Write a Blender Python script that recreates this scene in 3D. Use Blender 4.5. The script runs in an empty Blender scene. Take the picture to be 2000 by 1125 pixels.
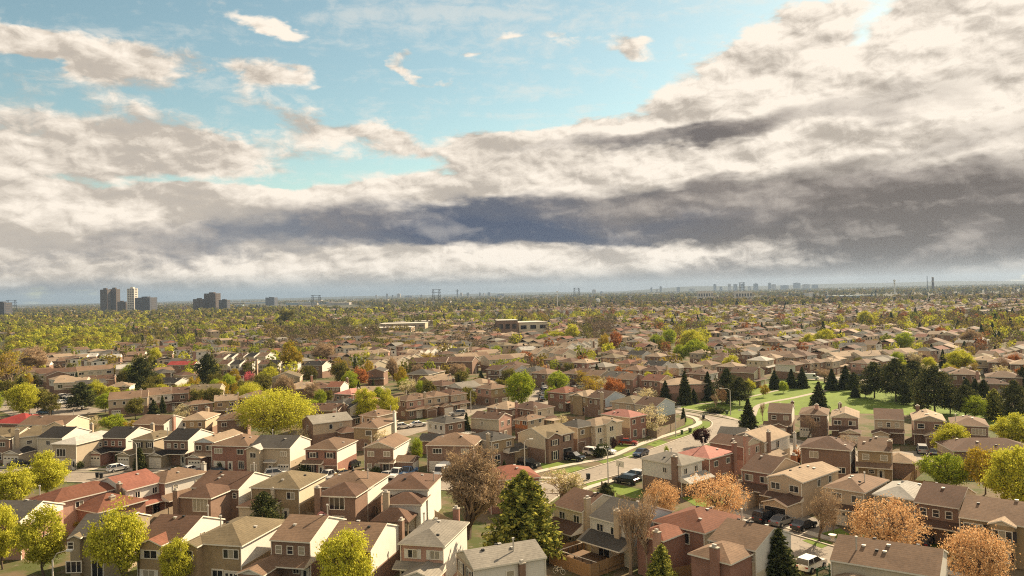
import bpy, math, random
import numpy as np
from mathutils import Matrix, Vector

scn = bpy.context.scene
R = math.radians

# ------------------------------------------------------------------ camera
FPX, CAMH = 1540.0, 35.0            # focal length in pixels of a 2000 px wide frame
PITCH, ROLL = 0.335, -1.29
cam_data = bpy.data.cameras.new('camera')
cam = bpy.data.objects.new('camera', cam_data)
scn.collection.objects.link(cam)
cam_data.sensor_width = 36.0
cam_data.lens = 36.0 * FPX / 2000.0
cam_data.clip_start, cam_data.clip_end = 1.0, 60000.0
CROT = (Matrix.Rotation(R(90 + PITCH), 3, 'X') @ Matrix.Rotation(R(ROLL), 3, 'Z'))
cam.matrix_world = Matrix.Translation((0, 0, CAMH)) @ CROT.to_4x4()
scn.camera = cam

# ------------------------------------------------------------------ sun, sky, exposure
SUN_AZ, SUN_EL = 44.0, 33.0          # azimuth measured to the right of the view axis
sd = Vector((math.sin(R(SUN_AZ)) * math.cos(R(SUN_EL)), math.cos(R(SUN_AZ)) * math.cos(R(SUN_EL)), math.sin(R(SUN_EL))))
sun_data = bpy.data.lights.new('sun', 'SUN')
sun_data.energy, sun_data.angle, sun_data.color = 5.0, R(0.5), (1.0, 0.83, 0.59)
sun = bpy.data.objects.new('sun', sun_data)
scn.collection.objects.link(sun)
sun.rotation_euler = sd.to_track_quat('Z', 'Y').to_euler()
sun.location = (0, 0, 300)

scn.view_settings.view_transform = 'Standard'
scn.view_settings.look = 'None'
scn.view_settings.exposure = 1.24
scn.view_settings.gamma = 1.0
scn.cycles.use_denoising = False
scn.cycles.pixel_filter_type = 'BLACKMAN_HARRIS'
scn.cycles.filter_width = 1.1
scn.cycles.max_bounces = 6
scn.cycles.diffuse_bounces = 2
scn.cycles.transmission_bounces = 2
scn.cycles.glossy_bounces = 2
scn.cycles.transparent_max_bounces = 4
scn.cycles.volume_bounces = 0
scn.cycles.caustics_reflective = False
scn.cycles.caustics_refractive = False

world = bpy.data.worlds.new('World')
scn.world = world
world.use_nodes = True
world.cycles.sampling_method = 'MANUAL'
world.cycles.sample_map_resolution = 512
WT = world.node_tree
WT.nodes.clear()


class X:
    """arithmetic on node sockets"""
    def __init__(s, t, v):
        s.t, s.v = t, v

    def op(s, o, kind, rev=False, clamp=False):
        n = s.t.nodes.new('ShaderNodeMath')
        n.operation = kind
        n.use_clamp = clamp
        a, b = (o, s) if rev else (s, o)
        for k, q in enumerate((a, b)):
            if q is None:
                continue
            if isinstance(q, X):
                q = q.v
            if isinstance(q, (int, float)):
                n.inputs[k].default_value = q
            else:
                s.t.links.new(q, n.inputs[k])
        return X(s.t, n.outputs[0])

    def __add__(s, o): return s.op(o, 'ADD')
    def __radd__(s, o): return s.op(o, 'ADD', True)
    def __sub__(s, o): return s.op(o, 'SUBTRACT')
    def __rsub__(s, o): return s.op(o, 'SUBTRACT', True)
    def __mul__(s, o): return s.op(o, 'MULTIPLY')
    def __rmul__(s, o): return s.op(o, 'MULTIPLY', True)
    def __truediv__(s, o): return s.op(o, 'DIVIDE')
    def clamp(s): return s.op(0.0, 'ADD', clamp=True)
    def exp(s): return s.op(None, 'EXPONENT')
    def maxi(s, o): return s.op(o, 'MAXIMUM')
    def mini(s, o): return s.op(o, 'MINIMUM')

    def smooth(s, a, b):
        n = s.t.nodes.new('ShaderNodeMapRange')
        n.interpolation_type = 'SMOOTHSTEP'
        s.t.links.new(s.v, n.inputs['Value'])
        n.inputs['From Min'].default_value = a
        n.inputs['From Max'].default_value = b
        return X(s.t, n.outputs['Result'])


def build_sky():
    t, ln = WT, WT.links.new
    out = t.nodes.new('ShaderNodeOutputWorld')
    bg = t.nodes.new('ShaderNodeBackground')
    bg.inputs['Strength'].default_value = 0.1
    ln(bg.outputs[0], out.inputs[0])
    sky = t.nodes.new('ShaderNodeTexSky')
    sky.sky_type = 'NISHITA'
    sky.sun_disc = False
    sky.sun_elevation = R(SUN_EL)
    sky.sun_rotation = R(SUN_AZ)
    sky.air_density, sky.dust_density, sky.ozone_density = 1.0, 0.6, 1.5
    tc = t.nodes.new('ShaderNodeTexCoord')
    sp = t.nodes.new('ShaderNodeSeparateXYZ')
    ln(tc.outputs['Generated'], sp.inputs[0])
    dx, dy, dz = (X(t, sp.outputs[k]) for k in range(3))
    az = dx.op(dy, 'ARCTAN2')
    el = dz.mini(0.9999).op(None, 'ARCSINE')
    # cloud-deck coordinates: where the direction meets a flat layer overhead
    den = dz.maxi(0.0) + 0.07
    cx, cy = dx / den, dy / den

    def vec(a, b, c=0.0):
        n = t.nodes.new('ShaderNodeCombineXYZ')
        a, b = a + c * 1.7, b + c * 2.3     # c shifts one texture against another
        for k, q in enumerate((a, b)):
            if isinstance(q, X):
                ln(q.v, n.inputs[k])
            else:
                n.inputs[k].default_value = q
        return n.outputs[0]

    def noise(v, scale, detail=6, rough=0.55, dist=0.0, col=False):
        n = t.nodes.new('ShaderNodeTexNoise')
        n.noise_dimensions = '2D'
        ln(v, n.inputs['Vector'])
        n.inputs['Scale'].default_value = scale
        n.inputs['Detail'].default_value = detail
        n.inputs['Roughness'].default_value = rough
        n.inputs['Distortion'].default_value = dist
        return n.outputs['Color'] if col else X(t, n.outputs[0])

    def billow(v, scale, detail=2.0, rough=0.5):
        n = t.nodes.new('ShaderNodeTexVoronoi')
        n.voronoi_dimensions = '2D'
        n.feature = 'F1'
        n.normalize = True
        ln(v, n.inputs['Vector'])
        n.inputs['Scale'].default_value = scale
        n.inputs['Detail'].default_value = detail
        n.inputs['Roughness'].default_value = rough
        return 1.0 - X(t, n.outputs['Distance'])

    deck = vec(cx, cy, 0.0)
    ang = vec(az * 1.0, el * 2.6, 0.0)
    wn = t.nodes.new('ShaderNodeSeparateColor')
    ln(noise(ang, 5.0, 5, 0.6, col=True), wn.inputs[0])
    wx, wy = X(t, wn.outputs[0]) - 0.5, X(t, wn.outputs[1]) - 0.5
    U = az + wx * 0.16
    V = el + wy * 0.075

    def P(px, py):
        a = (px - 1000) / FPX
        b = (571.5 - 0.0225 * (px - 1000) - py) / FPX
        return math.atan(a), math.atan(b * math.cos(math.atan(a)))

    def blob(px, py, rx, ry, tilt=0.0, uu=None, vv=None):
        u0, v0 = P(px, py)
        a = ((uu or U) - u0)
        b = ((vv or V) - v0)
        if tilt:
            c, s = math.cos(R(tilt)), math.sin(R(tilt))
            a, b = a * c + b * s, b * c - a * s
        a = a * (FPX / rx)
        b = b * (FPX / ry)
        return ((a * a + b * b) * -1.0).exp()

    n1 = noise(deck, 0.62, 8, 0.58, 0.3)
    n2 = noise(ang, 7.0, 8, 0.6, 0.4)
    n3 = noise(vec(az * 1.0, el * 1.9, 3.7), 30.0, 8, 0.65, 0.3)
    wu, wv = az + wx * 0.05, el + wy * 0.03
    bl = billow(vec(wu, wv * 1.9, 2.0), 11.0)
    tex = n1 * 0.30 + n2 * 0.30 + n3 * 0.25 + bl * 0.22

    # cover: where the broken cloud stands
    cov = el.smooth(0.40, 0.62) * 1.0 - 0.97  # overhead cloud out of frame, added to warm the ambient light
    for px, py, rx, ry, tl, w in [
            (60, 275, 400, 105, 4, 1.10), (380, 300, 190, 40, -4, .75), (20, 60, 130, 42, -3, 1.12), (160, 110, 230, 40, -8, 0.96), (330, 120, 90, 26, -12, .4),
            (540, 138, 140, 40, -6, 1.13), (620, 165, 90, 22, -8, 0.57), (470, 20, 120, 22, -8, 1.06), (555, 42, 60, 12, -10, 0.69), (640, 258, 160, 34, -4, 1.06), (780, 275, 60, 18, 0, 0.57), (800, 105, 62, 28, -38, 1.06), (838, 152, 80, 14, -16, 0.99),
            (930, 95, 42, 14, 6, 0.99), (1245, 98, 80, 34, -4, 1.30), (1105, 70, 60, 16, -4, 0.87), (1010, 75, 36, 11, 0, 0.84), (1480, 95, 150, 48, 12, 1.36), (1560, 40, 110, 34, 6, 1.06), (1640, 60, 60, 30, 0, 0.57),
            (1890, 20, 170, 62, 14, 1.42), (1700, 185, 500, 80, 8, 1.45), (1330, 190, 130, 62, 10, .80), (1010, 270, 150, 34, 6, .95), (1350, 270, 420, 66, 5, 1.15),
            (1950, 220, 400, 190, 0, 1.4), (1000, 482, 2600, 112, 1.3, 2.1), (260, 400, 640, 50, 2, .75), (1500, 400, 900, 130, 4, 1.0),
            (400, 175, 46, 46, 0, -.75), (735, 185, 90, 60, 0, -.75), (70, 120, 70, 14, -12, -.8), (260, 30, 130, 26, 0, -.7), (850, 300, 60, 30, 0, -.5), (450, 245, 60, 22, 0, -.5), (1720, 62, 80, 34, 10, -.9), (1330, 45, 80, 46, 0, -.9), (1352, 150, 46, 40, 0, -.75), (1120, 190, 110, 60, 0, -.6), (1230, 160, 60, 40, 0, -.4), (330, 350, 260, 15, 1, -.55), (560, 338, 240, 20, 1, -.35), (760, 318, 160, 16, 0, -.3), (1800, 95, 120, 26, 10, -.55), (1150, 160, 90, 40, 0, -.3)]:
        cov = cov + blob(px, py, rx, ry, tl) * w
    cov = cov + (1.0 - dy.smooth(-0.35, 0.30)) * 0.8  # unseen cloud cover added behind the camera as warm fill light
    alpha = (cov + (tex - 0.52) * 2.9).smooth(-0.20, 0.36)
    thick = (cov + (tex - 0.5) * 1.5).smooth(0.05, 1.1)

    # how much of the deck is seen from its shaded underside
    dark = blob(1000, 440, 20, 20) * 0.0
    for px, py, rx, ry, tl, w in [
            (1330, 412, 430, 58, 0, 1.2), (870, 432, 180, 48, 2, .95), (1120, 445, 420, 40, 1, .6), (1800, 412, 420, 84, 0, .95), (1900, 245, 330, 70, 6, .45),
            (1800, 470, 420, 55, 2, .75), (560, 455, 330, 38, 3, .5), (330, 478, 360, 22, 3, .42), (1290, 268, 170, 24, 4, .62), (1640, 212, 330, 36, 8, .48),
            (1400, 265, 90, 22, 3, .4), (60, 235, 260, 50, 3, .22), (1140, 285, 160, 16, 3, .35), (120, 520, 400, 18, 2, .3), (1550, 500, 330, 18, 2, .35),
            (700, 520, 700, 14, 1, .12), (1000, 552, 2600, 20, 1.3, .55), (775, 433, 36, 9, 0, -.8), (880, 437, 34, 8, 0, -.5), (1625, 372, 40, 18, 0, -.4), (950, 372, 140, 20, 4, -.45),
            (1250, 312, 340, 17, 3, -.75), (1560, 285, 280, 22, 7, -.75), (1850, 312, 180, 14, 5, -.35), (1250, 232, 300, 18, 5, -.4), (1870, 430, 200, 16, 4, -.35), (1030, 415, 60, 26, 20, -.3), (1900, 90, 260, 26, 14, -.2)]:
        dark = dark + blob(px, py, rx, ry, tl) * w
    behind = 1.0 - dy.smooth(-0.35, 0.30)      # unseen bright cloud added behind the camera to fill camera-facing walls
    dark = dark + el.smooth(0.42, 0.70) * 0.40 - behind * 0.8  # greys the added overhead cloud to hold its ambient light down
    # flat, sharp underside of the big bank with the lit deck showing below it
    u1, vb = P(1000, 474)
    under = (V * 0.35 + el * 0.65 - vb - az * 0.012).smooth(-0.006, 0.004)
    window = az.smooth(P(640, 0)[0], P(800, 0)[0]) * (1.0 - az.smooth(P(1450, 0)[0], P(1850, 0)[0]) * 0.75)
    lowlit = (1.0 - under) * (el - P(1000, 545)[1]).smooth(-0.006, 0.012)
    puff = bl * 0.6 + n3 * 0.4
    soft_n = noise(vec(az * 0.9, el * 2.6, 5.5), 6.0, 4, 0.5, 0.25)
    dark = dark - lowlit * window * 0.55 + lowlit * (0.60 - puff) * 2.6
    d = (dark + (soft_n - 0.5) * 0.9 + (puff - 0.58) * 0.9).smooth(0.10, 1.1)
    # sunlit side of the billows: compare the texture with a sample nearer the sun
    sns = noise(vec(az * 0.9 + 0.030, el * 2.6 + 0.045, 5.5), 6.0, 4, 0.5, 0.25)
    pfs = billow(vec(wu + 0.008, (wv + 0.012) * 1.9, 2.0), 11.0) * 0.6 + noise(vec(az * 1.0 + 0.004, el * 1.9 + 0.010, 3.7), 30.0, 8, 0.65, 0.3) * 0.4
    rim = ((soft_n - sns) * 1.5 + (puff - pfs) * 2.6)

    def mixc(f, a, b):
        n = t.nodes.new('ShaderNodeMix')
        n.data_type = 'RGBA'
        if isinstance(f, X):
            ln(f.v, n.inputs[0])
        else:
            n.inputs[0].default_value = f
        for k, q in ((6, a), (7, b)):
            if isinstance(q, tuple):
                n.inputs[k].default_value = (*q, 1)
            else:
                ln(q, n.inputs[k])
        return n.outputs[2]

    S = 10.0 * 0.455
    bright = tuple(S * c for c in (0.97, 0.865, 0.735))
    soft = tuple(S * c for c in (0.56, 0.49, 0.41))
    shade = tuple(S * c for c in (0.155, 0.128, 0.112))
    blue = tuple(S * c for c in (0.075, 0.095, 0.150))
    lit = mixc((0.66 + rim * 1.6 + az * 0.55 - thick * 0.12).clamp(), soft, bright)
    warm = az.smooth(-0.35, 0.3)
    shd = mixc(warm * 0.75 + blob(1900, 350, 500, 250) * 0.3, tuple(S * c for c in (0.195, 0.205, 0.235)), shade)
    shd = mixc((soft_n.smooth(.42, .62) * 0.55 + rim * 0.8).clamp(), shd, tuple(S * c for c in (0.30, 0.255, 0.225)))
    shd = mixc((blob(870, 435, 190, 50) + blob(1080, 455, 260, 22) * 0.8).clamp(), shd, blue)
    cloud = mixc((d - rim * 0.30).clamp(), lit, shd)
    # distant air just above the horizon
    air = mixc(az.smooth(-0.4, 0.5), tuple(S * c for c in (0.185, 0.24, 0.275)), tuple(S * c for c in (0.35, 0.315, 0.28)))
    cloud = mixc((1.0 - el.smooth(0.002, 0.034)) * 0.93, cloud, air)
    tint = t.nodes.new('ShaderNodeMix')
    tint.data_type, tint.blend_type = 'RGBA', 'MULTIPLY'
    tint.inputs[0].default_value = 1.0
    ln(sky.outputs[0], tint.inputs[6])
    
    tint.inputs[7].default_value = (0.62, 0.64, 0.485, 1)
    n5 = noise(vec(cx * 0.8, cy * 1.6, 6.1), 1.5, 7, 0.62, 0.4)
    veil = (n5 * 0.6 + n3 * 0.4).smooth(0.47, 0.68) * 0.42 * (1.0 - el.smooth(0.36, 0.50))
    thin = mixc(veil, tint.outputs[2], tuple(S * c for c in (0.86, 0.80, 0.71)))
    final = mixc(alpha, thin, cloud)
    ln(final, bg.inputs['Color'])


build_sky()

# ------------------------------------------------------------------ helpers
rng = random.Random(7)
nrg = np.random.default_rng(7)
COL = scn.collection


def s2l(c):
    return tuple((x / 12.92 if x <= 0.04045 else ((x + 0.055) / 1.055) ** 2.4) for x in c)


def ray(px, py):
    return CROT @ Vector(((px - 1000) / FPX, (562.5 - py) / FPX, -1.0))


def g(px, py, z=0.0):
    """photo pixel -> point of the world at height z"""
    d = ray(px, py)
    k = (z - CAMH) / d.z
    return Vector((d.x * k, d.y * k, z))


CINV = CROT.inverted()


def proj(p):
    v = CINV @ (Vector(p) - Vector((0, 0, CAMH)))
    return (1000 + FPX * v.x / -v.z, 562.5 - FPX * v.y / -v.z)


def at_dist(px, Y, z=0.0):
    """point at depth Y under photo column px"""
    yh = 571.5 - 0.0225 * (px - 1000)
    return g(px, yh + FPX * (CAMH - z) / Y, z) if z < CAMH - 0.5 else Vector(((px - 1000) / FPX * Y, Y, z))


class MB:
    def __init__(s):
        s.v, s.f, s.m = [], [], []

    def poly(s, pts, mi=0):
        n = len(s.v)
        s.v += [tuple(p) for p in pts]
        s.f.append(tuple(range(n, n + len(pts))))
        s.m.append(mi)

    def box(s, x0, x1, y0, y1, z0, z1, mi=0, M=None):
        n = len(s.v)
        P = [(x0, y0, z0), (x1, y0, z0), (x1, y1, z0), (x0, y1, z0), (x0, y0, z1), (x1, y0, z1), (x1, y1, z1), (x0, y1, z1)]
        if M is not None:
            P = [tuple(M @ Vector(p)) for p in P]
        s.v += P
        for q in ((0, 3, 2, 1), (4, 5, 6, 7), (0, 1, 5, 4), (1, 2, 6, 5), (2, 3, 7, 6), (3, 0, 4, 7)):
            s.f.append(tuple(n + k for k in q))
            s.m.append(mi)

    def tube(s, pts, r, n=6, mi=0, r2=None, cap=True):
        """tapered tube through pts"""
        pts = [Vector(p) for p in pts]
        r2 = r if r2 is None else r2
        base = len(s.v)
        L = len(pts)
        for i, p in enumerate(pts):
            d = (pts[min(i + 1, L - 1)] - pts[max(i - 1, 0)]).normalized()
            a = d.cross(Vector((0, 0, 1)) if abs(d.z) < 0.9 else Vector((1, 0, 0))).normalized()
            b = d.cross(a)
            rr = r + (r2 - r) * i / max(L - 1, 1)
            for k in range(n):
                t = 2 * math.pi * k / n
                s.v.append(tuple(p + a * math.cos(t) * rr + b * math.sin(t) * rr))
        for i in range(L - 1):
            for k in range(n):
                a, b = base + i * n + k, base + i * n + (k + 1) % n
                s.f.append((a, b, b + n, a + n))
                s.m.append(mi)
        if cap:
            s.f.append(tuple(base + k for k in range(n))[::-1])
            s.m.append(mi)
            s.f.append(tuple(base + (L - 1) * n + k for k in range(n)))
            s.m.append(mi)

    def mesh(s, name, mats):
        me = bpy.data.meshes.new(name)
        me.from_pydata(s.v, [], s.f)
        for m in mats:
            me.materials.append(m)
        if len(mats) > 1:
            me.polygons.foreach_set('material_index', s.m)
        me.update()
        return me

    def build(s, name, mats, parent=None, M=None):
        return link(name, s.mesh(name, mats if isinstance(mats, (list, tuple)) else [mats]), parent, M)


def link(name, me, parent=None, M=None):
    o = bpy.data.objects.new(name, me)
    COL.objects.link(o)
    if parent is not None:
        o.parent = parent
    if M is not None:
        o.matrix_local = M
    return o


def quads_mesh(name, V, mats, mi=None):
    """V: (n,4,3) array of quads -> mesh"""
    n = len(V)
    me = bpy.data.meshes.new(name)
    me.vertices.add(n * 4)
    me.vertices.foreach_set('co', V.reshape(-1).astype(np.float32))
    me.loops.add(n * 4)
    me.loops.foreach_set('vertex_index', np.arange(n * 4, dtype=np.int32))
    me.polygons.add(n)
    me.polygons.foreach_set('loop_start', np.arange(0, n * 4, 4, dtype=np.int32))
    me.polygons.foreach_set('loop_total', np.full(n, 4, dtype=np.int32))
    for m in mats:
        me.materials.append(m)
    if mi is not None:
        me.polygons.foreach_set('material_index', mi.astype(np.int32))
    me.update(calc_edges=True)
    return me


THINGS = []


def tag(o, label, cat, group=None):
    o['label'], o['category'] = label, cat
    if group:
        o['group'] = group
    THINGS.append(o)
    return o


def empty(name, loc, rz=0.0):
    o = bpy.data.objects.new(name, None)
    o.empty_display_size = 0.5
    COL.objects.link(o)
    o.location = loc
    o.rotation_euler = (0, 0, rz)
    return o


def struct(o):
    o['kind'] = 'structure'
    return o


# ------------------------------------------------------------------ materials
MATS = {}


def mat(name, col, rough=0.85, var=0.25, scale=3.0, scale2=0.0, stripe=0.0, stripe_h=0.25, objvar=0.0, metal=0.0, spec=0.3, trans=0.0, bump=0.0, detail=4.0):
    """procedural material: base colour broken up by noise, optional courses of siding or shingle"""
    if name in MATS:
        return MATS[name]
    m = bpy.data.materials.new(name)
    m.use_nodes = True
    t = m.node_tree
    b = t.nodes['Principled BSDF']
    b.inputs['Roughness'].default_value = rough
    b.inputs['Metallic'].default_value = metal
    b.inputs['Specular IOR Level'].default_value = spec
    tc = t.nodes.new('ShaderNodeTexCoord')
    nz = t.nodes.new('ShaderNodeTexNoise')
    nz.inputs['Scale'].default_value = scale
    nz.inputs['Detail'].default_value = detail
    nz.inputs['Roughness'].default_value = 0.65
    t.links.new(tc.outputs['Object'], nz.inputs['Vector'])
    f = (X(t, nz.outputs[0]) - 0.5) * (2.0 * var) + 1.0
    if scale2:
        n2 = t.nodes.new('ShaderNodeTexNoise')
        n2.inputs['Scale'].default_value = scale2
        n2.inputs['Detail'].default_value = 3
        t.links.new(tc.outputs['Object'], n2.inputs['Vector'])
        f = f * ((X(t, n2.outputs[0]) - 0.5) * (1.6 * var) + 1.0)
    if stripe:
        sp = t.nodes.new('ShaderNodeSeparateXYZ')
        t.links.new(tc.outputs['Object'], sp.inputs[0])
        z = X(t, sp.outputs[2]) / stripe_h
        fr = z.op(None, 'FRACT')
        f = f * (1.0 - (fr - 0.78).op(0.0, 'GREATER_THAN') * stripe)
    if objvar:
        oi = t.nodes.new('ShaderNodeObjectInfo')
        f = f * (1.0 + (X(t, oi.outputs['Random']) - 0.5) * (2 * objvar))
    mx = t.nodes.new('ShaderNodeVectorMath')
    mx.operation = 'SCALE'
    mx.inputs[0].default_value = col
    t.links.new(f.v, mx.inputs['Scale'])
    t.links.new(mx.outputs[0], b.inputs['Base Color'])
    if bump:
        bp = t.nodes.new('ShaderNodeBump')
        bp.inputs['Strength'].default_value = bump
        bp.inputs['Distance'].default_value = 0.05
        t.links.new(nz.outputs[0], bp.inputs['Height'])
        t.links.new(bp.outputs[0], b.inputs['Normal'])
    if trans:
        tr = t.nodes.new('ShaderNodeBsdfTranslucent')
        df = t.nodes.new('ShaderNodeBsdfDiffuse')
        t.links.new(mx.outputs[0], tr.inputs['Color'])
        t.links.new(mx.outputs[0], df.inputs['Color'])
        ms = t.nodes.new('ShaderNodeMixShader')
        ms.inputs[0].default_value = trans
        t.links.new(df.outputs[0], ms.inputs[1])
        t.links.new(tr.outputs[0], ms.inputs[2])
        t.links.new(ms.outputs[0], t.nodes['Material Output'].inputs['Surface'])
    MATS[name] = m
    return m


ROOF = {k: mat('roof_' + k, c, 0.9, 0.52, 2.6, 0.30, stripe=0.22, stripe_h=0.11, objvar=0.16, spec=0.15, detail=8) for k, c in {
    'brown': (.165, .104, .066), 'dkbrown': (.105, .059, .038), 'black': (.027, .023, .020), 'grey': (.210, .185, .150), 'ltgrey': (.36, .33, .285),
    'tan': (.285, .205, .135), 'redbrown': (.170, .070, .042), 'red': (.215, .085, .058), 'pink': (.38, .165, .128), 'olive': (.160, .122, .072), 'dkgrey': (.072, .063, .053), 'crimson': (.26, .040, .034), 'rust': (.190, .070, .043)}.items()}
WALL = {k: mat('wall_' + k, c, 0.85, 0.10, 1.2, 0.3, stripe=0.10, stripe_h=0.21, objvar=0.03, spec=0.25) for k, c in {
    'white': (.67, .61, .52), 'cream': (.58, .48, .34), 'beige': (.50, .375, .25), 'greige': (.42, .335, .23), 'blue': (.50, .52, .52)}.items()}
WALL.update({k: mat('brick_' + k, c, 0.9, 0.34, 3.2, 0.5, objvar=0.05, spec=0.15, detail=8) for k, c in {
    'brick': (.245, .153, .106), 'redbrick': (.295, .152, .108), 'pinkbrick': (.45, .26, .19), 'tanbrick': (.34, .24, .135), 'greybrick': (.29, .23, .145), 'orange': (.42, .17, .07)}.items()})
TRIM = mat('white_trim', (.72, .64, .52), 0.6, 0.06)
TRIMB = mat('brown_trim', (.10, .065, .045), 0.6, 0.1)
GLASS = mat('window_glass', (.022, .022, .024), 0.08, 0.3, 1.5, spec=0.6)
GLASS2 = mat('curtained_glass', (.34, .29, .21), 0.25, 0.35, 2.0, spec=0.5)
DOORM = mat('garage_white', (.66, .58, .46), 0.6, 0.06, stripe=0.18, stripe_h=0.52)
DOORB = mat('garage_brown', (.17, .10, .062), 0.6, 0.1, stripe=0.18, stripe_h=0.52)
DOORD = mat('open_garage_shade', (.02, .017, .014), 0.8)  # near-black panel colour painted as the shade inside an open garage
SHUT = mat('dark_shutter', (.035, .026, .024), 0.7)
SHUTW = mat('white_shutter', (.66, .60, .50), 0.7)
METAL = mat('galvanised_pipe', (.55, .50, .43), 0.45, 0.1, metal=0.3)
DARKM = mat('dark_metal', (.03, .028, .026), 0.5)
CONC = mat('concrete', (.42, .36, .28), 0.9, 0.16, 0.8, 6.0)
ASPH = mat('asphalt', (.235, .192, .146), 0.9, 0.34, 0.16, 1.4, detail=10)


def crack(m, scale=.22, width=.018, dark=.55):
    """tar-filled cracks: dark lines along the edges of irregular cells"""
    t = m.node_tree
    b = t.nodes['Principled BSDF']
    src = b.inputs['Base Color'].links[0].from_socket
    tc = t.nodes.new('ShaderNodeTexCoord')
    nz = t.nodes.new('ShaderNodeTexNoise')
    nz.inputs['Scale'].default_value = .5
    t.links.new(tc.outputs['Object'], nz.inputs['Vector'])
    ad = t.nodes.new('ShaderNodeVectorMath')
    ad.operation = 'MULTIPLY_ADD'
    t.links.new(nz.outputs['Color'], ad.inputs[0])
    ad.inputs[1].default_value = (3, 3, 0)
    t.links.new(tc.outputs['Object'], ad.inputs[2])
    vo = t.nodes.new('ShaderNodeTexVoronoi')
    vo.voronoi_dimensions = '2D'
    vo.feature = 'DISTANCE_TO_EDGE'
    vo.inputs['Scale'].default_value = scale
    t.links.new(ad.outputs[0], vo.inputs['Vector'])
    f = X(t, vo.outputs['Distance']).smooth(0.0, width) * dark + (1 - dark)
    mx = t.nodes.new('ShaderNodeVectorMath')
    mx.operation = 'SCALE'
    t.links.new(src, mx.inputs[0])
    t.links.new(f.v, mx.inputs['Scale'])
    t.links.new(mx.outputs[0], b.inputs['Base Color'])


crack(ASPH)
PATHM = mat('path_asphalt', (.30, .25, .19), 0.9, 0.2, 0.5, 3.0)
DRIVE = mat('driveway_asphalt', (.20, .165, .128), 0.9, 0.25, 0.4, 3.0, detail=8)
WOOD = mat('fence_wood', (.30, .17, .075), 0.85, 0.3, 1.5, 9.0)
WOODG = mat('weathered_fence_wood', (.27, .20, .13), 0.85, 0.3, 1.5, 9.0)
GRASS = mat('lawn_grass', (.125, .165, .028), 0.95, 0.35, 0.25, 2.5, spec=0.1, detail=8)
GRASSP = mat('park_grass', (.135, .180, .030), 0.95, 0.45, 0.05, 0.5, spec=0.1, detail=8)
HYDRO = mat('pole_wood', (.32, .24, .16), 0.9, 0.15)

ground_mat = bpy.data.materials.new('ground')
ground_mat.use_nodes = True


def build_ground_mat():
    t = ground_mat.node_tree
    b = t.nodes['Principled BSDF']
    b.inputs['Roughness'].default_value = 0.95
    b.inputs['Specular IOR Level'].default_value = 0.1
    tc = t.nodes.new('ShaderNodeTexCoord')

    def nz(scale, det=6):
        n = t.nodes.new('ShaderNodeTexNoise')
        n.inputs['Scale'].default_value = scale
        n.inputs['Detail'].default_value = det
        n.inputs['Roughness'].default_value = 0.6
        t.links.new(tc.outputs['Object'], n.inputs['Vector'])
        return X(t, n.outputs[0])

    def mixc(f, a, bb):
        n = t.nodes.new('ShaderNodeMix')
        n.data_type = 'RGBA'
        t.links.new(f.v, n.inputs[0])
        for k, q in ((6, a), (7, bb)):
            if isinstance(q, tuple):
                n.inputs[k].default_value = (*q, 1)
            else:
                t.links.new(q, n.inputs[k])
        return n.outputs[2]
    near = mixc(nz(0.13).smooth(.42, .58), (.075, .085, .026), (.145, .105, .062))
    near = mixc(nz(0.9).smooth(.55, .72), near, (.19, .15, .105))
    far = mixc(nz(0.004).smooth(.42, .6), (.050, .052, .022), (.10, .078, .05))
    ge = t.nodes.new('ShaderNodeSeparateXYZ')
    t.links.new(tc.outputs['Object'], ge.inputs[0])
    f = X(t, ge.outputs[1]).smooth(350, 900)
    t.links.new(mixc(f, near, far), b.inputs['Base Color'])


build_ground_mat()


# ------------------------------------------------------------------ ground, roads, park
def grid_ground():
    xs = [-13500, -8000, -4000, -2000, -1000, -500, -250, -120, -50, 0, 50, 120, 250, 500, 1000, 2000, 4000, 8000, 13500]
    ys = [-1500, -300, -60, 0, 50, 100, 150, 200, 260, 330, 420, 560, 760, 1100, 1700, 2600, 4200, 7000, 10000, 13500]
    b = MB()
    b.v = [(x, y, 0.0) for y in ys for x in xs]
    n = len(xs)
    for j in range(len(ys) - 1):
        for i in range(n - 1):
            b.f.append((j * n + i, j * n + i + 1, (j + 1) * n + i + 1, (j + 1) * n + i))
            b.m.append(0)
    struct(b.build('ground', ground_mat))


grid_ground()


def flat(name, pix, m, z, kind='structure'):
    b = MB()
    b.poly([g(*p) + Vector((0, 0, z)) for p in pix])
    o = b.build(name, m)
    nrm = o.data.polygons[0].normal.z
    if nrm < 0:
        o.data.flip_normals()
    if kind:
        o['kind'] = kind
    return o


def strip_pts(pts, w):
    pts = [Vector((p[0], p[1], 0)) for p in pts]
    L, Rr = [], []
    for i, p in enumerate(pts):
        d = (pts[min(i + 1, len(pts) - 1)] - pts[max(i - 1, 0)]).normalized()
        n = Vector((-d.y, d.x, 0)) * (w / 2)
        L.append(p + n)
        Rr.append(p - n)
    return L, Rr


def strip(name, pts, w, m, z0, z1=None):
    """flat ribbon (or raised kerb) along world points"""
    L, Rr = strip_pts(pts, w)
    b = MB()
    zz = z1 if z1 is not None else z0
    up = Vector((0, 0, zz))
    for i in range(len(L) - 1):
        b.poly([Rr[i] + up, Rr[i + 1] + up, L[i + 1] + up, L[i] + up])
        if z1 is not None:
            lo = Vector((0, 0, z0))
            b.poly([Rr[i] + lo, Rr[i + 1] + lo, Rr[i + 1] + up, Rr[i] + up])
            b.poly([L[i + 1] + lo, L[i] + lo, L[i] + up, L[i + 1] + up])
    return struct(b.build(name, m))


def pp(*pix):
    return [g(*p) for p in pix]


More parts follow.
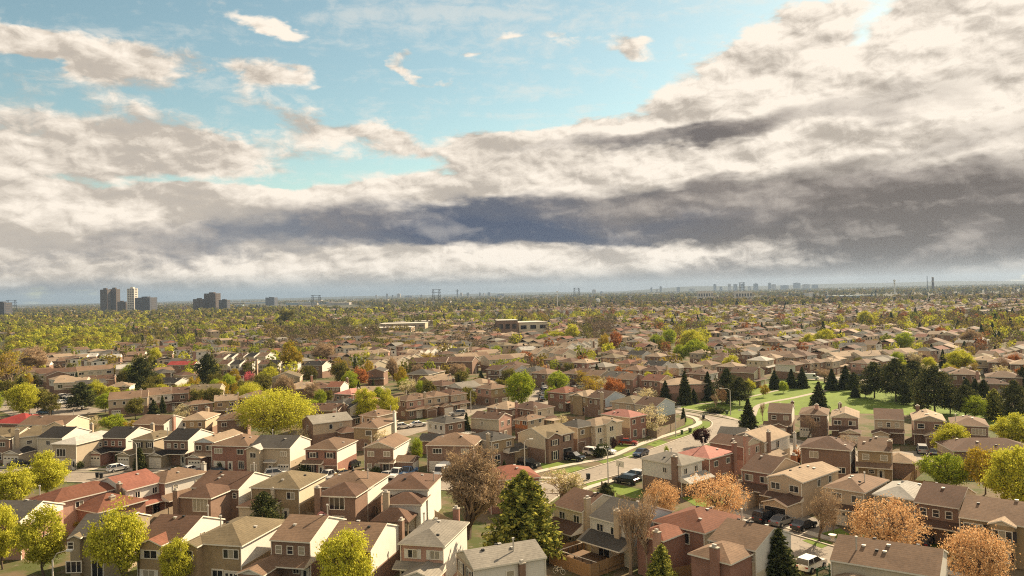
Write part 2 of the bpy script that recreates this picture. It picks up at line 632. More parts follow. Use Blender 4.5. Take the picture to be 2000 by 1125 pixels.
def smoothline(pts, n=4):
    """Catmull-Rom through world points"""
    out = []
    P = [pts[0]] + list(pts) + [pts[-1]]
    for i in range(1, len(P) - 2):
        for k in range(n):
            t = k / n
            a, b, c, d = P[i - 1], P[i], P[i + 1], P[i + 2]
            out.append(0.5 * ((2 * b) + (c - a) * t + (2 * a - 5 * b + 4 * c - d) * t * t + (3 * b - a - 3 * c + d) * t ** 3))
    out.append(P[-2])
    return out


# main street that climbs to the right and bends round the park
flat('road', [(1000, 972), (1036, 955), (1120, 925), (1200, 901.6), (1264.6, 880.7), (1321.6, 860), (1380.5, 839), (1391, 830), (1387, 822), (1362, 813), (1310, 806), (1200, 797),
              (1200, 790), (1320, 800.5), (1441, 822), (1500, 846), (1600, 872), (1700, 884), (1810, 880), (1900, 885), (1900, 905), (1700, 912), (1560, 898), (1450, 862), (1420, 850), (1330, 887), (1251, 915), (1188, 932), (1120, 952), (1060, 985)], ASPH, 0.012)
kl = smoothline(pp((1036, 954), (1120, 924.5), (1200, 901), (1264.6, 880.2), (1321.6, 859.5), (1380.5, 838.5), (1391, 829), (1386, 821.5), (1362, 812.5), (1310, 805.5), (1210, 797)))
strip('kerb', kl, 0.3, CONC, 0.0, 0.13)
kr = smoothline(pp((1070, 984), (1120, 953), (1188, 933), (1251, 916), (1330, 888), (1418, 851)))
strip('kerb', kr, 0.3, CONC, 0.0, 0.13)
strip('kerb', smoothline(pp((1205, 789.5), (1320, 800), (1441, 821.5), (1500, 845), (1600, 871))), 0.3, CONC, 0.0, 0.13)
strip('pavement', smoothline(pp((1036, 926), (1050.9, 921.6), (1110, 909), (1189.6, 893), (1235, 874), (1281.7, 857), (1330, 842), (1361, 830), (1365, 824), (1356, 816), (1330, 810))), 1.6, CONC, 0.0, 0.10)
strip('pavement', smoothline(pp((1110, 974), (1150, 953), (1200, 938), (1236, 926))), 1.5, CONC, 0.0, 0.10)
for pix in ([(1053, 906), (1075, 899), (1115, 909), (1062, 917)], [(1076, 922), (1128, 911), (1144, 915), (1092, 928)], [(1168, 902), (1190, 896), (1203, 899), (1180, 906)],
            [(1195, 870), (1218, 866), (1236, 871), (1202, 882)], [(1215, 889), (1240, 880), (1250, 884), (1230, 895)], [(1262, 868), (1288, 859), (1306, 864), (1280, 873)],
            [(1283, 853), (1338, 833), (1354, 827), (1353, 819), (1340, 816), (1290, 838)], [(1302, 857), (1340, 843), (1366, 832), (1370, 822), (1388, 824), (1386, 834), (1345, 849), (1318, 858)],
            [(1143, 945), (1185, 933), (1190, 935), (1150, 951)], [(1165, 962), (1200, 944), (1255, 958), (1255, 972), (1210, 975)], [(1135, 968), (1160, 958), (1172, 966), (1150, 975)], [(1330, 972), (1380, 965), (1420, 985), (1380, 1000)]):
    flat('lawn', pix, GRASS, 0.03)
# park
flat('park_lawn', [(1330, 797), (1322, 782), (1400, 772), (1480, 754), (1520, 745), (1560, 738), (1640, 750), (1720, 752), (1800, 762), (1860, 772), (2000, 800), (2000, 850), (1900, 826), (1800, 812), (1700, 808), (1600, 806), (1520, 815), (1470, 836), (1441, 818), (1380, 806)], GRASSP, 0.016)
strip('park_path', smoothline(pp((1458, 832), (1470, 812), (1478, 795), (1500, 786), (1545, 778), (1590, 768), (1640, 757))), 1.8, PATHM, 0.03)
strip('park_path', smoothline(pp((1322, 797), (1380, 805), (1430, 817), (1450, 826))), 1.4, PATHM, 0.035)
strip('park_path', smoothline(pp((1310, 796), (1340, 791), (1400, 786), (1460, 776), (1520, 762))), 1.2, PATHM, 0.035)
# street in front of the left row
DS = [Vector(p + (0,)) for p in ((-260, 186), (-190, 178), (-106, 161.5), (-60, 153.5), (-12, 145), (8, 141))]
DS = smoothline(DS)
strip('road', DS, 8.0, ASPH, 0.008)
for off in (4.15, -4.15):
    L, Rr = strip_pts(DS, abs(off) * 2)
    strip('kerb', L if off > 0 else Rr, 0.28, CONC, 0.0, 0.13)
L, Rr = strip_pts(DS, 13.5)
strip('pavement', L, 1.5, CONC, 0.0, 0.10)
# little street at the lower right
SS = smoothline(pp((1330, 1003), (1400, 1024), (1500, 1052), (1590, 1080), (1700, 1112), (1850, 1160)))
strip('road', SS, 8.0, ASPH, 0.008)
L, Rr = strip_pts(SS, 8.3)
strip('kerb', L, 0.28, CONC, 0.0, 0.13)
strip('kerb', Rr, 0.28, CONC, 0.0, 0.13)
L, Rr = strip_pts(SS, 13.0)
strip('pavement', L, 1.5, CONC, 0.0, 0.10)
flat('driveway', [(1400, 985), (1470, 965), (1500, 985), (1560, 1000), (1640, 1030), (1590, 1052), (1500, 1032), (1420, 1008)], DRIVE, 0.02)
for pix in ([(1567, 1056), (1590, 1050), (1628, 1061), (1605, 1071)], [(1605, 1042), (1640, 1032), (1660, 1044), (1640, 1055)], [(1790, 1060), (1830, 1050), (1850, 1080), (1815, 1095)]):
    flat('lawn', pix, GRASS, 0.03)
# car park and court at the far left, mid-distance streets
flat('car_park', [(60, 800), (90, 778), (135, 785), (200, 800), (130, 815), (90, 812)], ASPH, 0.016)
strip('road', smoothline(pp((-60, 770), (30, 800), (60, 815), (110, 820), (170, 800), (200, 805))), 8, ASPH, 0.012)
strip('road', smoothline(pp((770, 850), (830, 832), (870, 822), (905, 806), (955, 790))), 8, ASPH, 0.012)
strip('road', smoothline(pp((590, 800), (640, 782), (700, 770))), 8, ASPH, 0.012)
strip('road', smoothline(pp((1045, 790), (1060, 762), (1120, 757), (1260, 768), (1300, 775))), 8, ASPH, 0.012)
strip('road', smoothline(pp((1550, 742), (1620, 737), (1690, 742), (1780, 727), (1860, 718), (1960, 690))), 8, ASPH, 0.012)
flat('car_park', [(1918, 698), (1960, 682), (2020, 684), (2020, 702), (1960, 706)], ASPH, 0.016)
flat('sports_field', [(740, 664), (800, 654), (860, 656), (850, 668), (780, 674)], GRASSP, 0.02)
flat('sports_field', [(530, 668), (560, 655), (600, 658), (590, 672)], GRASSP, 0.02)

# ------------------------------------------------------------------ houses
WCACHE = {}


def window_meshes(w, h, n, style, curt):
    key = (round(w, 1), round(h, 1), n, style, curt)
    if key in WCACHE:
        return WCACHE[key]
    w, h = key[0], key[1]
    f = MB()
    t, d = 0.10, 0.07
    f.box(-w / 2, w / 2, -d, 0.04, -h / 2, -h / 2 + t)
    f.box(-w / 2, w / 2, -d, 0.04, h / 2 - t, h / 2)
    f.box(-w / 2, -w / 2 + t, -d, 0.04, -h / 2 + t, h / 2 - t)
    f.box(w / 2 - t, w / 2, -d, 0.04, -h / 2 + t, h / 2 - t)
    for k in range(1, n):
        x = -w / 2 + w * k / n
        f.box(x - 0.04, x + 0.04, -d + .01, 0.03, -h / 2 + t, h / 2 - t)
    if style == 'sash':
        f.box(-w / 2 + t, w / 2 - t, -d + .012, 0.025, -0.03, 0.03)
    fm = f.mesh('window', [TRIM])
    p = MB()
    p.poly([(-w / 2 + t, -0.02, -h / 2 + t), (w / 2 - t, -0.02, -h / 2 + t), (w / 2 - t, -0.02, h / 2 - t), (-w / 2 + t, -0.02, h / 2 - t)])
    pm = p.mesh('pane', [GLASS2 if curt else GLASS])
    if curt == 2 and n > 1:             # one light curtained, the others dark
        p = MB()
        for k in range(n):
            x0, x1 = -w / 2 + t + (w - 2 * t) * k / n, -w / 2 + t + (w - 2 * t) * (k + 1) / n
            p.poly([(x0, -0.02, -h / 2 + t), (x1, -0.02, -h / 2 + t), (x1, -0.02, h / 2 - t), (x0, -0.02, h / 2 - t)], k % 2)
        pm = p.mesh('pane', [GLASS, GLASS2])
    WCACHE[key] = (fm, pm)
    return WCACHE[key]


SM = {}


def simple_mesh(key, fn):
    if key not in SM:
        SM[key] = fn()
    return SM[key]


def roof_mesh(b, x0, x1, y0, y1, h, kind, slope, t=0.17):
    """closed roof with shingle top (0) and trim band and soffit (1); returns ridge height function"""
    def top(x, y):
        if kind == 'gx':
            return h + t + slope * min(y - y0, y1 - y)
        if kind == 'gy':
            return h + t + slope * min(x - x0, x1 - x)
        return h + t + slope * min(x - x0, x1 - x, y - y0, y1 - y)
    w, d = x1 - x0, y1 - y0
    A, B, C, D = (x0, y0), (x1, y0), (x1, y1), (x0, y1)
    if kind == 'gx':
        r0, r1 = (x0, (y0 + y1) / 2), (x1, (y0 + y1) / 2)
        faces = [(A, B, r1, r0), (C, D, r0, r1)]
        ends = [(B, r1), (r1, C), (D, r0), (r0, A)]
        eaves = [(A, B), (C, D)]
    elif kind == 'gy':
        r0, r1 = ((x0 + x1) / 2, y0), ((x0 + x1) / 2, y1)
        faces = [(B, C, r1, r0), (D, A, r0, r1)]
        ends = [(A, r0), (r0, B), (C, r1), (r1, D)]
        eaves = [(B, C), (D, A)]
    else:
        if d >= w:
            r0, r1 = ((x0 + x1) / 2, y0 + w / 2), ((x0 + x1) / 2, y1 - w / 2)
            faces = [(A, B, r0), (B, C, r1, r0), (C, D, r1), (D, A, r0, r1)]
        else:
            r0, r1 = (x0 + d / 2, (y0 + y1) / 2), (x1 - d / 2, (y0 + y1) / 2)
            faces = [(A, B, r1, r0), (B, C, r1), (C, D, r0, r1), (D, A, r0)]
        ends = []
        eaves = [(A, B), (B, C), (C, D), (D, A)]
        if abs(d - w) < 1e-6:
            faces = [(A, B, r0), (B, C, r0), (C, D, r0), (D, A, r0)]
    for f in faces:
        b.poly([(x, y, top(x, y)) for x, y in f], 0)
    for p, q in eaves + ends:
        zp, zq = top(*p), top(*q)
        b.poly([(*p, zp - t), (*q, zq - t), (*q, zq), (*p, zp)], 1)
    if kind == 'hip':
        b.poly([(*D, h), (*C, h), (*B, h), (*A, h)], 1)
    else:
        for f in faces:
            b.poly([(x, y, top(x, y) - t) for x, y in f][::-1], 1)
    return top


def face_frame(face, W, D, o):
    """matrix taking (u along the face from its left, out of the wall, z) to house space"""
    if face == 'f':
        ex, ey, org = (1, 0, 0), (0, -1, 0), (-W / 2 + o, -D / 2 + o, 0)
    elif face == 'r':
        ex, ey, org = (0, 1, 0), (1, 0, 0), (W / 2 - o, -D / 2 + o, 0)
    elif face == 'l':
        ex, ey, org = (0, -1, 0), (-1, 0, 0), (-W / 2 + o, D / 2 - o, 0)
    else:
        ex, ey, org = (-1, 0, 0), (0, 1, 0), (W / 2 - o, D / 2 - o, 0)
    M = Matrix.Identity(4)
    for r in range(3):
        M[r][0], M[r][1], M[r][2], M[r][3] = ex[r], -ey[r], (0, 0, 1)[r], org[r]
    return M     # local y points INTO the wall


def house(loc, rz, W, D, roof='gx', rc='brown', uf='beige', us='white', lo='brick', h=5.2, slope=0.36, win=(), doors=(), pent=(), bump=(), gar=(), ext=(), chim=(), vents=2, pipe=None, zb=2.7, lf=None, trim=None, name='house', o=0.32, seed=0, gable=None, cheap=False):
    rr = random.Random(seed * 91 + 5)
    lf = lf or lo
    root = empty(name, loc, rz)
    tr = trim or TRIM
    x0, x1, y0, y1 = -W / 2 + o, W / 2 - o, -D / 2 + o, D / 2 - o
    if roof == 'gx':
        x0, x1 = -W / 2 + 0.12, W / 2 - 0.12
    if roof == 'gy':
        y0, y1 = -D / 2 + 0.12, D / 2 - 0.12
    b = MB()
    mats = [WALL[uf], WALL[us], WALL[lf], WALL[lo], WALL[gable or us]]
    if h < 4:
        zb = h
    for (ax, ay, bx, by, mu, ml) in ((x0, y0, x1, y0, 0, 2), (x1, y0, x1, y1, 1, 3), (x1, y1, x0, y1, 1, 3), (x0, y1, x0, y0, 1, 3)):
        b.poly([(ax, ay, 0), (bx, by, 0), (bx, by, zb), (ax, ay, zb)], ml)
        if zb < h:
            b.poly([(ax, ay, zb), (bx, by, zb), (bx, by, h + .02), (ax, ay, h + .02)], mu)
    rise = slope * (D if roof == 'gx' else W) / 2
    if roof == 'gx':
        for x, s in ((x1, 1), (x0, -1)):
            q = [(x, y0, h + .02), (x, y1, h + .02), (x, y1, h + slope * o), (x, 0, h + rise - .01), (x, y0, h + slope * o)]
            b.poly(q if s > 0 else q[::-1], 4)
    elif roof == 'gy':
        for y, s in ((y0, 1), (y1, -1)):
            q = [(x0, y, h + .02), (x1, y, h + .02), (x1, y, h + slope * o), (0, y, h + rise - .01), (x0, y, h + slope * o)]
            b.poly(q if s > 0 else q[::-1], 4)
    b.build('wall', mats, root)
    rb = MB()
    top = roof_mesh(rb, -W / 2, W / 2, -D / 2, D / 2, h, roof, slope)
    ro = rb.build('roof', [ROOF[rc], tr], root)
    # small vents and pipes on the slopes
    for k in range(vents):
        vx = rr.uniform(-W * .32, W * .36)
        vy = rr.uniform(-D * .22, D * .1) if roof == 'gx' else rr.uniform(-D * .3, D * .3)
        z = top(vx, vy)
        m = simple_mesh(('vent', k % 2), lambda: _vent(k % 2))
        link('roof_vent', m, ro, Matrix.Translation((vx, vy, z)))
    if pipe:
        px_, py_ = pipe[0] * W - W / 2, pipe[1] * D - D / 2
        z = top(px_, py_)
        m = simple_mesh(('pipe',), _pipe)
        link('vent_pipe', m, ro, Matrix.Translation((px_, py_, z)))
    fr = {k: face_frame(k, W, D, 0) for k in 'frlb'}
    ins = {'f': y0 + D / 2, 'r': W / 2 - x1, 'l': x0 + W / 2, 'b': D / 2 - y1}
    wid = {'f': W, 'r': D, 'l': D, 'b': W}

    def place(face, u, z, out=0.0):
        return fr[face] @ Matrix.Translation((u * wid[face], ins[face] - out, z))

    for wd in win:
        face, u, z, w, hh = wd[:5]
        n = wd[5] if len(wd) > 5 else 2
        sh = wd[6] if len(wd) > 6 else None
        out = wd[7] if len(wd) > 7 else 0.0
        curt = rr.choice((0, 0, 0, 2, 1)) if not cheap else rr.choice((0, 0, 1))
        fm, pm = window_meshes(w, hh, n, 'sash' if n == 1 and not cheap else '', curt)
        wo = link('window', fm, root, place(face, u, z, out))
        link('pane', pm, wo)
        if sh:
            for sx in (-1, 1):
                sm = MB()
                xa = sx * (w / 2 + 0.22)
                sm.box(xa - 0.2, xa + 0.2, -0.05, 0.02, -hh / 2, hh / 2)
                sm.build('shutter', [SHUT if sh == 'd' else SHUTW], wo)
    for dd in doors:
        face, u, w, hh, kind = dd[:5]
        out = dd[5] if len(dd) > 5 else 0.0
        m = MB()
        m.box(-w / 2 - .08, w / 2 + .08, -0.045, 0.03, 0, hh + .08, 1)
        m.box(-w / 2, w / 2, -0.075, 0.02, 0, hh, 0)
        if kind == 'g' and rr.random() < .6:
            for k in range(4):
                xx = -w / 2 + w * (k + .5) / 4
                m.box(xx - w * .075, xx + w * .075, -0.085, 0, hh - .55, hh - .25, 2)
        if kind == 'd':
            m.box(-w * .2, w * .2, -0.085, 0, hh * .3, hh * .85, 2)
        if kind == 's':
            m.box(-w / 2 + .1, -.05, -0.085, 0, .1, hh - .1, 2)
            m.box(.05, w / 2 - .1, -0.085, 0, .1, hh - .1, 2)
        m.build({'g': 'garage_door', 'b': 'garage_door', 'o': 'garage_door', 'd': 'door', 's': 'patio_door'}[kind], [{'b': DOORB, 'o': DOORD}.get(kind, DOORM), TRIM, GLASS], root, place(face, u, 0, out))  # an open garage is a dark panel painted for the shade within
    for q in pent:                       # lean-to roof between the storeys: face, u0, u1, z, projection
        face, u0, u1, z, pj = q[:5]
        F = fr[face] @ Matrix.Translation((0, ins[face], 0))
        a, c = u0 * wid[face], u1 * wid[face]
        m = MB()
        zt = z + pj * 0.42
        P = [(a, -pj, z), (c, -pj, z), (c, 0, zt), (a, 0, zt), (a, -pj, z - .16), (c, -pj, z - .16), (c, 0, z - .16), (a, 0, z - .16)]
        P = [F @ Vector(p) for p in P]
        m.poly([P[0], P[1], P[2], P[3]], 0)
        m.poly([P[4], P[5], P[1], P[0]], 1)
        m.poly([P[5], P[6], P[2], P[1]], 1)
        m.poly([P[7], P[4], P[0], P[3]], 1)
        m.poly([P[7], P[6], P[5], P[4]], 1)
        m.build('pent_roof', [ROOF[q[5] if len(q) > 5 else rc], tr], root)
        if len(q) > 6 and q[6]:          # posts
            for k in range(q[6]):
                pm = MB()
                xx = a + .2 + (c - a - .4) * k / max(1, q[6] - 1)
                pm.box(xx - .07, xx + .07, -pj + .1, -pj + .24, 0, z - .16, 0, F)
                pm.build('porch_post', [TRIM], root)
    for q in bump:                       # full-height bay with its own gable: face, u0, u1, projection, roof height, wall, gable colour
        face, u0, u1, pj = q[:4]
        hh = q[4] if len(q) > 4 else h
        wl = q[5] if len(q) > 5 else uf
        gl = q[6] if len(q) > 6 else wl
        F = fr[face] @ Matrix.Translation((0, ins[face], 0))
        a, c = u0 * wid[face], u1 * wid[face]
        mid = (a + c) / 2
        rs = slope * (c - a) / 2 * 1.05
        back = min(D * .45, rs / slope + .4)
        m = MB()

        def V(x, y, z):
            return F @ Vector((x, y, z))
        e = .25
        m.poly([V(a + e, -pj, 0), V(c - e, -pj, 0), V(c - e, -pj, hh), V(a + e, -pj, hh)], 0)
        m.poly([V(c - e, -pj, 0), V(c - e, 0.1, 0), V(c - e, 0.1, hh), V(c - e, -pj, hh)], 0)
        m.poly([V(a + e, 0.1, 0), V(a + e, -pj, 0), V(a + e, -pj, hh), V(a + e, 0.1, hh)], 0)
        m.poly([V(a + e, -pj, hh), V(c - e, -pj, hh), V(mid, -pj, hh + rs * (1 - 2 * e / (c - a)))], 1)
        m.build('bay_wall', [WALL[wl], WALL[gl]], root)
        m = MB()
        t = .15
        for s, xa in ((-1, a), (1, c)):
            q4 = [V(xa, -pj - .25, hh + t - .04), V(mid, -pj - .25, hh + rs + t), V(mid, back, hh + rs + t), V(xa, back if hh > 4 else .05, hh + t - .04)]
            m.poly(q4 if s < 0 else q4[::-1], 0)
            e4 = [V(xa, -pj - .25, hh - .06), V(mid, -pj - .25, hh + rs), V(mid, -pj - .25, hh + rs + t), V(xa, -pj - .25, hh + t - .04)]
            m.poly(e4 if s < 0 else e4[::-1], 1)
            m.poly([V(xa, -pj - .25, hh - .06), V(xa, .05, hh - .06), V(xa, .05, hh + t - .04), V(xa, -pj - .25, hh + t - .04)], 1)
        m.build('bay_roof', [ROOF[q[7] if len(q) > 7 else rc], tr], root)
    for q in gar:                        # garage wing: face, u0, u1, projection, wall, door kind, gable colour, roof colour
        face, u0, u1, pj, wl, dk = q[:6]
        gl = q[6] if len(q) > 6 else 'white'
        rcc = q[7] if len(q) > 7 else rc
        F = fr[face] @ Matrix.Translation((0, ins[face], 0))
        a, c = u0 * wid[face], u1 * wid[face]
        mid, hh = (a + c) / 2, 2.55
        rs = .34 * (c - a) / 2

        def V(x, y, z):
            return F @ Vector((x, y, z))
        e = .22
        m = MB()
        m.poly([V(a + e, -pj, 0), V(c - e, -pj, 0), V(c - e, -pj, hh), V(a + e, -pj, hh)], 0)
        m.poly([V(c - e, -pj, 0), V(c - e, .05, 0), V(c - e, .05, hh), V(c - e, -pj, hh)], 0)
        m.poly([V(a + e, .05, 0), V(a + e, -pj, 0), V(a + e, -pj, hh), V(a + e, .05, hh)], 0)
        m.poly([V(a + e, -pj, hh), V(c - e, -pj, hh), V(mid, -pj, hh + rs * .88)], 1)
        m.build('garage_wall', [WALL[wl], WALL[gl]], root)
        m = MB()
        t = .14
        for s, xa in ((-1, a), (1, c)):
            q4 = [V(xa, -pj - .3, hh + t - .03), V(mid, -pj - .3, hh + rs + t), V(mid, .05, hh + rs + t), V(xa, .05, hh + t - .03)]
            m.poly(q4 if s < 0 else q4[::-1], 0)
            e4 = [V(xa, -pj - .3, hh - .05), V(mid, -pj - .3, hh + rs), V(mid, -pj - .3, hh + rs + t), V(xa, -pj - .3, hh + t - .03)]
            m.poly(e4 if s < 0 else e4[::-1], 1)
            m.poly([V(xa, -pj - .3, hh - .05), V(xa, .05, hh - .05), V(xa, .05, hh + t - .03), V(xa, -pj - .3, hh + t - .03)], 1)
        m.build('garage_roof', [ROOF[rcc], tr], root)
        w = (c - a) - 1.0
        m = MB()
        m.box(-w / 2 - .08, w / 2 + .08, -.03, .03, 0, 2.18, 1)
        m.box(-w / 2, w / 2, -.06, .02, 0, 2.1, 0)
        if dk == 'g':
            for k in range(4):
                xx = -w / 2 + w * (k + .5) / 4
                m.box(xx - w * .07, xx + w * .07, -.07, 0, 1.5, 1.78, 2)
        m.build('garage_door', [{'b': DOORB, 'o': DOORD}.get(dk, DOORM), TRIM, GLASS], root, F @ Matrix.Translation((mid, -pj, 0)))  # open garages get a dark panel in place of a shaded interior
    for q in ext:                        # single-storey wing with a hipped roof: face, u0, u1, projection, height, wall
        face, u0, u1, pj, hh, wl = q[:6]
        F = fr[face] @ Matrix.Translation((0, ins[face], 0))
        a, c = u0 * wid[face], u1 * wid[face]
        m = MB()
        m.box(a + .3, c - .3, -pj + .3, 0.05, 0, hh, 0, F)
        m.build('wing_wall', [WALL[wl]], root)
        m = MB()
        m2 = MB()
        roof_mesh(m2, a, c, -pj, (c - a) * .35 - .5, hh, 'hip', .40)
        m2.v = [tuple(F @ Vector(p)) for p in m2.v]
        m2.build('wing_roof', [ROOF[q[6] if len(q) > 6 else rc], tr], root)
    for q in chim:                       # face, u, top height, material, width, extra projection
        face, u, zt, ml = q[:4]
        cw = q[4] if len(q) > 4 else .8
        ep = q[5] if len(q) > 5 else 0.0
        F = fr[face] @ Matrix.Translation((u * wid[face], ins[face] - ep, 0))
        m = MB()
        m.box(-cw / 2, cw / 2, -.5, 0, 0, zt, 0, F)
        m.box(-cw / 2 - .06, cw / 2 + .06, -.56, .06, zt, zt + .12, 1, F)
        m.box(-cw / 4, cw / 4, -.38, -.12, zt + .12, zt + .4, 2, F)
        m.build('chimney', [WALL[ml], CONC, METAL], root)
    if not cheap:
        for xx, yy in ((x0 - .02, y0 - .06), (x1 + .02, y0 - .06)):
            m = MB()
            m.box(xx - .05, xx + .05, yy - .05, yy + .05, 0, h)
            m.build('downpipe', [tr], root)
    return root


def _vent(k):
    m = MB()
    if k:
        m.box(-.16, .16, -.16, .16, -.15, .16)
    else:
        m.box(-.16, .16, -.14, .14, -.15, .10)
        m.box(-.21, .21, -.18, .18, .10, .16)
    return m.mesh('roof_vent', [METAL if k == 0 else DARKM])


def _pipe():
    m = MB()
    m.tube([(0, 0, -.3), (0, 0, 1.3)], .09, 8)
    m.tube([(0, 0, 1.3), (0, 0, 1.5)], .16, 8)
    return m.mesh('vent_pipe', [METAL])


def corner_frame(Lp, Rp, h, yaw=None, W=None):
    """world placing of a wall whose eave runs from photo pixel Lp to Rp"""
    a = g(*Lp, h)
    b = g(*Rp, h) if Rp else None
    if b is not None:
        d = b - a
        W = W or math.hypot(d.x, d.y)
        if yaw is None:
            yaw = math.degrees(math.atan2(d.y, d.x))
            mid = (a + b) / 2
        else:
            mid = (a + b) / 2
    else:
        mid = a + Vector((math.cos(R(yaw)), math.sin(R(yaw)), 0)) * W / 2
    return mid, R(yaw), W


HOUSES = []          # (root, centre, radius)


def H(label, Lp, Rp, D, roof='gx', rc='brown', uf='beige', us='white', lo='brick', yaw=None, W=None, h=5.2, cat='house', group=None, **k):
    mid, rz, W = corner_frame(Lp, Rp, h, yaw, W)
    back = Vector((-math.sin(rz), math.cos(rz), 0)) * D / 2
    c = mid + back
    root = house((c.x, c.y, 0), rz, W, D, roof, rc, uf, us, lo, h=h, seed=len(HOUSES), **k)
    tag(root, label, cat, group)
    HOUSES.append((root, c, max(W, D) / 2, rz, W, D))
    return root


# ------------------------------------------------------------------ near houses, one line each, from the photograph's left to right
def three(f='f', z=4.15):
    return [(f, u, z, .95, 1.1, 1) for u in (.2, .48, .76)]


def two(f='f', z=4.15, w=1.5, n=2, sh=None, a=.25, b=.75):
    return [(f, a, z, w, 1.15, n, sh), (f, b, z, w, 1.15, n, sh)]


# --- bottom row
H('dark-roofed house with a white gable behind the two left-edge yellow-green maples', (-48, 1019), (38.5, 1020.5), 9, 'gx', 'dkgrey', 'brick', 'white', 'pinkbrick', win=[('r', .35, 4.2, 1.8, 1.2, 2), ('r', .6, 1.5, 1.5, 1.2, 2)], zb=4.6)
H('grey-brick house with dark roof and small front gable between two yellow-green maples', (134, 1050), (236, 1047), 9, 'gx', 'dkgrey', 'greybrick', 'greybrick', 'greybrick', bump=[('f', .02, .28, .7, 5.2, 'greybrick', 'greybrick', 'olive')], win=[('f', .12, 1.6, 2.0, 1.5, 3, None, .7), ('f', .07, 4.3, .8, 1.0, 1, None, .7), ('f', .92, 4.3, .8, 1.0, 1)], doors=[('f', .52, 1.5, 2.2, 's')])
H('tan-brick house whose front gable stands forward under a dark red-brown roof', (262, 1057.5), (352, 1060), 10, 'gx', 'dkbrown', 'tanbrick', 'white', 'tanbrick', yaw=-12, bump=[('f', .22, .78, 1.6, 5.2, 'tanbrick', 'tanbrick', 'redbrown')], win=[('f', .5, 4.1, 1.9, 1.15, 2, 'w', 1.6), ('f', .46, 1.4, 1.7, 1.7, 2, 'w', 1.6), ('r', .5, 4.6, 1, 1, 1)], pipe=(.95, .65), zb=2.7)
H('olive-roofed tan-brick house with a triple front window and white siding on its right', (366, 1060), (468.5, 1071), 11, 'hip', 'olive', 'tanbrick', 'white', 'tanbrick', yaw=-14, bump=[('f', .0, .32, 1.2, 5.2, 'tanbrick', 'tanbrick', 'olive')], win=[('f', .78, 4.2, 2.2, 1.2, 3), ('f', .16, 4.2, .9, 1.1, 1, None, 1.2)], doors=[('f', .54, 1.5, 2.2, 's'), ('f', .82, 2.4, 2.1, 'g')], pipe=(.3, .35))
H('brown gabled house with three small front windows and a low white-gabled garage', (524.6, 1057.8), (606.4, 1061), 10, 'gx', 'brown', 'brick', 'white', 'brick', yaw=-14, win=three() + [('f', .62, 1.7, .9, .8, 2)], doors=[('f', .84, 1.0, 2.1, 'd')], pent=[('f', .0, 1.0, 2.75, 1.9)], gar=[('f', -.34, .34, 4.5, 'brick', 'g', 'white')], pipe=(.92, .55), vents=3, zb=2.6)
H('brown gabled house mostly hidden by the bottom-centre yellow-green tree', (626, 1073), (724, 1078.7), 10, 'gx', 'brown', 'brick', 'white', 'brick', yaw=-14, win=three(), chim=[('r', .92, 6.3, 'brick')], doors=[('f', .3, 2.4, 2.1, 'g')], zb=2.7)
H('grey hip-roofed house with white shutters on pink brick and a low grey front roof', (776.5, 1064), (868.5, 1070), 10, 'hip', 'grey', 'pinkbrick', 'white', 'pinkbrick', yaw=-14, win=two(sh='w', w=1.3, a=.3, b=.77) + [('f', .12, 1.6, 1.2, 1, 2)], pent=[('f', -.06, 1.0, 2.7, 1.3)], gar=[('f', .25, 1.02, 3.6, 'pinkbrick', 'g', 'white')], chim=[('b', .3, 7.0, 'redbrick')], vents=3, pipe=(.12, .72), zb=.6)
H('low grey-roofed white house with dark shutters at the bottom edge beside the plank fence', (924.6, 1115), (1069, 1091), 6.4, 'gx', 'grey', 'white', 'beige', 'white', yaw=23, h=5.0, win=[('f', .5, 3.6, 1.0, 1.4, 1), ('l', .3, 4.0, 1.4, 1.3, 2, 'd'), ('l', .75, 4.0, 1.6, 1.3, 3, 'd')], vents=4, pipe=(.62, .28), gable='cream', chim=[('f', .65, 4.9, 'brick', .7)])
# --- second row, seen from the back, left of the big bare tree
H('red-brown hip-roofed house with pink right wall at the lower left behind the maples', (42, 979), (112.6, 984), 12, 'hip', 'redbrown', 'cream', 'pinkbrick', 'pinkbrick', yaw=-30, win=[('r', .35, 4.3, 1.3, 1.0, 2)], ext=[('r', .3, 1.0, 5.5, 3.6, 'redbrick')], chim=[('r', .62, 5.0, 'beige', .8, 3.0)], doors=[('r', .8, 1.8, 2.1, 's', 5.2)], zb=3.2, pipe=(.2, .1))
H('semi-detached house with a bright red roof and a red lean-to behind it', (164.7, 952), (257, 957.5), 7.0, 'gy', 'red', 'beige', 'white', 'pinkbrick', yaw=-28, win=[('f', .62, 4.0, .9, 1.2, 2), ('r', .3, 4.2, 1.0, 1.1, 2), ('r', .75, 4.2, 1.0, 1.1, 2), ('r', .35, 1.6, 1.0, 1.0, 2)], pent=[('r', -.05, 1.1, 2.7, 2.0)], chim=[('f', .83, 6.3, 'brick')], doors=[('r', .8, 1.6, 2.1, 's')], zb=2.7, lf='beige')
H('tan hip-roofed semi-detached house beside the bright red roof', (275, 941), (313, 943), 9, 'hip', 'brown', 'redbrick', 'white', 'pinkbrick', yaw=-28, W=7, win=[('r', .25, 4.2, 1.0, 1.0, 1), ('r', .75, 4.2, 1.0, 1.0, 1), ('r', .3, 1.5, 1.6, 1.6, 2)], pent=[('r', -.05, 1.05, 2.7, 1.8)], chim=[('b', .2, 6.6, 'white')], vents=4, zb=2.7)
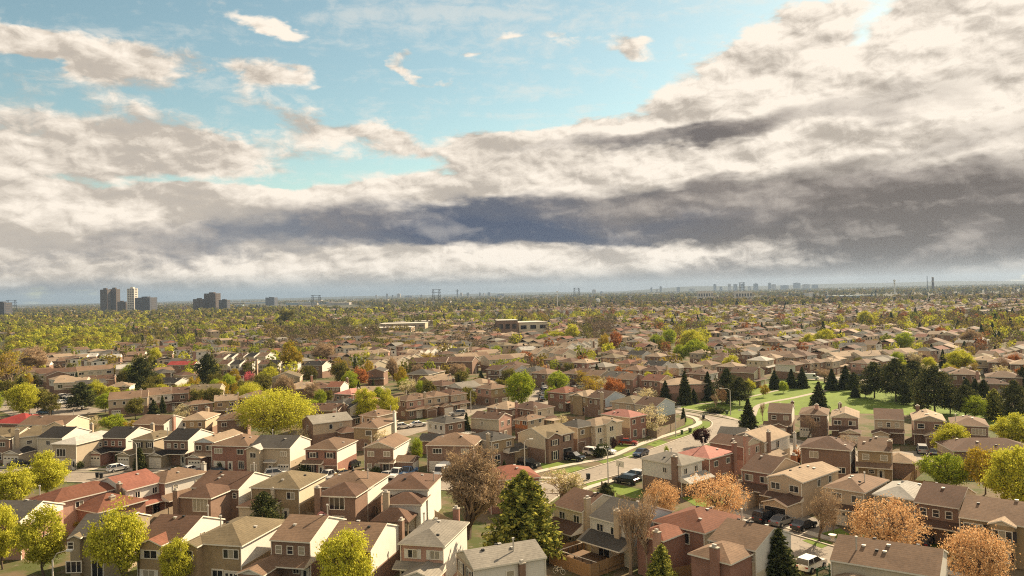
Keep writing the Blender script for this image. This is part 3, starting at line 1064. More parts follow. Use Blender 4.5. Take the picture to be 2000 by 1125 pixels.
H('brown gabled house with a rear wing holding a white four-pane window', (370, 954.6), (466.6, 957.5), 9.5, 'gx', 'dkbrown', 'brick', 'white', 'brick', yaw=-14, win=[('f', .2, 4.2, 1.3, 1.2, 2), ('f', .9, 4.3, .7, .9, 1), ('f', .62, 4.1, 2.6, 2.0, 4, None, 5.2)], ext=[('f', .14, .86, 5.5, 5.1, 'brick', 'dkbrown')], chim=[('f', .16, 6.2, 'brick', .8, 5.3)], doors=[('f', .62, 1.8, 2.2, 's', 5.2)], pipe=(.98, .5), vents=4)
H('brown hip-roofed beige house behind the round dark pine of the lower left', (482, 956), (589, 955), 10, 'hip', 'olive', 'tanbrick', 'cream', 'tanbrick', yaw=-12, win=[('f', .8, 4.2, 1.4, 1.2, 2), ('f', .3, 4.0, 1.2, 1.0, 2)], ext=[('f', .0, .62, 4.0, 3.2, 'cream', 'dkbrown')], chim=[('f', .47, 5.1, 'cream', .5)], doors=[('f', .7, 1, 2.1, 'd')])
H('brown hip-roofed house with a tall rear brick wing and big white triple window', (611, 954.4), (722, 954), 9.5, 'hip', 'brown', 'brick', 'white', 'brick', yaw=-12, win=[('f', .21, 4.2, 1.3, 1.2, 2), ('f', .93, 4.4, .6, .7, 1), ('f', .64, 4.1, 2.5, 1.9, 3, None, 4.7)], ext=[('f', .27, 1.0, 5.0, 5.1, 'brick', 'dkbrown')], chim=[('f', .32, 6.4, 'brick', .9, 4.8)], doors=[('f', .66, 1.9, 2.2, 's', 4.7)], pipe=(.82, .4), vents=3)
H('white-walled house with a dark brown hip roof above a brown backyard pavilion', (742, 959), (839, 956), 9.5, 'hip', 'dkbrown', 'white', 'white', 'white', yaw=-8, win=[('f', .18, 4.2, .9, .7, 2)], ext=[('f', .16, .98, 4.0, 3.9, 'white', 'dkbrown')], chim=[('f', .27, 5.8, 'greige', .9, 4.0)], pipe=(.95, .5), vents=3)
H('brick house with a rust-red roof behind the big bare tree', (955, 941.5), (1057, 933.5), 8, 'hip', 'rust', 'redbrick', 'redbrick', 'redbrick', win=[('f', .28, 4.2, 1.5, 1.3, 2), ('f', .9, 4.3, .9, 1.0, 2)], ext=[('f', .4, .95, 2.8, 3.0, 'redbrick', 'redbrown')], chim=[('f', .55, 5.2, 'brick')], vents=4)
# --- left street, fronts towards us
H('brown-brick house with a small cream front gable at the left edge', (-30, 857), (18, 858), 9, 'gx', 'olive', 'brick', 'cream', 'brick', yaw=-8, W=7.5, bump=[('f', .45, .98, .8, 5.2, 'brick', 'cream')], win=[('f', .74, 4.1, 1.3, 1.1, 2, None, .8), ('f', .66, 1.5, .8, 1.6, 1, None, .8), ('f', .88, 1.5, .8, 1.6, 1, None, .8)])
H('cream-sided house with an olive roof and tall chimney at the far left', (20, 857), (82, 851), 9, 'gx', 'olive', 'cream', 'cream', 'cream', win=[('f', .6, 4.0, 1.2, .9, 1)], chim=[('f', .22, 7.0, 'beige')])
H('black-roofed cream house with a separate-looking white gabled garage in front', (74.7, 856), (117, 857.5), 9.5, 'gx', 'black', 'cream', 'white', 'cream', yaw=-12, W=6.5, win=[('f', .42, 4.2, 1.1, 1.0, 2)], gar=[('f', -.75, -.03, 4.6, 'greige', 'g', 'white')], chim=[('b', .05, 6.8, 'beige')])
H('grey-green raised bungalow with white porch stairs and a broad front window', (96.7, 868.5), (150, 869.5), 14, 'hip', 'ltgrey', 'greige', 'greige', 'greige', yaw=-14, slope=.3, win=[('f', .38, 3.5, 2.4, 1.7, 3), ('r', .5, 4.0, .9, .9, 1)], doors=[('f', .35, 2.6, 2.0, 'g'), ('f', .86, .95, 2.1, 'd', .05)])
H('black-roofed house with three windows in pink brick and a pink garage gable', (196.5, 856), (242.8, 858), 9.5, 'gx', 'black', 'redbrick', 'white', 'redbrick', yaw=-12, win=three(), pent=[('f', -.12, 1.0, 2.7, 1.4)], gar=[('f', -.12, .5, 3.6, 'redbrick', 'g', 'white', 'black')], chim=[('b', .05, 6.8, 'beige')], vents=1)
H('olive hip-roofed house with dark shutters behind the tall lamp of the left street', (254, 860), (302, 860), 9, 'hip', 'olive', 'greybrick', 'greige', 'greybrick', yaw=-12, win=two(w=1.0, a=.3, b=.78, sh='d'), pent=[('f', .0, 1.0, 2.7, 1.3)], gar=[('f', -.25, .38, 3.2, 'greybrick', 'g', 'cream')], pipe=(.9, .6))
H('black-roofed brick house with three small windows and a white-gabled garage at left', (318, 861), (366.7, 862), 9.5, 'gx', 'black', 'brick', 'white', 'brick', yaw=-13, win=three(), pent=[('f', -.05, 1.0, 2.7, 1.5)], gar=[('f', -.3, .32, 3.0, 'greybrick', 'p', 'white', 'black')], doors=[('f', .76, 1.0, 2.1, 'd')], zb=2.7)
H('house with a pale blue-white front gable and arched-window garage', (377, 864.5), (417.5, 865.5), 11, 'gy', 'tan', 'brick', 'beige', 'brick', yaw=-13, gable='blue', win=two(w=1.4, n=2), pent=[('f', -.02, 1.0, 2.75, 1.0)], gar=[('f', .02, .78, 2.6, 'brick', 'g', 'white')], zb=2.7)
H('red-brick house with a brown hip roof and white garage, black sedan in front', (415.3, 869.5), (480, 875), 9.5, 'hip', 'brown', 'redbrick', 'redbrick', 'redbrick', yaw=-14, win=[('f', .2, 4.2, 1.9, 1.1, 3), ('f', .76, 4.15, 1.5, 1.15, 2), ('f', .78, 1.5, 1.4, 1.7, 3)], doors=[('f', .22, 2.5, 2.1, 'g'), ('f', .5, .95, 2.1, 'd')], vents=4)
H('grey-roofed greige house with a projecting gabled bay and white side gable', (484.8, 876), (566.5, 877), 9.5, 'gx', 'dkgrey', 'greige', 'white', 'greige', yaw=-12, bump=[('f', .0, .37, 1.6, 5.2, 'greige', 'greige', 'ltgrey')], win=[('f', .19, 4.1, 1.4, 1.1, 2, None, 1.6), ('f', .83, 4.2, 1.5, 1.0, 3), ('f', .2, 1.5, 1.4, 1.8, 2, None, 1.6)], pent=[('f', .38, .66, 2.65, .9, 'ltgrey')], doors=[('f', .82, 2.3, 2.1, 'g'), ('f', .5, .95, 2.1, 'd')], pipe=(.15, .75))
H('pink-brick hip-roofed house with dark shutters and a white pickup in its drive', (592, 879), (660.5, 879.5), 10, 'hip', 'brown', 'redbrick', 'white', 'redbrick', yaw=-12, win=two(sh='d', w=1.4) + [('f', .17, 1.5, 1.6, 1.7, 3, 'd')], pent=[('f', -.05, .56, 2.7, 1.2)], doors=[('f', .78, 2.5, 2.1, 'b'), ('f', .48, .95, 2.1, 'd')], zb=2.7)
H('brick house with a beige front gable and a small attached white garage at right', (707, 876.5), (771.7, 876), 10, 'gy', 'brown', 'brick', 'white', 'brick', yaw=-11, gable='greige', win=two(w=1.4) + [('f', .2, 1.5, 1.0, 1.5, 1), ('f', .44, 1.5, 1.0, 1.5, 1)], pent=[('f', .54, 1.02, 2.7, 1.1)], doors=[('f', .72, 1.3, 2.3, 's')], gar=[('r', .04, .5, 3.6, 'brick', 'w', 'brick')], pipe=(.1, .3))
H('brown hip-roofed brick house with a white van in its drive', (829, 872), (927.5, 871), 9.5, 'hip', 'brown', 'brick', 'brick', 'brick', yaw=-10, win=[('f', .24, 4.15, 1.9, 1.15, 3), ('f', .8, 4.15, 1.6, 1.15, 3), ('f', .55, 1.4, .8, 1.7, 1), ('f', .8, 1.4, 1.7, 1.7, 3)], doors=[('f', .2, 2.5, 2.1, 'g')], vents=3)
# --- left side of the main street (fronts face right)
H('dark hip-roofed house with white side siding and a side garage, facing the main street', (913, 853), (957, 864), 6.6, 'hip', 'dkgrey', 'white', 'tanbrick', 'brick', yaw=-48, win=[('f', .62, 4.2, .7, .8, 1)] + two('r', w=1.4, n=3, a=.2, b=.72) + [('r', .25, 1.5, 1.5, 1.7, 2)], pent=[('r', .5, 1.0, 2.7, 1.5)], gar=[('b', .0, .55, 3.8, 'tanbrick', 'g', 'cream')], chim=[('f', .86, 6.6, 'greige')], zb=2.8, lf='brick')
H('pale-sided house with a gabled bay, dark shutters and a dark open garage', (1014, 846), (1062, 857), 8.6, 'gy', 'olive', 'cream', 'brick', 'brick', yaw=-48, bump=[('r', .02, .5, .7, 5.2, 'brick', 'brick', 'olive')], win=[('r', .26, 4.1, 1.5, 1.2, 3, 'd', .7), ('r', .76, 4.3, 1.5, 1.1, 3, 'd'), ('r', .26, 1.5, 1.3, 1.8, 2, 'd', .7)], doors=[('r', .76, 2.5, 2.2, 'o')], gable='cream', zb=2.8, lf='brick')
H('olive-roofed beige house with a brown garage door, next along the main street', (1093, 830), (1123, 838), 7.0, 'hip', 'dkgrey', 'cream', 'tanbrick', 'brick', yaw=-48, win=two('r', w=1.4, n=3), doors=[('r', .2, 2.3, 2.1, 'b')], zb=2.8, lf='brick')
H('tan-roofed cream house with a small white-trimmed gable over its front windows', (1128, 827), (1160, 834), 9.5, 'hip', 'tan', 'cream', 'cream', 'cream', yaw=-48, bump=[('r', .3, .68, .7, 5.4, 'cream', 'cream', 'tan')], win=[('r', .16, 4.2, 1.4, 1.2, 2), ('r', .5, 4.2, 1.4, 1.2, 2, None, .7), ('r', .2, 1.5, 1.2, 1.8, 2), ('r', .5, 1.5, 1.8, 1.9, 3, None, .7)], doors=[('r', .86, 2.4, 2.1, 'b')])
H('pink-roofed brick house beside the plank fence on the main street', (1186, 808), (1217, 819), 6.5, 'hip', 'pink', 'beige', 'redbrick', 'redbrick', yaw=-48, win=two('r', w=1.2, n=2) + [('r', .3, 1.5, 1.4, 1.7, 2)], zb=2.8, lf='brick', doors=[('r', .8, 1.0, 2.1, 'd')])
H('brown-roofed house whose tall white side gable faces the bend in the street', (1239, 790.5), (1281.7, 795), 9, 'gx', 'dkbrown', 'cream', 'blue', 'brick', yaw=-44, win=[('f', .3, 4.2, 1.1, .9, 1)], zb=2.4)
# --- right side of the main street (backs towards us)
H('white-sided house with a grey hip roof and a tall brick chimney on its side wall', (1250, 896.5), (1331, 911.5), 6.6, 'hip', 'grey', 'white', 'white', 'brick', yaw=-48, win=[('f', .58, 4.0, .9, 1.0, 2)] + two('r', w=1.0, n=2, a=.22, b=.68) + [('r', .3, 1.5, 1.2, 1.0, 2)], pent=[('r', .0, 1.1, 2.6, 2.0, 'ltgrey')], chim=[('f', .83, 6.6, 'brick', 1.0)], zb=2.5, lf='brick', pipe=(.6, .3))
H('brick house with a pink pyramid roof between the white-sided and the brown-gabled house', (1321.6, 886.5), (1384, 899), 8, 'hip', 'pink', 'redbrick', 'redbrick', 'redbrick', yaw=-48, win=two('r', w=1.3, n=2, a=.28, b=.75) + [('r', .6, 1.5, 1.3, 1.2, 2)], chim=[('r', .97, 7.0, 'redbrick', 1.0)], pipe=(.45, .5), vents=1)
H('brown gabled pink-brick house with a white window, right of the pink roof', (1388, 864), (1448, 875.5), 7, 'gx', 'dkbrown', 'redbrick', 'pinkbrick', 'pinkbrick', yaw=-48, gable='cream', win=[('r', .28, 4.2, .9, 1.3, 2), ('r', .72, 4.2, 1.3, 1.3, 2)], chim=[('r', .1, 7.3, 'pinkbrick', .9)])
H('beige-roofed house with a white rear balcony left of the garages', (1418, 856), (1493, 867.5), 11, 'gy', 'tan', 'greige', 'white', 'beige', yaw=-44, gable='greige', win=[('r', .2, 4.2, 1.2, 1, 2), ('r', .5, 4.2, 1.4, 1.5, 2)], pent=[('r', .0, .5, 2.6, 2.2)], chim=[('r', .12, 7.2, 'brick', .8), ('r', .85, 6.0, 'white', .5, 1.5)], vents=5)
H('low dark-roofed house at the street corner behind the beige roof', (1402, 847.5), (1452, 853), 6, 'gx', 'dkgrey', 'greige', 'greige', 'greige', yaw=-30, h=4.4, vents=0)
# --- houses by the park, right
H('brown gabled brick house with two front windows, leftmost of the row by the park', (1499.6, 806), (1546, 809), 9, 'gx', 'brown', 'brick', 'white', 'brick', yaw=-24, win=two(w=1.2, n=1), pent=[('f', -.18, 1.0, 2.6, 1.6)], gar=[('f', .15, .85, 3.0, 'brick', 'p', 'brick')], chim=[('b', .1, 6.8, 'brick')])
H('hip-roofed brick house behind the small dark bare tree in the park row', (1564, 808), (1613.5, 814), 10, 'hip', 'brown', 'brick', 'white', 'brick', yaw=-24, win=[('f', .55, 4.2, 2.2, 1.2, 3)], doors=[('f', .22, 2.4, 2.1, 'g')], chim=[('f', .6, 7.2, 'pinkbrick', .8, -2.5)])
H('beige-gabled brick house with a wide white double garage', (1622, 815), (1678, 819), 10.5, 'gy', 'tan', 'brick', 'white', 'brick', yaw=-24, gable='cream', win=two(w=1.6, n=2), pent=[('f', -.05, .6, 2.7, 1.6, 'dkbrown')], gar=[('f', .3, 1.06, 4.2, 'brick', 'p', 'cream', 'dkbrown')], chim=[('b', .7, 7.0, 'brick')], pipe=(.3, .6))
H('dark brown gabled house with three windows and a pinkish right wall by the park', (1706.8, 819.5), (1766.5, 822), 9.5, 'gx', 'dkbrown', 'beige', 'pinkbrick', 'brick', yaw=-24, win=three(), pent=[('f', .2, 1.0, 2.7, 1.4)], gar=[('f', -.1, .52, 3.2, 'beige', 'g', 'beige')], gable='beige', vents=0)
H('front-gabled brick house with tan roof and silver minivan in its drive', (1783, 821), (1848.4, 826.5), 10.5, 'gy', 'tan', 'brick', 'white', 'brick', yaw=-24, gable='greige', win=two(w=1.4, n=1), pent=[('f', -.02, 1.0, 2.7, 1.4, 'brown')], gar=[('f', .3, .86, 2.8, 'brick', 'b', 'greige')], chim=[('b', .75, 7.0, 'brick')], vents=5)
H('hip-roofed brick house with a dark front roof slope, rightmost of the park row', (1857.7, 830), (1933, 836), 10, 'hip', 'brown', 'brick', 'white', 'brick', yaw=-26, win=[('f', .72, 4.1, 2.6, 1.4, 4), ('f', .25, 4.1, 1.2, 1.1, 2), ('f', .75, 1.5, 1.8, 1.0, 2)], pent=[('f', .4, 1.0, 2.7, 1.4)], pipe=(.15, .3), vents=3)
H('brown gabled house with a full-width lean-to roof and white right gable', (1674, 880.5), (1743, 884.5), 9, 'gx', 'brown', 'tanbrick', 'white', 'tanbrick', yaw=-26, win=two(w=1.2, n=1, a=.24, b=.76) + [('f', .4, 1.6, 1.1, .7, 1)], pent=[('f', -.05, 1.0, 2.6, 1.5)], ext=[('r', .3, 1.0, 4.0, 2.9, 'brick', 'tan')], doors=[('f', .66, 1.0, 2.1, 'd')], chim=[('f', .93, 6.9, 'brick', .8, -1.6)], vents=4, zb=2.4)
H('brown house behind the twiggy bare tree right of the orange shrub', (1569, 869), (1656, 888), 9, 'hip', 'dkbrown', 'brick', 'white', 'brick', yaw=-30, W=9, win=[('f', .28, 4.1, 1.6, 1.3, 2), ('f', .8, 1.6, 1.4, 1.2, 2)])
H('low dark brown roof among the maples at the right edge', (1890, 886), (2005, 880), 9, 'hip', 'dkbrown', 'brick', 'beige', 'brick', h=4.2, yaw=-10, W=15, vents=3)
# --- right foreground, fronts towards the little street
H('brick house with a dark brown gable roof just left of the tan house', (1447, 918), (1505, 928), 10, 'gx', 'dkbrown', 'redbrick', 'beige', 'beige', yaw=-46, win=two(w=1.5, n=2), pent=[('f', -.1, 1.0, 2.6, 1.8)], gar=[('f', .0, .62, 3.6, 'beige', 'p', 'beige')], chim=[('b', .2, 6.6, 'orange', 1.0)])
H('big tan house with a long tan roof and an open dark garage', (1499.6, 931.5), (1565, 946), 12.2, 'gy', 'tan', 'beige', 'beige', 'beige', yaw=-48, slope=.28, win=two(w=1.6, n=2) + [('r', .45, 4.3, 1.1, 1.2, 2), ('r', .75, 4.3, 1.1, 1.2, 2)], pent=[('f', -.1, 1.0, 2.65, 1.3, 'dkbrown')], gar=[('f', .28, .98, 4.4, 'beige', 'o', 'beige', 'dkbrown')], vents=5)
H('hip-roofed beige house with a white garage behind the small bare street tree', (1610.7, 951), (1687, 966), 10, 'hip', 'brown', 'beige', 'beige', 'beige', yaw=-44, win=two(w=1.6, n=2, a=.3, b=.78), pent=[('f', .3, 1.0, 2.65, 1.2, 'dkbrown')], doors=[('f', .3, 2.6, 2.1, 'g')], vents=4, pipe=(.75, .4))
H('pale grey hip-roofed house behind the big orange tree', (1703, 966.5), (1788.7, 980), 9.5, 'hip', 'ltgrey', 'greige', 'greige', 'greige', yaw=-42, win=[('f', .45, 4.1, 2.6, 1.4, 3)], pent=[('f', .3, 1.0, 2.65, 1.4, 'grey')], doors=[('f', .25, 2.5, 2.1, 'g')], vents=3)
H('red-brown gabled house with three windows between the two big orange trees', (1787, 980.5), (1871, 997), 10, 'gx', 'dkbrown', 'brick', 'beige', 'brick', yaw=-42, win=three(), pent=[('f', .1, 1.0, 2.65, 1.5)], gar=[('f', -.32, .22, 2.6, 'beige', 'p', 'white')], doors=[('f', .86, 1.6, 2.1, 's')], vents=2)
H('brown-roofed tan-brick house with dark shutters at the right edge', (1874, 1010), (2015, 1035), 10, 'gx', 'brown', 'tanbrick', 'beige', 'tanbrick', yaw=-40, bump=[('f', .42, .8, .9, 5.2, 'tanbrick', 'cream', 'tan')], win=[('f', .2, 4.1, 2.2, 1.3, 3, 'd'), ('f', .61, 4.0, 2.2, 1.3, 3, 'd', .9), ('f', .6, 1.4, 1.6, 1.4, 2, 'd', .9)])
H('cream and white semi-detached pair unit with a brown roof, left of its dark-roofed twin', (1075.6, 988.5), (1138, 1002), 9, 'gx', 'dkbrown', 'cream', 'cream', 'tanbrick', yaw=-48, win=two(w=1.2, n=2, a=.3, b=.78) + [('f', .6, 1.5, 1.4, 1.3, 2)], pent=[('f', .0, 1.0, 2.7, 2.4)], chim=[('r', .12, 7.0, 'beige', .9)], zb=2.6, vents=3)
H('white-sided semi-detached unit with a dark grey roof and patio doors behind the bare saplings', (1149.7, 1010.5), (1228, 1031), 9.5, 'gx', 'dkgrey', 'white', 'blue', 'cream', yaw=-48, win=two(w=1.2, n=2, a=.25, b=.6) + [('f', .72, 1.5, 1.2, 1.1, 2), ('r', .6, 3.6, 1.0, 1.6, 1)], pent=[('f', -.05, 1.02, 2.7, 2.4)], doors=[('f', .34, 2.0, 2.2, 's')], chim=[('f', .72, 6.9, 'beige', .8)], zb=2.6, vents=1)
H('red-brick house with a dark red hip roof and a rear wing behind the bare saplings', (1272, 1019.5), (1376, 1045), 9.5, 'hip', 'redbrown', 'redbrick', 'cream', 'redbrick', yaw=-46, win=[('f', .6, 4.1, 1.6, 1.4, 2)], ext=[('f', .1, .66, 5.0, 4.8, 'redbrick', 'redbrown')], chim=[('f', .55, 5.9, 'pinkbrick', .9, 4.9)], vents=4)
H('brown gabled cream house with a brick rear wing and chimney beside the bottom spruce', (1382.4, 1056), (1474.6, 1079), 9, 'gx', 'brown', 'cream', 'white', 'cream', yaw=-46, win=[('f', .9, 4.3, .7, .8, 1), ('f', .3, 3.6, 2.0, 1.9, 3, None, 4.6)], ext=[('f', .05, .95, 5.0, 4.8, 'redbrick', 'brown')], chim=[('f', .64, 6.4, 'redbrick', 1.0, 4.9)], vents=6, pipe=(.15, .7))
H('brown-roofed cream house cut by the bottom edge beside the green railing', (1637, 1100.5), (1816, 1127), 9, 'gx', 'brown', 'cream', 'white', 'cream', yaw=-34, W=10.5, ext=[('f', .05, .45, 3.6, 3.6, 'beige', 'tan')], vents=6, pipe=(.22, .25))
NEAR_N = len(HOUSES)


# ------------------------------------------------------------------ trees
def leafmat(name, col, trans=0.33, var=0.3):
    return mat(name, col, 0.9, var, 1.3, 0.0, objvar=0.10, spec=0.05, trans=trans)


LEAF = {
    'yellow': [leafmat('leaf_yellow', (.54, .50, .052)), leafmat('leaf_lime', (.41, .41, .045)), leafmat('leaf_gold', (.54, .50, .075))],
    'lime': [leafmat('leaf_fresh', (.36, .40, .040)), leafmat('leaf_green', (.20, .27, .030)), leafmat('leaf_bright', (.42, .44, .05))],
    'gold': [leafmat('leaf_ochre', (.46, .33, .035)), leafmat('leaf_amber', (.38, .25, .04)), leafmat('leaf_olive', (.26, .22, .03))],
    'orange': [leafmat('leaf_orange', (.62, .37, .165)), leafmat('leaf_peach', (.68, .46, .25)), leafmat('leaf_rust', (.50, .27, .12))],
    'rust': [leafmat('leaf_russet', (.38, .14, .05)), leafmat('leaf_copper', (.46, .20, .07)), leafmat('leaf_brown', (.22, .10, .045))],
    'cream': [leafmat('blossom_cream', (.66, .54, .30)), leafmat('blossom_white', (.74, .64, .44)), leafmat('blossom_leaf', (.38, .34, .10))],
    'pink': [leafmat('blossom_pink', (.62, .13, .16)), leafmat('blossom_rose', (.72, .24, .24)), leafmat('blossom_dusk', (.40, .08, .10))],
    'olive': [leafmat('leaf_oldolive', (.17, .155, .035)), leafmat('leaf_moss', (.12, .115, .03)), leafmat('leaf_khaki', (.25, .205, .055))],
    'conifer': [leafmat('needle_dark', (.046, .056, .022), .12), leafmat('needle_mid', (.075, .086, .030), .15), leafmat('needle_lit', (.14, .135, .045), .2)],
    'pine': [leafmat('pine_dark', (.055, .064, .026), .12), leafmat('pine_mid', (.10, .105, .036), .15), leafmat('pine_lit', (.21, .19, .065), .2)],
    'goldpine': [leafmat('cone_green', (.17, .19, .045), .25), leafmat('cone_gold', (.52, .47, .09), .3), leafmat('cone_olive', (.29, .28, .06), .25)],
    'purple': [leafmat('leaf_purple', (.045, .022, .022), .2), leafmat('leaf_plum', (.07, .03, .028), .2), leafmat('leaf_maroon', (.09, .04, .03), .2)],
    'fartwig': [leafmat('far_twig', (.22, .155, .095), .1), leafmat('far_branch', (.15, .11, .07), .1)],
    'fargold': [leafmat('far_gold', (.26, .20, .04)), leafmat('far_ochre', (.19, .15, .04))],
    'farlime': [leafmat('far_lime', (.27, .28, .036)), leafmat('far_green', (.17, .185, .030))],
    'farolive': [leafmat('far_olive', (.165, .15, .038)), leafmat('far_moss', (.105, .098, .03))],
    'faryellow': [leafmat('far_yellow', (.46, .43, .045)), leafmat('far_lemon', (.33, .32, .038))],
    'farrust': [leafmat('far_rust', (.28, .12, .05)), leafmat('far_russet', (.20, .09, .04))],
    'twig': [leafmat('twig_brown', (.40, .28, .17), .2), leafmat('twig_grey', (.32, .235, .155), .2), leafmat('twig_bud', (.50, .35, .19), .3)],
}
BARK = mat('bark', (.115, .078, .052), 0.95, 0.35, 2.0, 8.0)
TWIG = mat('bare_twigs', (.36, .25, .16), 0.9, 0.25, 1.0, objvar=.12)


def leaves(cent, per, spread, size, r, stretch=1.5, flat=0.0):
    """leaf cards scattered round clump centres; returns (n,4,3)"""
    n = len(cent) * per
    c = np.repeat(cent, per, axis=0)
    off = r.normal(0, 1, (n, 3)) * np.repeat(spread, per)[:, None]
    off[:, 2] *= .8
    p = c + off
    # leaves look outwards from their clump, so that each clump has a sunny and a shaded side
    nn = off / (np.linalg.norm(off, axis=1)[:, None] + 1e-6) + r.normal(0, .55, (n, 3))
    nn /= np.linalg.norm(nn, axis=1)[:, None]
    a = r.normal(0, 1, (n, 3))
    if not flat:
        a -= (a * nn).sum(1)[:, None] * nn
    a /= np.linalg.norm(a, axis=1)[:, None]
    b = np.cross(nn, a) if not flat else r.normal(0, 1, (n, 3))
    if flat:
        a[:, 2] *= 1 - flat
        b[:, 2] *= 1 - flat
    b -= (a * b).sum(1)[:, None] * a
    b /= np.linalg.norm(b, axis=1)[:, None] + 1e-6
    s = size * r.uniform(.6, 1.35, n)[:, None]
    a, b = a * s * stretch * .5, b * s * .5
    return np.stack([p - a * .9 - b * .5, p + a * .15 - b, p + a + b * .1, p - a * .1 + b], axis=1)


def limb_mesh(name, segs, m):
    b = MB()
    for pts, r0, r1 in segs:
        b.tube(pts, r0, 6 if r0 > .12 else 4 if r0 > .05 else 3, 0, r1, cap=False)
    return b.mesh(name, [m])


def broadleaf(kind, seed, shape='round', nclump=46, per=170, size=.34, H=10.0, Wd=8.0, base=.18, spr=1.0):
    r = np.random.default_rng(seed)
    cent, segs = [], []
    zc, rz_, rx = H * (base + (1 - base) / 2), H * (1 - base) / 2 * .92, Wd / 2 * .86
    k = 0
    lobes = r.normal(0, 1, (7, 3))
    lobes /= np.linalg.norm(lobes, axis=1)[:, None]
    lw = r.uniform(-.34, .42, 7)
    while len(cent) < nclump and k < 5000:
        k += 1
        d = r.normal(0, 1, 3)
        d /= np.linalg.norm(d)
        rad = r.uniform(.30, 1.0) ** .55
        if shape == 'oval':
            prof = 1.0 if d[2] < 0 else 1 - .25 * d[2]
        elif shape == 'spread':
            prof = 1.0 if d[2] > 0 else .9
        else:
            prof = 1.0
        prof *= 1 + sum(w * max(0, float(d @ l)) ** 3 for w, l in zip(lw, lobes))
        c = np.array([d[0] * rx * prof * rad, d[1] * rx * prof * rad, zc + d[2] * rz_ * rad * (1.0 if d[2] > 0 else .9)])
        if all(np.linalg.norm(c - q) > Wd * .085 for q in cent):
            cent.append(c)
    cent = np.array(cent)
    # limbs
    t0 = H * base * 1.1
    tr = H * .022
    segs.append(([(0, 0, 0), (0.03 * H * r.uniform(-1, 1), .02 * H, t0), (0, 0, H * .55)], tr, tr * .45))
    mains = []
    for i in range(7):
        a = i * 2.4 + r.uniform(-.4, .4)
        e = np.array([math.cos(a) * rx * .5, math.sin(a) * rx * .5, zc + r.uniform(-.1, .35) * rz_])
        s0 = np.array([0, 0, t0 + (H * .3) * i / 7])
        mid = s0 * .5 + e * .5 + np.array([0, 0, -.03 * H])
        segs.append(([tuple(s0), tuple(mid), tuple(e)], tr * .5, tr * .2))
        mains.append((mid, e))
    for c in cent:
        m = min(mains, key=lambda q: np.linalg.norm(q[1] - c))
        s0 = m[0] if r.random() < .5 else m[1]
        segs.append(([tuple(s0), tuple((s0 + c) / 2 + r.normal(0, .15, 3)), tuple(c + (c - s0) * .18)], tr * .2, tr * .06))
    V = leaves(cent, per, r.uniform(.042, .088, len(cent)) * Wd * spr, size, r)
    mi = r.choice(3, len(V), p=[.5, .28, .22])
    return limb_mesh('trunk', segs, BARK), quads_mesh('crown', V, LEAF[kind], mi)


def bare(seed, H=10.0, spread=.5, depth=6, buds=None, upright=.5, nmain=7, bud_n=3, bark=None, fine=1.0, stem=.24):
    """leafless tree grown by repeated forking; crown = twigs (and opening buds)"""
    r = random.Random(seed)
    trunk, twigs, tips = [], [], []

    def grow(p, d, L, rad, lev):
        pts = [p]
        q = p
        dd = d
        for k in range(3):
            dd = (dd + Vector((r.gauss(0, .10), r.gauss(0, .10), r.gauss(0, .06) + .05 * upright))).normalized()
            q = q + dd * (L / 3)
            pts.append(q)
        (trunk if lev < 2 else twigs).append((pts, rad, rad * .6))
        if lev >= depth - 1:
            tips.append(q)
            tips.append(pts[2])
            return
        n = nmain if lev == 0 else r.choice((4, 5)) if lev == 1 else r.choice((3, 3, 4))
        for i in range(n):
            a = 2 * math.pi * (i + r.random()) / n
            ax = dd.cross(Vector((math.cos(a), math.sin(a), .2))).normalized()
            ang = r.uniform(.35, .75) * (spread * 1.6) * (1.0 if lev else .9)
            nd = (Matrix.Rotation(ang, 3, ax) @ dd)
            nd.z += upright * .18
            nd.normalize()
            st = pts[-1] if i < 2 else pts[r.choice((1, 2, 2) if lev != 1 else (0, 1, 1, 2))]
            grow(st, nd, L * r.uniform(.62, .85), rad * r.uniform(.48, .62), lev + 1)
    grow(Vector((0, 0, 0)), Vector((0, 0, 1)), H * stem, H * .020, 0)
    allz = max(t.z for t in tips)
    k = H / allz

    def sc(segs):
        return [([p * k for p in pts], max(a * k, .016 * fine), max(b * k, .012 * fine)) for pts, a, b in segs]
    tm = limb_mesh('trunk', sc(trunk), bark or BARK)
    b = MB()
    for pts, a, c in sc(twigs):
        b.tube(pts, a, 3, 0, c, cap=False)
    mats = [bark or TWIG]
    me = b.mesh('crown', mats)
    if buds:
        cen = np.array([tuple(t * k) for t in tips])
        rr = np.random.default_rng(seed)
        V = leaves(cen, bud_n * 2, np.full(len(cen), .22 * H / 10), .075, rr, 7.0) if buds == 'twig' else leaves(cen, bud_n, np.full(len(cen), .16 * H / 10), .18, rr, 1.6)
        mi = rr.choice(3, len(V), p=[.4, .3, .3])
        n0 = len(b.v)
        for q, m in zip(V, mi):
            b.poly(q, 1 + int(m))
        me = b.mesh('crown', mats + LEAF[buds])
    return tm, me


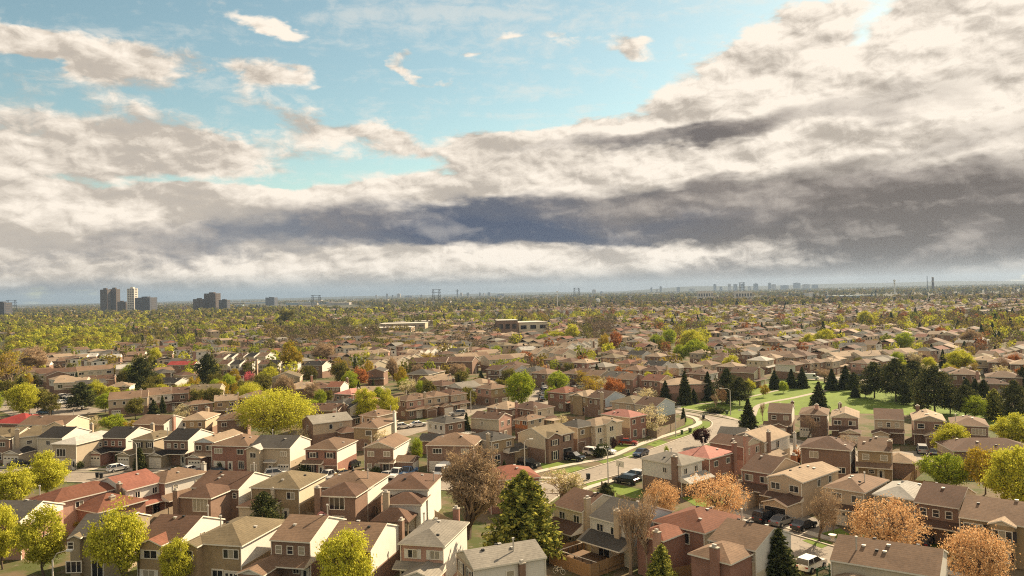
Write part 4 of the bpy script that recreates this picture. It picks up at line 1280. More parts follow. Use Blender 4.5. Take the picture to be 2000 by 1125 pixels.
def conifer(kind, seed, H=10.0, Wd=4.6, whorls=24, size=.30, droop=.22, base=.04, ragged=.25, per=11, pw=.82):
    r = np.random.default_rng(seed)
    cent, sp, segs = [], [], [([(0, 0, 0), (0, 0, H * .5), (0, 0, H * .98)], H * .018, .02)]
    for k in range(whorls):
        t = k / (whorls - 1)
        z = H * (base + (1 - base) * t ** .92)
        L = Wd / 2 * (1 - t) ** pw + .12
        nb = max(4, int(9 * (1 - t) + 4))
        for i in range(nb):
            a = 2 * math.pi * (i + r.random() * .8) / nb + k * .7
            l = L * (1 + r.uniform(-ragged, ragged))
            e = np.array([math.cos(a) * l, math.sin(a) * l, z - l * droop + r.normal(0, .08)])
            s0 = np.array([0, 0, z])
            if l > .5:
                segs.append(([tuple(s0), tuple((s0 + e) / 2 + np.array([0, 0, .06 * l])), tuple(e)], .035, .015))
            m = max(2, int(l / (.30 * H / 10)))
            for j in range(m):
                f = (j + 1) / m
                cent.append(s0 + (e - s0) * f + np.array([0, 0, .06 * l * (1 - f)]))
                sp.append(.10 * H / 10 + .05 * l * f)
    cent, sp = np.array(cent), np.array(sp)
    V = leaves(cent, per, sp, size * H / 10, r, 2.0, .35)
    mi = r.choice(3, len(V), p=[.45, .33, .22])
    return limb_mesh('trunk', segs, BARK), quads_mesh('crown', V, LEAF[kind], mi)


def pine(seed, H=10.0, Wd=7.0, kind='pine', base=.22, tiers=9, size=.26, per=70):
    """open-grown pine: tiers of flat uneven foliage plates on a bare lower trunk"""
    r = np.random.default_rng(seed)
    cent, sp = [], []
    segs = [([(0, 0, 0), (.1, 0, H * .5), (0, .1, H * .95)], H * .022, .05)]
    for k in range(tiers):
        t = k / (tiers - 1)
        z = H * (base + (1 - base) * t)
        L = Wd / 2 * (math.sin(math.pi * min(1, .28 + .72 * t)) ** .7) * (1 - .25 * t) + .3
        nb = 6 if t < .8 else 4
        for i in range(nb):
            a = 2 * math.pi * (i + r.random()) / nb
            l = L * r.uniform(.65, 1.1)
            e = np.array([math.cos(a) * l, math.sin(a) * l, z + l * .18 + r.normal(0, .12)])
            segs.append(([(0, 0, z - .2), tuple((np.array([0, 0, z - .2]) + e) / 2), tuple(e)], .07 * H / 10, .025))
            for j in range(3):
                f = .4 + .3 * j
                cent.append(np.array([0, 0, z]) * (1 - f) + e * f + r.normal(0, .16, 3))
                sp.append(.30 * H / 10 + .06 * l)
    V = leaves(np.array(cent), per, np.array(sp), size * H / 10, r, 1.8, .3)
    mi = r.choice(3, len(V), p=[.45, .33, .22])
    return limb_mesh('trunk', segs, BARK), quads_mesh('crown', V, LEAF[kind], mi)


def shrub(kind, seed, H=2.0, Wd=2.4, n=16, per=60, size=.2):
    r = np.random.default_rng(seed)
    cent = np.array([(r.normal(0, Wd * .2), r.normal(0, Wd * .2), H * r.uniform(.2, .78)) for _ in range(n)])
    V = leaves(cent, per, np.full(n, .13 * Wd), size, r)
    V[:, :, 2] = np.maximum(V[:, :, 2], .02)
    segs = [([(0, 0, 0), (q[0] * .5, q[1] * .5, q[2] * .6), tuple(q)], .04, .015) for q in cent[:8]]
    mi = r.choice(3, len(V), p=[.5, .3, .2])
    return limb_mesh('stems', segs, BARK), quads_mesh('foliage', V, LEAF[kind], mi)


PROTO = {
    'maple': [broadleaf('yellow', s, 'oval', 100, 140, .20, 10, 7.6, .12, .85) for s in (1, 2, 3)],
    'lime': [broadleaf('lime', s, 'round', 96, 140, .20, 10, 8.2, .12, .85) for s in (4, 5, 6)],
    'willow': [broadleaf('yellow', 7, 'spread', 190, 100, .165, 10, 12.0, .10, .72), broadleaf('yellow', 8, 'spread', 110, 110, .20, 10, 9.4, .10, .8)],
    'gold': [broadleaf('gold', s, 'round', 60, 90, .28, 10, 8.4, .14) for s in (9, 10)],
    'orange': [broadleaf('orange', s, 'spread', 150, 52, .19, 10, 11.6, .10, .72) for s in (11, 12, 13)],
    'rust': [broadleaf('rust', s, 'round', 60, 110, .27, 10, 8.6, .12) for s in (14, 15)],
    'cream': [broadleaf('cream', s, 'round', 44, 60, .26, 10, 10.5, .10) for s in (16, 17)],
    'pink': [broadleaf('pink', 18, 'round', 40, 90, .28, 10, 9.5, .14)],
    'olive': [broadleaf('olive', s, 'round', 50, 100, .32, 10, 8.6, .12) for s in (19, 20, 21)],
    'purple': [broadleaf('purple', 22, 'round', 60, 120, .28, 10, 8.6, .10)],
    'bare': [bare(31, buds='twig', bud_n=1), bare(32, spread=.55, buds='twig', bud_n=1), bare(33, spread=.45, upright=.8)],
    'brownhaze': [bare(34, depth=6, spread=.50, upright=.8, nmain=11, buds='twig', bud_n=3, fine=1.3, stem=.13), bare(35, depth=6, spread=.6, nmain=8, buds='gold', bud_n=2, fine=1.2)],
    'sapling': [bare(36, depth=5, spread=.42, upright=1.0, nmain=6, bark=TWIG, fine=1.8, buds='twig', bud_n=1, stem=.16), bare(37, depth=5, spread=.46, upright=1.0, nmain=6, bark=TWIG, fine=1.8, buds='twig', bud_n=1, stem=.18)],
    'budding': [bare(38, depth=6, spread=.6, buds='orange', bud_n=2), bare(39, depth=6, spread=.5, buds='cream', bud_n=2)],
    'spruce': [conifer('conifer', s, 10, 5.4) for s in (41, 42, 43)],
    'goldspruce': [conifer('goldpine', 44, 10, 7.4, whorls=24, size=.32, droop=-.10, ragged=.34, per=11, pw=.58)],
    'cedar': [conifer('conifer', 45, 10, 3.0, whorls=26, droop=-.3, ragged=.1)],
    'pine': [pine(s, Wd=8.4, tiers=10, per=64, size=.24) for s in (51, 52, 53)],
    'darkpine': [pine(54, kind='conifer', base=.12, Wd=8.6), pine(55, kind='conifer', base=.08, Wd=9.0)],
    'shrub': [shrub('olive', 61), shrub('lime', 62)],
    'hedge': [shrub('conifer', 63, 2.0, 2.6, 24, 70)],
    'orangeshrub': [shrub('rust', 64), shrub('gold', 65)],
    'creamshrub': [shrub('cream', 66, 2, 2.6, 20, 40)],
}
PH = {k: (2.0 if 'shrub' in k or k == 'hedge' else 10.0) for k in PROTO}
def _ext(me):
    co = np.empty(len(me.vertices) * 3, np.float32)
    me.vertices.foreach_get('co', co)
    return co.reshape(-1, 3)


PW = {k: 2 * float(np.percentile(np.hypot(*_ext(PROTO[k][0][1])[:, :2].T), 99.2)) for k in PROTO}
PH = {k: float(np.percentile(_ext(PROTO[k][0][1])[:, 2], 99.3)) for k in PROTO}
KN = {'maple': 'maple_tree', 'lime': 'leafy_tree', 'willow': 'willow_tree', 'gold': 'budding_tree', 'orange': 'orange_tree', 'rust': 'rust_leaved_tree', 'cream': 'blossom_tree', 'pink': 'blossom_tree', 'olive': 'olive_green_tree', 'purple': 'purple_leaved_tree',
      'bare': 'bare_tree', 'brownhaze': 'bare_tree', 'sapling': 'bare_tree', 'budding': 'budding_tree', 'spruce': 'spruce_tree', 'goldspruce': 'fir_tree', 'cedar': 'cedar_tree', 'pine': 'pine_tree', 'darkpine': 'pine_tree', 'shrub': 'shrub', 'hedge': 'hedge_bush', 'orangeshrub': 'shrub', 'creamshrub': 'shrub'}
TREES = []


def T(label, kind, x, ytop, ybase, w=None, var=None, rot=None, group=None):
    """tree whose foot is at photo pixel (x, ybase) and whose top reaches ytop; w = crown width in photo pixels"""
    p = g(x, ybase)
    dist = p.y
    hgt = (ybase - ytop) * dist / FPX
    return plant(label, kind, p, hgt, (w * dist / FPX) if w else None, var, rot, group)


def plant(label, kind, p, hgt, wid=None, var=None, rot=None, group=None):
    tm, cm = PROTO[kind][(len(TREES) if var is None else var) % len(PROTO[kind])]
    e = empty(KN[kind], (p.x, p.y, 0), rng.uniform(0, 6.28) if rot is None else rot)
    sz = hgt / PH[kind]
    sx = wid / PW[kind] if wid else sz
    e.scale = (sx, sx, sz)
    sh = 'shrub' in kind or kind == 'hedge'
    link('stems' if sh else 'trunk', tm, e)
    link('foliage' if sh else 'crown', cm, e)
    tag(e, label, 'shrub' if sh else 'tree', group)
    TREES.append((e, p, (wid or sz * PW[kind]) / 2))
    return e


T('yellow-green maple at the very left edge of the foreground', 'maple', 5, 990, 1112, 75)
T('yellow-green maple left of the bottom-left lamp post', 'maple', 85, 998, 1125, 104)
T('tall yellow-green maple between the grey-brick and the tan-brick house', 'maple', 240, 990, 1150, 108)
T('small thin yellow-green tree in front of the tan-brick house', 'maple', 345, 1056, 1160, 66)
T('yellow-green maple at the left street beside the parked black car', 'maple', 92, 888, 975, 88)
T('rounded yellow-green maple at the left frame edge behind the red-brown roof', 'maple', 28, 912, 1000, 82)
T('yellow-green maple in front of the half-hidden brown gabled house at bottom centre', 'maple', 678, 1042, 1185, 116)
T('big yellow-green willow standing behind the left street', 'willow', 535, 764, 862, 170, 0)
T('dark round pine behind the brown roof with three windows', 'darkpine', 517, 963, 1052, 84, 0)
T('large bare brown tree left of the gold-tipped fir', 'brownhaze', 912, 880, 1052, 156, 0)
T('gold-tipped green fir at bottom centre', 'goldspruce', 1026, 930, 1094, 158)
T('cream blossom tree in front of the main street lamp', 'budding', 1098, 922, 985, 100, 1)
T('tall bare sapling clump behind the plank fence, left stem', 'sapling', 1232, 968, 1122, 90, 0)
T('tall bare sapling behind the plank fence, right stem', 'sapling', 1266, 972, 1126, 104, 1)
T('orange tree behind the white-sided semi-detached unit', 'orange', 1290, 940, 1022, 78, 0)
T('round orange tree left of the three parked cars', 'orange', 1408, 927, 1024, 98, 1)
T('dark spruce at the bottom between the cream house and the green railing', 'spruce', 1523, 1038, 1150, 100, 0)
T('gold-green young fir at the bottom beside the brick wing', 'goldspruce', 1293, 1068, 1150, 66)
T('biggest orange tree of the right foreground, in front of the pale grey roof', 'orange', 1728, 974, 1098, 148, 2)
T('orange tree nearest the bottom right corner', 'orange', 1912, 1032, 1164, 134, 0)
T('small bare street tree in front of the hip-roofed beige house', 'bare', 1600, 958, 1057, 86, 1)
T('tiny bare tree beside the white planter on the lawn', 'bare', 1628, 1000, 1045, 24, 0)
T('bare twiggy tree right of the orange shrub by the park row', 'bare', 1628, 852, 920, 92, 1)
T('small dark bare tree in front of the park row garages', 'bare', 1578, 806, 858, 78, 2)
T('lime-green maple behind the silver minivan', 'maple', 1862, 830, 902, 82)
T('lime-green maple in front of the low dark roof', 'lime', 1850, 884, 960, 90)
T('amber tree between two lime-green maples at the right', 'gold', 1925, 876, 965, 90)
T('tall lime-green maple at the right edge of the frame', 'maple', 1985, 876, 1010, 120)
T('lime-green maple at the right edge behind the park row', 'maple', 1985, 812, 880, 90)
T('dark spruce on the park corner right of the street bend', 'spruce', 1462, 782, 848, 46)
T('dark purple-leaved bush tree on the right kerb of the main street', 'purple', 1371, 836, 872, 36)
T('slim dark cedar by the plank fence at the bend', 'cedar', 1335, 797, 826, 12)
T('cream blossom tree in front of the tall white side gable', 'cream', 1273, 792, 850, 72)
T('small round purple tree on the lawn before the pink roof', 'purple', 1199, 857, 880, 14)
T('rusty orange shrub left of the bare twiggy tree', 'orangeshrub', 1556, 878, 915, 40, 0)
T('yellow-green shrub right of the rusty orange shrub', 'shrub', 1580, 892, 918, 36, 1)
T('white blossom tree behind the beige-gabled brick house of the left street', 'cream', 742, 838, 880, 52)
T('green shrub tree in the gap left of the white van house', 'lime', 788, 855, 905, 26)
T('second green shrub tree in the gap left of the white van house', 'lime', 815, 857, 905, 26)
T('two-stemmed lime maple left one of the pair behind the tall white chimney', 'maple', 713, 760, 832, 50)
T('lime maple, right one of the pair behind the tall white chimney', 'maple', 757, 765, 832, 48)
T('dark spruce in front of the white-sided dark-roofed house', 'spruce', 912, 808, 862, 24)
T('cream blossom bush in the pavilion yard', 'cream', 822, 978, 1020, 40)
T('dark low shrub tree on the corner lawn beside the lamp', 'darkpine', 1184, 944, 985, 40, 1)
T('small pale green shrub by the white-sided house roof', 'lime', 1302, 872, 905, 12)
T('large lime maple left of the parked cars in the middle', 'lime', 1018, 728, 800, 62)
T('lime maple right of the parked cars in the middle', 'lime', 1090, 724, 768, 48)
T('cream blossom bush beside the wooden pergola in the middle', 'cream', 1098, 808, 835, 26)
T('pale blossom bush by the three dark spruces', 'cream', 1266, 758, 785, 46)
# park conifers
for x, yt, yb, w, k, lab in ((1338, 727, 790, 34, 'spruce', 'tall dark spruce in front of the pink-brick end house'), (1383, 728, 782, 34, 'spruce', 'dark spruce right of the pink-brick end house'),
                             (1300, 745, 785, 30, 'spruce', 'dark spruce nearest the white side gable'), (1355, 760, 788, 22, 'spruce', 'small dark spruce under the tall one by the end house'), (1420, 722, 787, 58, 'darkpine', 'dark pine beside the yellow-green bush in the park corner'),
                             (1445, 738, 792, 56, 'pine', 'leaning pine near the mulch bed'), (1513, 725, 760, 28, 'spruce', 'round dark conifer in front of the white-walled hip house'),
                             (1546, 722, 758, 28, 'spruce', 'dark spruce left one of the pair by the parked white van'), (1567, 718, 758, 28, 'spruce', 'dark spruce right one of the pair by the parked white van'), (1600, 748, 808, 46, 'spruce', 'dark spruce standing alone on the lit park lawn'),
                             (1625, 722, 762, 32, 'spruce', 'dark spruce left of the leaning park pines'), (1652, 716, 760, 36, 'spruce', 'second dark spruce left of the leaning park pines'), (1670, 752, 776, 22, 'spruce', 'small dark spruce in the middle of the park lawn'),
                             (1708, 708, 778, 66, 'pine', 'broad dark pine, leftmost of the big park pines'), (1750, 702, 784, 70, 'pine', 'broad pine second of the big park pines'), (1786, 706, 774, 70, 'pine', 'pine third of the big park pines'),
                             (1826, 716, 808, 88, 'pine', 'largest park pine, behind the dark brown gabled house'), (1856, 752, 808, 56, 'pine', 'shaded pine right of the largest park pine'), (1886, 754, 817, 64, 'pine', 'pine behind the hip-roofed end house'),
                             (1942, 762, 818, 46, 'goldspruce', 'olive-green conifer at the right end of the park'), (1982, 745, 827, 66, 'pine', 'dark conifer at the right frame edge of the park'), (1888, 740, 776, 26, 'darkpine', 'dark clipped tree, left of three behind the park'),
                             (1905, 741, 778, 26, 'darkpine', 'dark clipped tree, middle of three behind the park'), (1922, 742, 780, 28, 'darkpine', 'dark clipped tree, right of three behind the park'), (1998, 718, 770, 30, 'darkpine', 'tall dark tree cut by the right frame edge')):
    T(lab, k, x, yt, yb, w)
for x, yt, yb, w, k, lab in ((1492, 752, 776, 24, 'gold', 'small amber tree on the back edge of the park lawn'), (1530, 745, 768, 20, 'lime', 'small fresh green tree on the back edge of the park lawn'), (1398, 770, 800, 26, 'sapling', 'thin young tree by the park mulch bed'), (1490, 788, 822, 20, 'sapling', 'thin staked young tree beside the park path'),
                             (1690, 752, 776, 30, 'olive', 'low olive tree under the big park pines'), (1770, 748, 790, 40, 'darkpine', 'dark young pine before the big park pines'), (1905, 775, 822, 50, 'lime', 'fresh green bush tree at the right end of the park'), (1800, 770, 808, 40, 'olive', 'olive tree behind the dark brown gabled park house'), (1668, 728, 766, 34, 'darkpine', 'dark pine left of the big park pines')):
    T(lab, k, x, yt, yb, w)
# middle distance, one by one
for x, yt, yb, w, k, lab in ((45, 750, 815, 90, 'willow', 'yellow tree by the far-left car park'), (160, 748, 800, 66, 'darkpine', 'dark broad pine beside the far-left car park'), (275, 702, 762, 66, 'darkpine', 'dark broad pine right of the long white townhouse row'),
                             (405, 693, 752, 56, 'darkpine', 'dark pine in front of the small red roof'), (304, 680, 722, 30, 'maple', 'yellow tree above the small red roof'), (360, 750, 790, 50, 'willow', 'yellow-green tree before the tan gabled house at left'),
                             (355, 785, 830, 34, 'cream', 'pale yellow blossom tree left of the white-walled hip house'), (435, 745, 785, 38, 'gold', 'amber tree behind the tan gabled house'), (462, 750, 785, 30, 'gold', 'small amber tree beside the dark gable'),
                             (490, 748, 800, 60, 'willow', 'yellow tree behind the big willow'), (605, 782, 815, 50, 'lime', 'lime bush tree right of the big willow'), (399, 782, 822, 32, 'rust', 'rust-brown tree between two tan roofs at left'),
                             (485, 726, 752, 28, 'pink', 'bright pink blossom tree at left'), (452, 730, 752, 34, 'purple', 'dark purple tree beside the pink blossom tree'), (570, 672, 735, 60, 'gold', 'tall amber willow in front of the black-roofed rows'),
                             (700, 720, 758, 48, 'rust', 'rusty-orange round tree left of centre'), (797, 736, 775, 48, 'cream', 'cream blossom tree among the houses left of centre'), (869, 684, 700, 22, 'pink', 'small pink tree among the tan townhouses'),
                             (970, 676, 702, 26, 'lime', 'small lime tree on the long tan terrace'), (1027, 686, 716, 34, 'rust', 'orange-brown tree before the centre townhouses'), (1062, 652, 676, 30, 'lime', 'lime tree, left of the pair above the centre townhouses'),
                             (1090, 646, 672, 36, 'maple', 'yellow-lime tree, left of the bare grove'), (1118, 634, 672, 36, 'maple', 'tall yellow-lime tree beside the bare grove'), (1180, 654, 692, 34, 'gold', 'pale olive tree left of the orange tree at centre right'),
                             (1202, 648, 692, 26, 'rust', 'slim orange tree at centre right'), (1247, 655, 672, 24, 'orange', 'small orange tree behind the grey roofs'), (1282, 652, 682, 32, 'lime', 'lime tree, left of the big lime clump'),
                             (1308, 644, 680, 34, 'lime', 'dark lime tree within the big lime clump'), (1350, 645, 690, 56, 'maple', 'tall yellow-lime tree at the back of the big lime clump'), (1358, 662, 708, 52, 'lime', 'front lime tree of the big lime clump'),
                             (1328, 674, 710, 30, 'lime', 'left front lime tree of the big lime clump'), (1579, 653, 690, 28, 'maple', 'yellow-lime tree left of the front-gabled brick house'), (1613, 645, 682, 44, 'maple', 'broad yellow-lime tree behind the front-gabled brick house'),
                             (1650, 658, 680, 34, 'maple', 'low yellow-lime tree right of the broad one'), (1767, 650, 686, 44, 'lime', 'lime tree right of the white-walled house at right'), (1706, 664, 688, 34, 'gold', 'amber tree beside the white-walled house at right'),
                             (1872, 682, 728, 58, 'maple', 'bright yellow-lime tree above the park pines'), (1952, 700, 732, 36, 'maple', 'smaller bright yellow-lime tree at the far right'), (1836, 640, 660, 22, 'rust', 'small orange tree far right'),
                             (1905, 645, 680, 50, 'brownhaze', 'bare brown tree near the far-right car park'), (1690, 608, 640, 32, 'maple', 'pale lime tree far right'), (1410, 758, 792, 26, 'budding', 'pale orange budding tree behind the park spruces'),
                             (1462, 742, 772, 24, 'maple', 'yellow-green bush at the park edge'), (560, 605, 635, 40, 'olive', 'olive tree mid left'), (1610, 722, 748, 50, 'bare', 'bare tree before the terrace above the park'),
                             (1815, 690, 722, 66, 'bare', 'wide bare grove tree above the park pines'), (1790, 694, 722, 56, 'purple', 'dark brown leafless tree above the park pines'), (900, 712, 740, 50, 'brownhaze', 'bare tree in the dark roofs left of centre'),
                             (840, 690, 718, 48, 'brownhaze', 'bare tree before the large dark roof'), (770, 700, 745, 30, 'brownhaze', 'thin bare tree left of centre'), (660, 700, 745, 44, 'brownhaze', 'bare tree left of the rusty-orange tree'), (640, 672, 712, 64, 'brownhaze', 'bare tree by the tan townhouses'),
                             (20, 690, 762, 80, 'brownhaze', 'large bare tree at the left edge above the car park'), (55, 680, 740, 70, 'brownhaze', 'second large bare tree at the left edge'), (140, 812, 842, 40, 'olive', 'olive shrub tree behind the left street houses'), (185, 812, 846, 40, 'cream', 'pale blossom tree behind the black-roofed house'),
                             (225, 808, 845, 50, 'lime', 'fresh green tree behind the left street'), (265, 778, 818, 40, 'olive', 'dark olive tree before the tan terrace'), (300, 782, 815, 30, 'spruce', 'narrow dark spruce before the tan terrace'), (255, 822, 850, 40, 'gold', 'amber tree behind the olive hip roof'),
                             (330, 822, 852, 40, 'gold', 'amber bush tree behind the black roof at left'), (445, 838, 868, 66, 'brownhaze', 'low bare tree behind the red-brick house'), (590, 835, 872, 34, 'cream', 'white blossom bush right of the big willow'),
                             (940, 725, 750, 20, 'spruce', 'dark spruce by the dark-roofed houses at centre'), (985, 700, 722, 30, 'budding', 'pale budding tree before the cream terrace'), (1250, 700, 722, 30, 'budding', 'pale budding tree among the brown roofs')):
    T(lab, k, x, yt, yb, w)
for x, yt, yb, w, k, lab in ((1310, 925, 945, 40, 'hedge', 'dark hedge bush on the shaded lawn by the white-sided house'), (1172, 868, 893, 40, 'hedge', 'dark clipped hedge between the driveways of the main street'), (430, 903, 922, 12, 'hedge', 'small dark hedge bush by the red-brick house'),
                             (232, 878, 905, 20, 'hedge', 'dark shrub between the bungalow and the pink-brick garage'), (88, 870, 898, 34, 'hedge', 'dark tree-like shrub left of the raised bungalow'), (155, 900, 916, 26, 'hedge', 'dark shrub by the white porch stairs'),
                             (20, 875, 902, 34, 'hedge', 'dark shrub beside the brown-brick house at the left edge'), (273, 875, 920, 26, 'cedar', 'dark columnar cedar beside the left street lamp'), (594, 908, 930, 50, 'hedge', 'dark hedge before the pink-brick hip-roofed house'),
                             (735, 912, 930, 36, 'hedge', 'dark low hedge before the beige-gabled house'), (708, 918, 936, 18, 'maple', 'small yellow-green bush before the beige-gabled house'), (970, 898, 918, 14, 'spruce', 'small conifer before the dark hip-roofed house'), (985, 898, 918, 12, 'spruce', 'small conifer right beside the other, before the dark hip-roofed house'),
                             (1402, 795, 806, 56, 'hedge', 'wide dark low bush in the park mulch bed'), (165, 1008, 1040, 50, 'gold', 'yellow-flowering shrub before the red-brown rear wing'), (1960, 1075, 1100, 40, 'hedge', 'dark hedge at the right edge below the tan-brick house')):
    T(lab, k, x, yt, yb, w)


# ------------------------------------------------------------------ middle-distance houses
LAND = [(535, 800, 'the big yellow willow'), (735, 800, 'the pair of lime maples'), (1340, 765, 'the pink-brick end house'), (1750, 745, 'the big park pines'), (1335, 680, 'the big lime clump'), (700, 738, 'the rusty-orange round tree'),
        (140, 730, 'the long white townhouse row'), (160, 775, 'the dark pine of the car park'), (342, 710, 'the small red roof'), (405, 720, 'the dark pine before the small red roof'), (1150, 655, 'the bare grove'), (1872, 705, 'the bright yellow-lime tree'), (500, 715, 'the black-roofed rows'),
        (797, 755, 'the cream blossom tree'), (1018, 765, 'the big lime maple at centre'), (1090, 745, 'the second lime maple at centre'), (1613, 665, 'the broad yellow-lime trees'), (1458, 755, 'the park spruces'), (1027, 700, 'the orange-brown tree at centre'), (750, 645, 'the long white school'),
        (1010, 640, 'the brown school block'), (60, 790, 'the yellow car-park tree'), (1945, 690, 'the far-right car park'), (1260, 780, 'the tall white side gable'), (1767, 668, 'the lime tree at right'), (140, 680, 'the yellow woods at left'), (285, 790, 'the tan-roofed terrace'), (869, 692, 'the small pink tree')]
RCW = {'brown': 'brown', 'dkbrown': 'dark brown', 'black': 'black', 'grey': 'grey', 'ltgrey': 'pale grey', 'tan': 'tan', 'redbrown': 'red-brown', 'red': 'red', 'pink': 'pink', 'olive': 'olive', 'dkgrey': 'dark grey', 'crimson': 'crimson'}
WCW = {'brick': 'brown-brick', 'redbrick': 'red-brick', 'pinkbrick': 'pink-brick', 'tanbrick': 'tan-brick', 'greybrick': 'grey-brick', 'greige': 'grey-beige', 'orange': 'orange-brick', 'blue': 'pale-sided', 'white': 'white', 'cream': 'cream', 'beige': 'beige'}
FORM = {'gx': 'gabled', 'gy': 'front-gabled', 'hip': 'hip-roofed'}
AUTO = []


def near_land(px, py):
    q = min(LAND, key=lambda l: math.hypot(l[0] - px, (l[1] - py) * 2.2))
    dx, dy = px - q[0], (py - q[1]) * 2.2
    rel = ('right of' if dx > 0 else 'left of') if abs(dx) > abs(dy) else ('in front of' if dy > 0 else 'behind')
    return f'{rel} {q[2]}'


def M(px, py, W, yaw, D=8, roof='gx', rc='brown', uf='brick', us='white', lo='brick', h=5.2, lab=None, kind=None, **k):
    mid, rz, W = corner_frame((px, py), None, h, yaw, W)
    c = mid + Vector((-math.sin(rz), math.cos(rz), 0)) * D / 2
    s = len(HOUSES)
    rr = random.Random(s)
    if 'win' not in k:
        win = (two(w=1.3, a=.26, b=.74) if rr.random() < .6 else three()) if h > 4 else [('f', .3, 1.7, 1.4, 1.1, 2), ('f', .7, 1.7, 1.4, 1.1, 2)]
        if h > 4 and W < 11:
            win = win + [('f', .7, 1.5, 1.4, 1.3, 2)]
        if yaw < -35 and h > 4:
            win = win + [('r', .3, 4.15, 1.2, 1.1, 2), ('r', .72, 4.15, 1.2, 1.1, 2), ('r', .3, 1.5, 1.3, 1.4, 2)]
        k['win'] = win
    if 'doors' not in k and h > 4 and W < 11:
        k['doors'] = [('f' if yaw > -35 else 'r', .24 if yaw > -35 else .75, 2.3, 2.05, rr.choice('gggb'))]
    if 'pent' not in k and h > 4 and W < 11 and rr.random() < .6:
        k['pent'] = [('f' if yaw > -35 else 'r', .0, 1.0, 2.65, 1.1)]
    if 'chim' not in k and rr.random() < .35:
        k['chim'] = [(rr.choice('rb'), rr.uniform(.15, .85), 6.8, rr.choice(['brick', 'beige', 'pinkbrick']))]
    root = house((c.x, c.y, 0), rz, W, D, roof, rc, uf, us, lo, h=h, seed=s, cheap=True, vents=rr.choice((1, 2, 3)), pipe=(rr.uniform(.1, .9), rr.uniform(.2, .8)) if rr.random() < .25 else None, **k)
    tag(root, lab or f'{RCW[rc]} {FORM[roof]} {WCW[uf]} house {near_land(*proj((c.x, c.y, h)))}', 'house')
    if not lab:
        AUTO.append(root)
    HOUSES.append((root, c, max(W, D) / 2, rz, W, D))
    return root


def row(pts, W, yaw, D, cols, roof='gx', wall=('white',), side=('white',), h=5.2, **k):
    for i, (x, y) in enumerate(pts):
        M(x, y, W, yaw, D, roof, cols[i % len(cols)], wall[i % len(wall)], side[i % len(side)], h=h, **k)


# far left
M(-22, 828, 11, -12, 10, 'hip', 'crimson', 'brick', 'brick', lab='hip-roofed house with a bright crimson roof at the left edge')
M(34, 831, 13, -8, 9, 'gx', 'brown', 'cream', 'cream', bump=[('f', .62, .98, .6, 5.2, 'cream')])
M(70, 731.5, 15, 33, 9, 'gx', 'dkbrown', 'white', 'white', win=[('f', u, 4.1, 2.4, 1.2, 3) for u in (.12, .37, .6, .86)] + [('f', .14, 1.5, 2.0, 1.6, 3)], doors=(), pent=(), lab='left half of the long white townhouse row with dark upper windows')
M(150, 725.5, 14.5, 33, 9, 'gx', 'brown', 'cream', 'cream', win=[('f', u, 4.1, 2.0, 1.2, 2) for u in (.12, .37, .6, .86)], doors=(), pent=(), lab='right half of the long townhouse row, cream with a brown roof')
M(226, 722, 8, 25, 9, 'gx', 'ltgrey', 'greige', 'greige')
M(104, 749, 11, 14, 8, 'gx', 'tan', 'cream', 'cream', win=[('f', .2, 4.0, 1.8, 1.4, 2)], doors=(), pent=[('f', .3, 1.0, 3.6, 1.2)])
M(165, 744, 10, 20, 8, 'gx', 'dkbrown', 'brick', 'brick')
M(207, 757, 8, 12, 8, 'hip', 'tan', 'brick', 'white', h=4.2)
M(210.6, 782.4, 9.0, 22, 10, 'gx', 'brown', 'beige', 'beige', lab='left unit of the tan-roofed terrace with a tall windowless left gable')
M(243, 780, 6.5, 22, 10, 'gx', 'brown', 'beige', 'beige', lab='second unit of the tan-roofed terrace at left')
M(285, 773.5, 7.5, 22, 10, 'gx', 'brown', 'white', 'beige', lab='third unit of the tan-roofed terrace, with white front panels')
M(322, 771, 7, 22, 9, 'gx', 'dkbrown', 'brick', 'beige')
M(258, 829, 9, -16, 9, 'gx', 'brown', 'brick', 'white', win=(), doors=(), pent=())
M(300, 749, 9.5, -18, 9, 'gx', 'black', 'brick', 'white', h=4.4)
M(325, 714, 13, -5, 8, 'gx', 'crimson', 'brick', 'white', lab='brick house with a small crimson roof right of the dark broad pine')
M(366, 765, 10, 8, 9, 'gx', 'olive', 'greige', 'greige')
row([(52, 716), (78, 707), (112, 706), (196, 700), (240, 705), (268, 700)], 10, 18, 9, ['tan', 'tan', 'brown', 'ltgrey', 'brown', 'tan'], 'gx', ('beige', 'cream', 'white'), ('white',), h=3.6)
row([(130, 700), (150, 698), (300, 694), (186, 690), (222, 686), (262, 686), (246, 694)], 10, 15, 9, ['tan', 'ltgrey', 'dkbrown', 'tan', 'brown', 'dkbrown', 'brown'], 'gx', ('cream', 'brick'), ('white',), h=3.6)
row([(425, 712.5), (448, 713), (472, 712), (503, 712.5), (522, 713), (548, 714)], 5.0, -12, 10, ['dkbrown', 'black', 'dkbrown', 'dkbrown', 'black', 'dkbrown'], 'gx', ('cream', 'white', 'brick', 'cream', 'white'), ('white',), pent=(), doors=())
row([(418, 700), (434, 699), (456, 698), (477, 697.5), (500, 697)], 5.5, -16, 10, ['dkbrown', 'black', 'dkbrown', 'black', 'brown'], 'gx', ('cream',), ('white',), win=(), doors=(), pent=())
M(592, 715, 9, -14, 9, 'gx', 'black', 'brick', 'white')
M(529, 739, 11, 8, 9, 'gy', 'olive', 'greybrick', 'greige', h=4.4, doors=[('f', .72, 4.2, 2.6, 'o')], win=())
M(553, 762, 13, 14, 10, 'hip', 'tan', 'brick', 'greige', h=3.4)
M(598, 760, 9, 14, 10, 'hip', 'dkbrown', 'brick', 'greige', h=3.4)
M(637, 757, 5, -10, 8, 'gx', 'redbrown', 'brick', 'white', h=4.6)
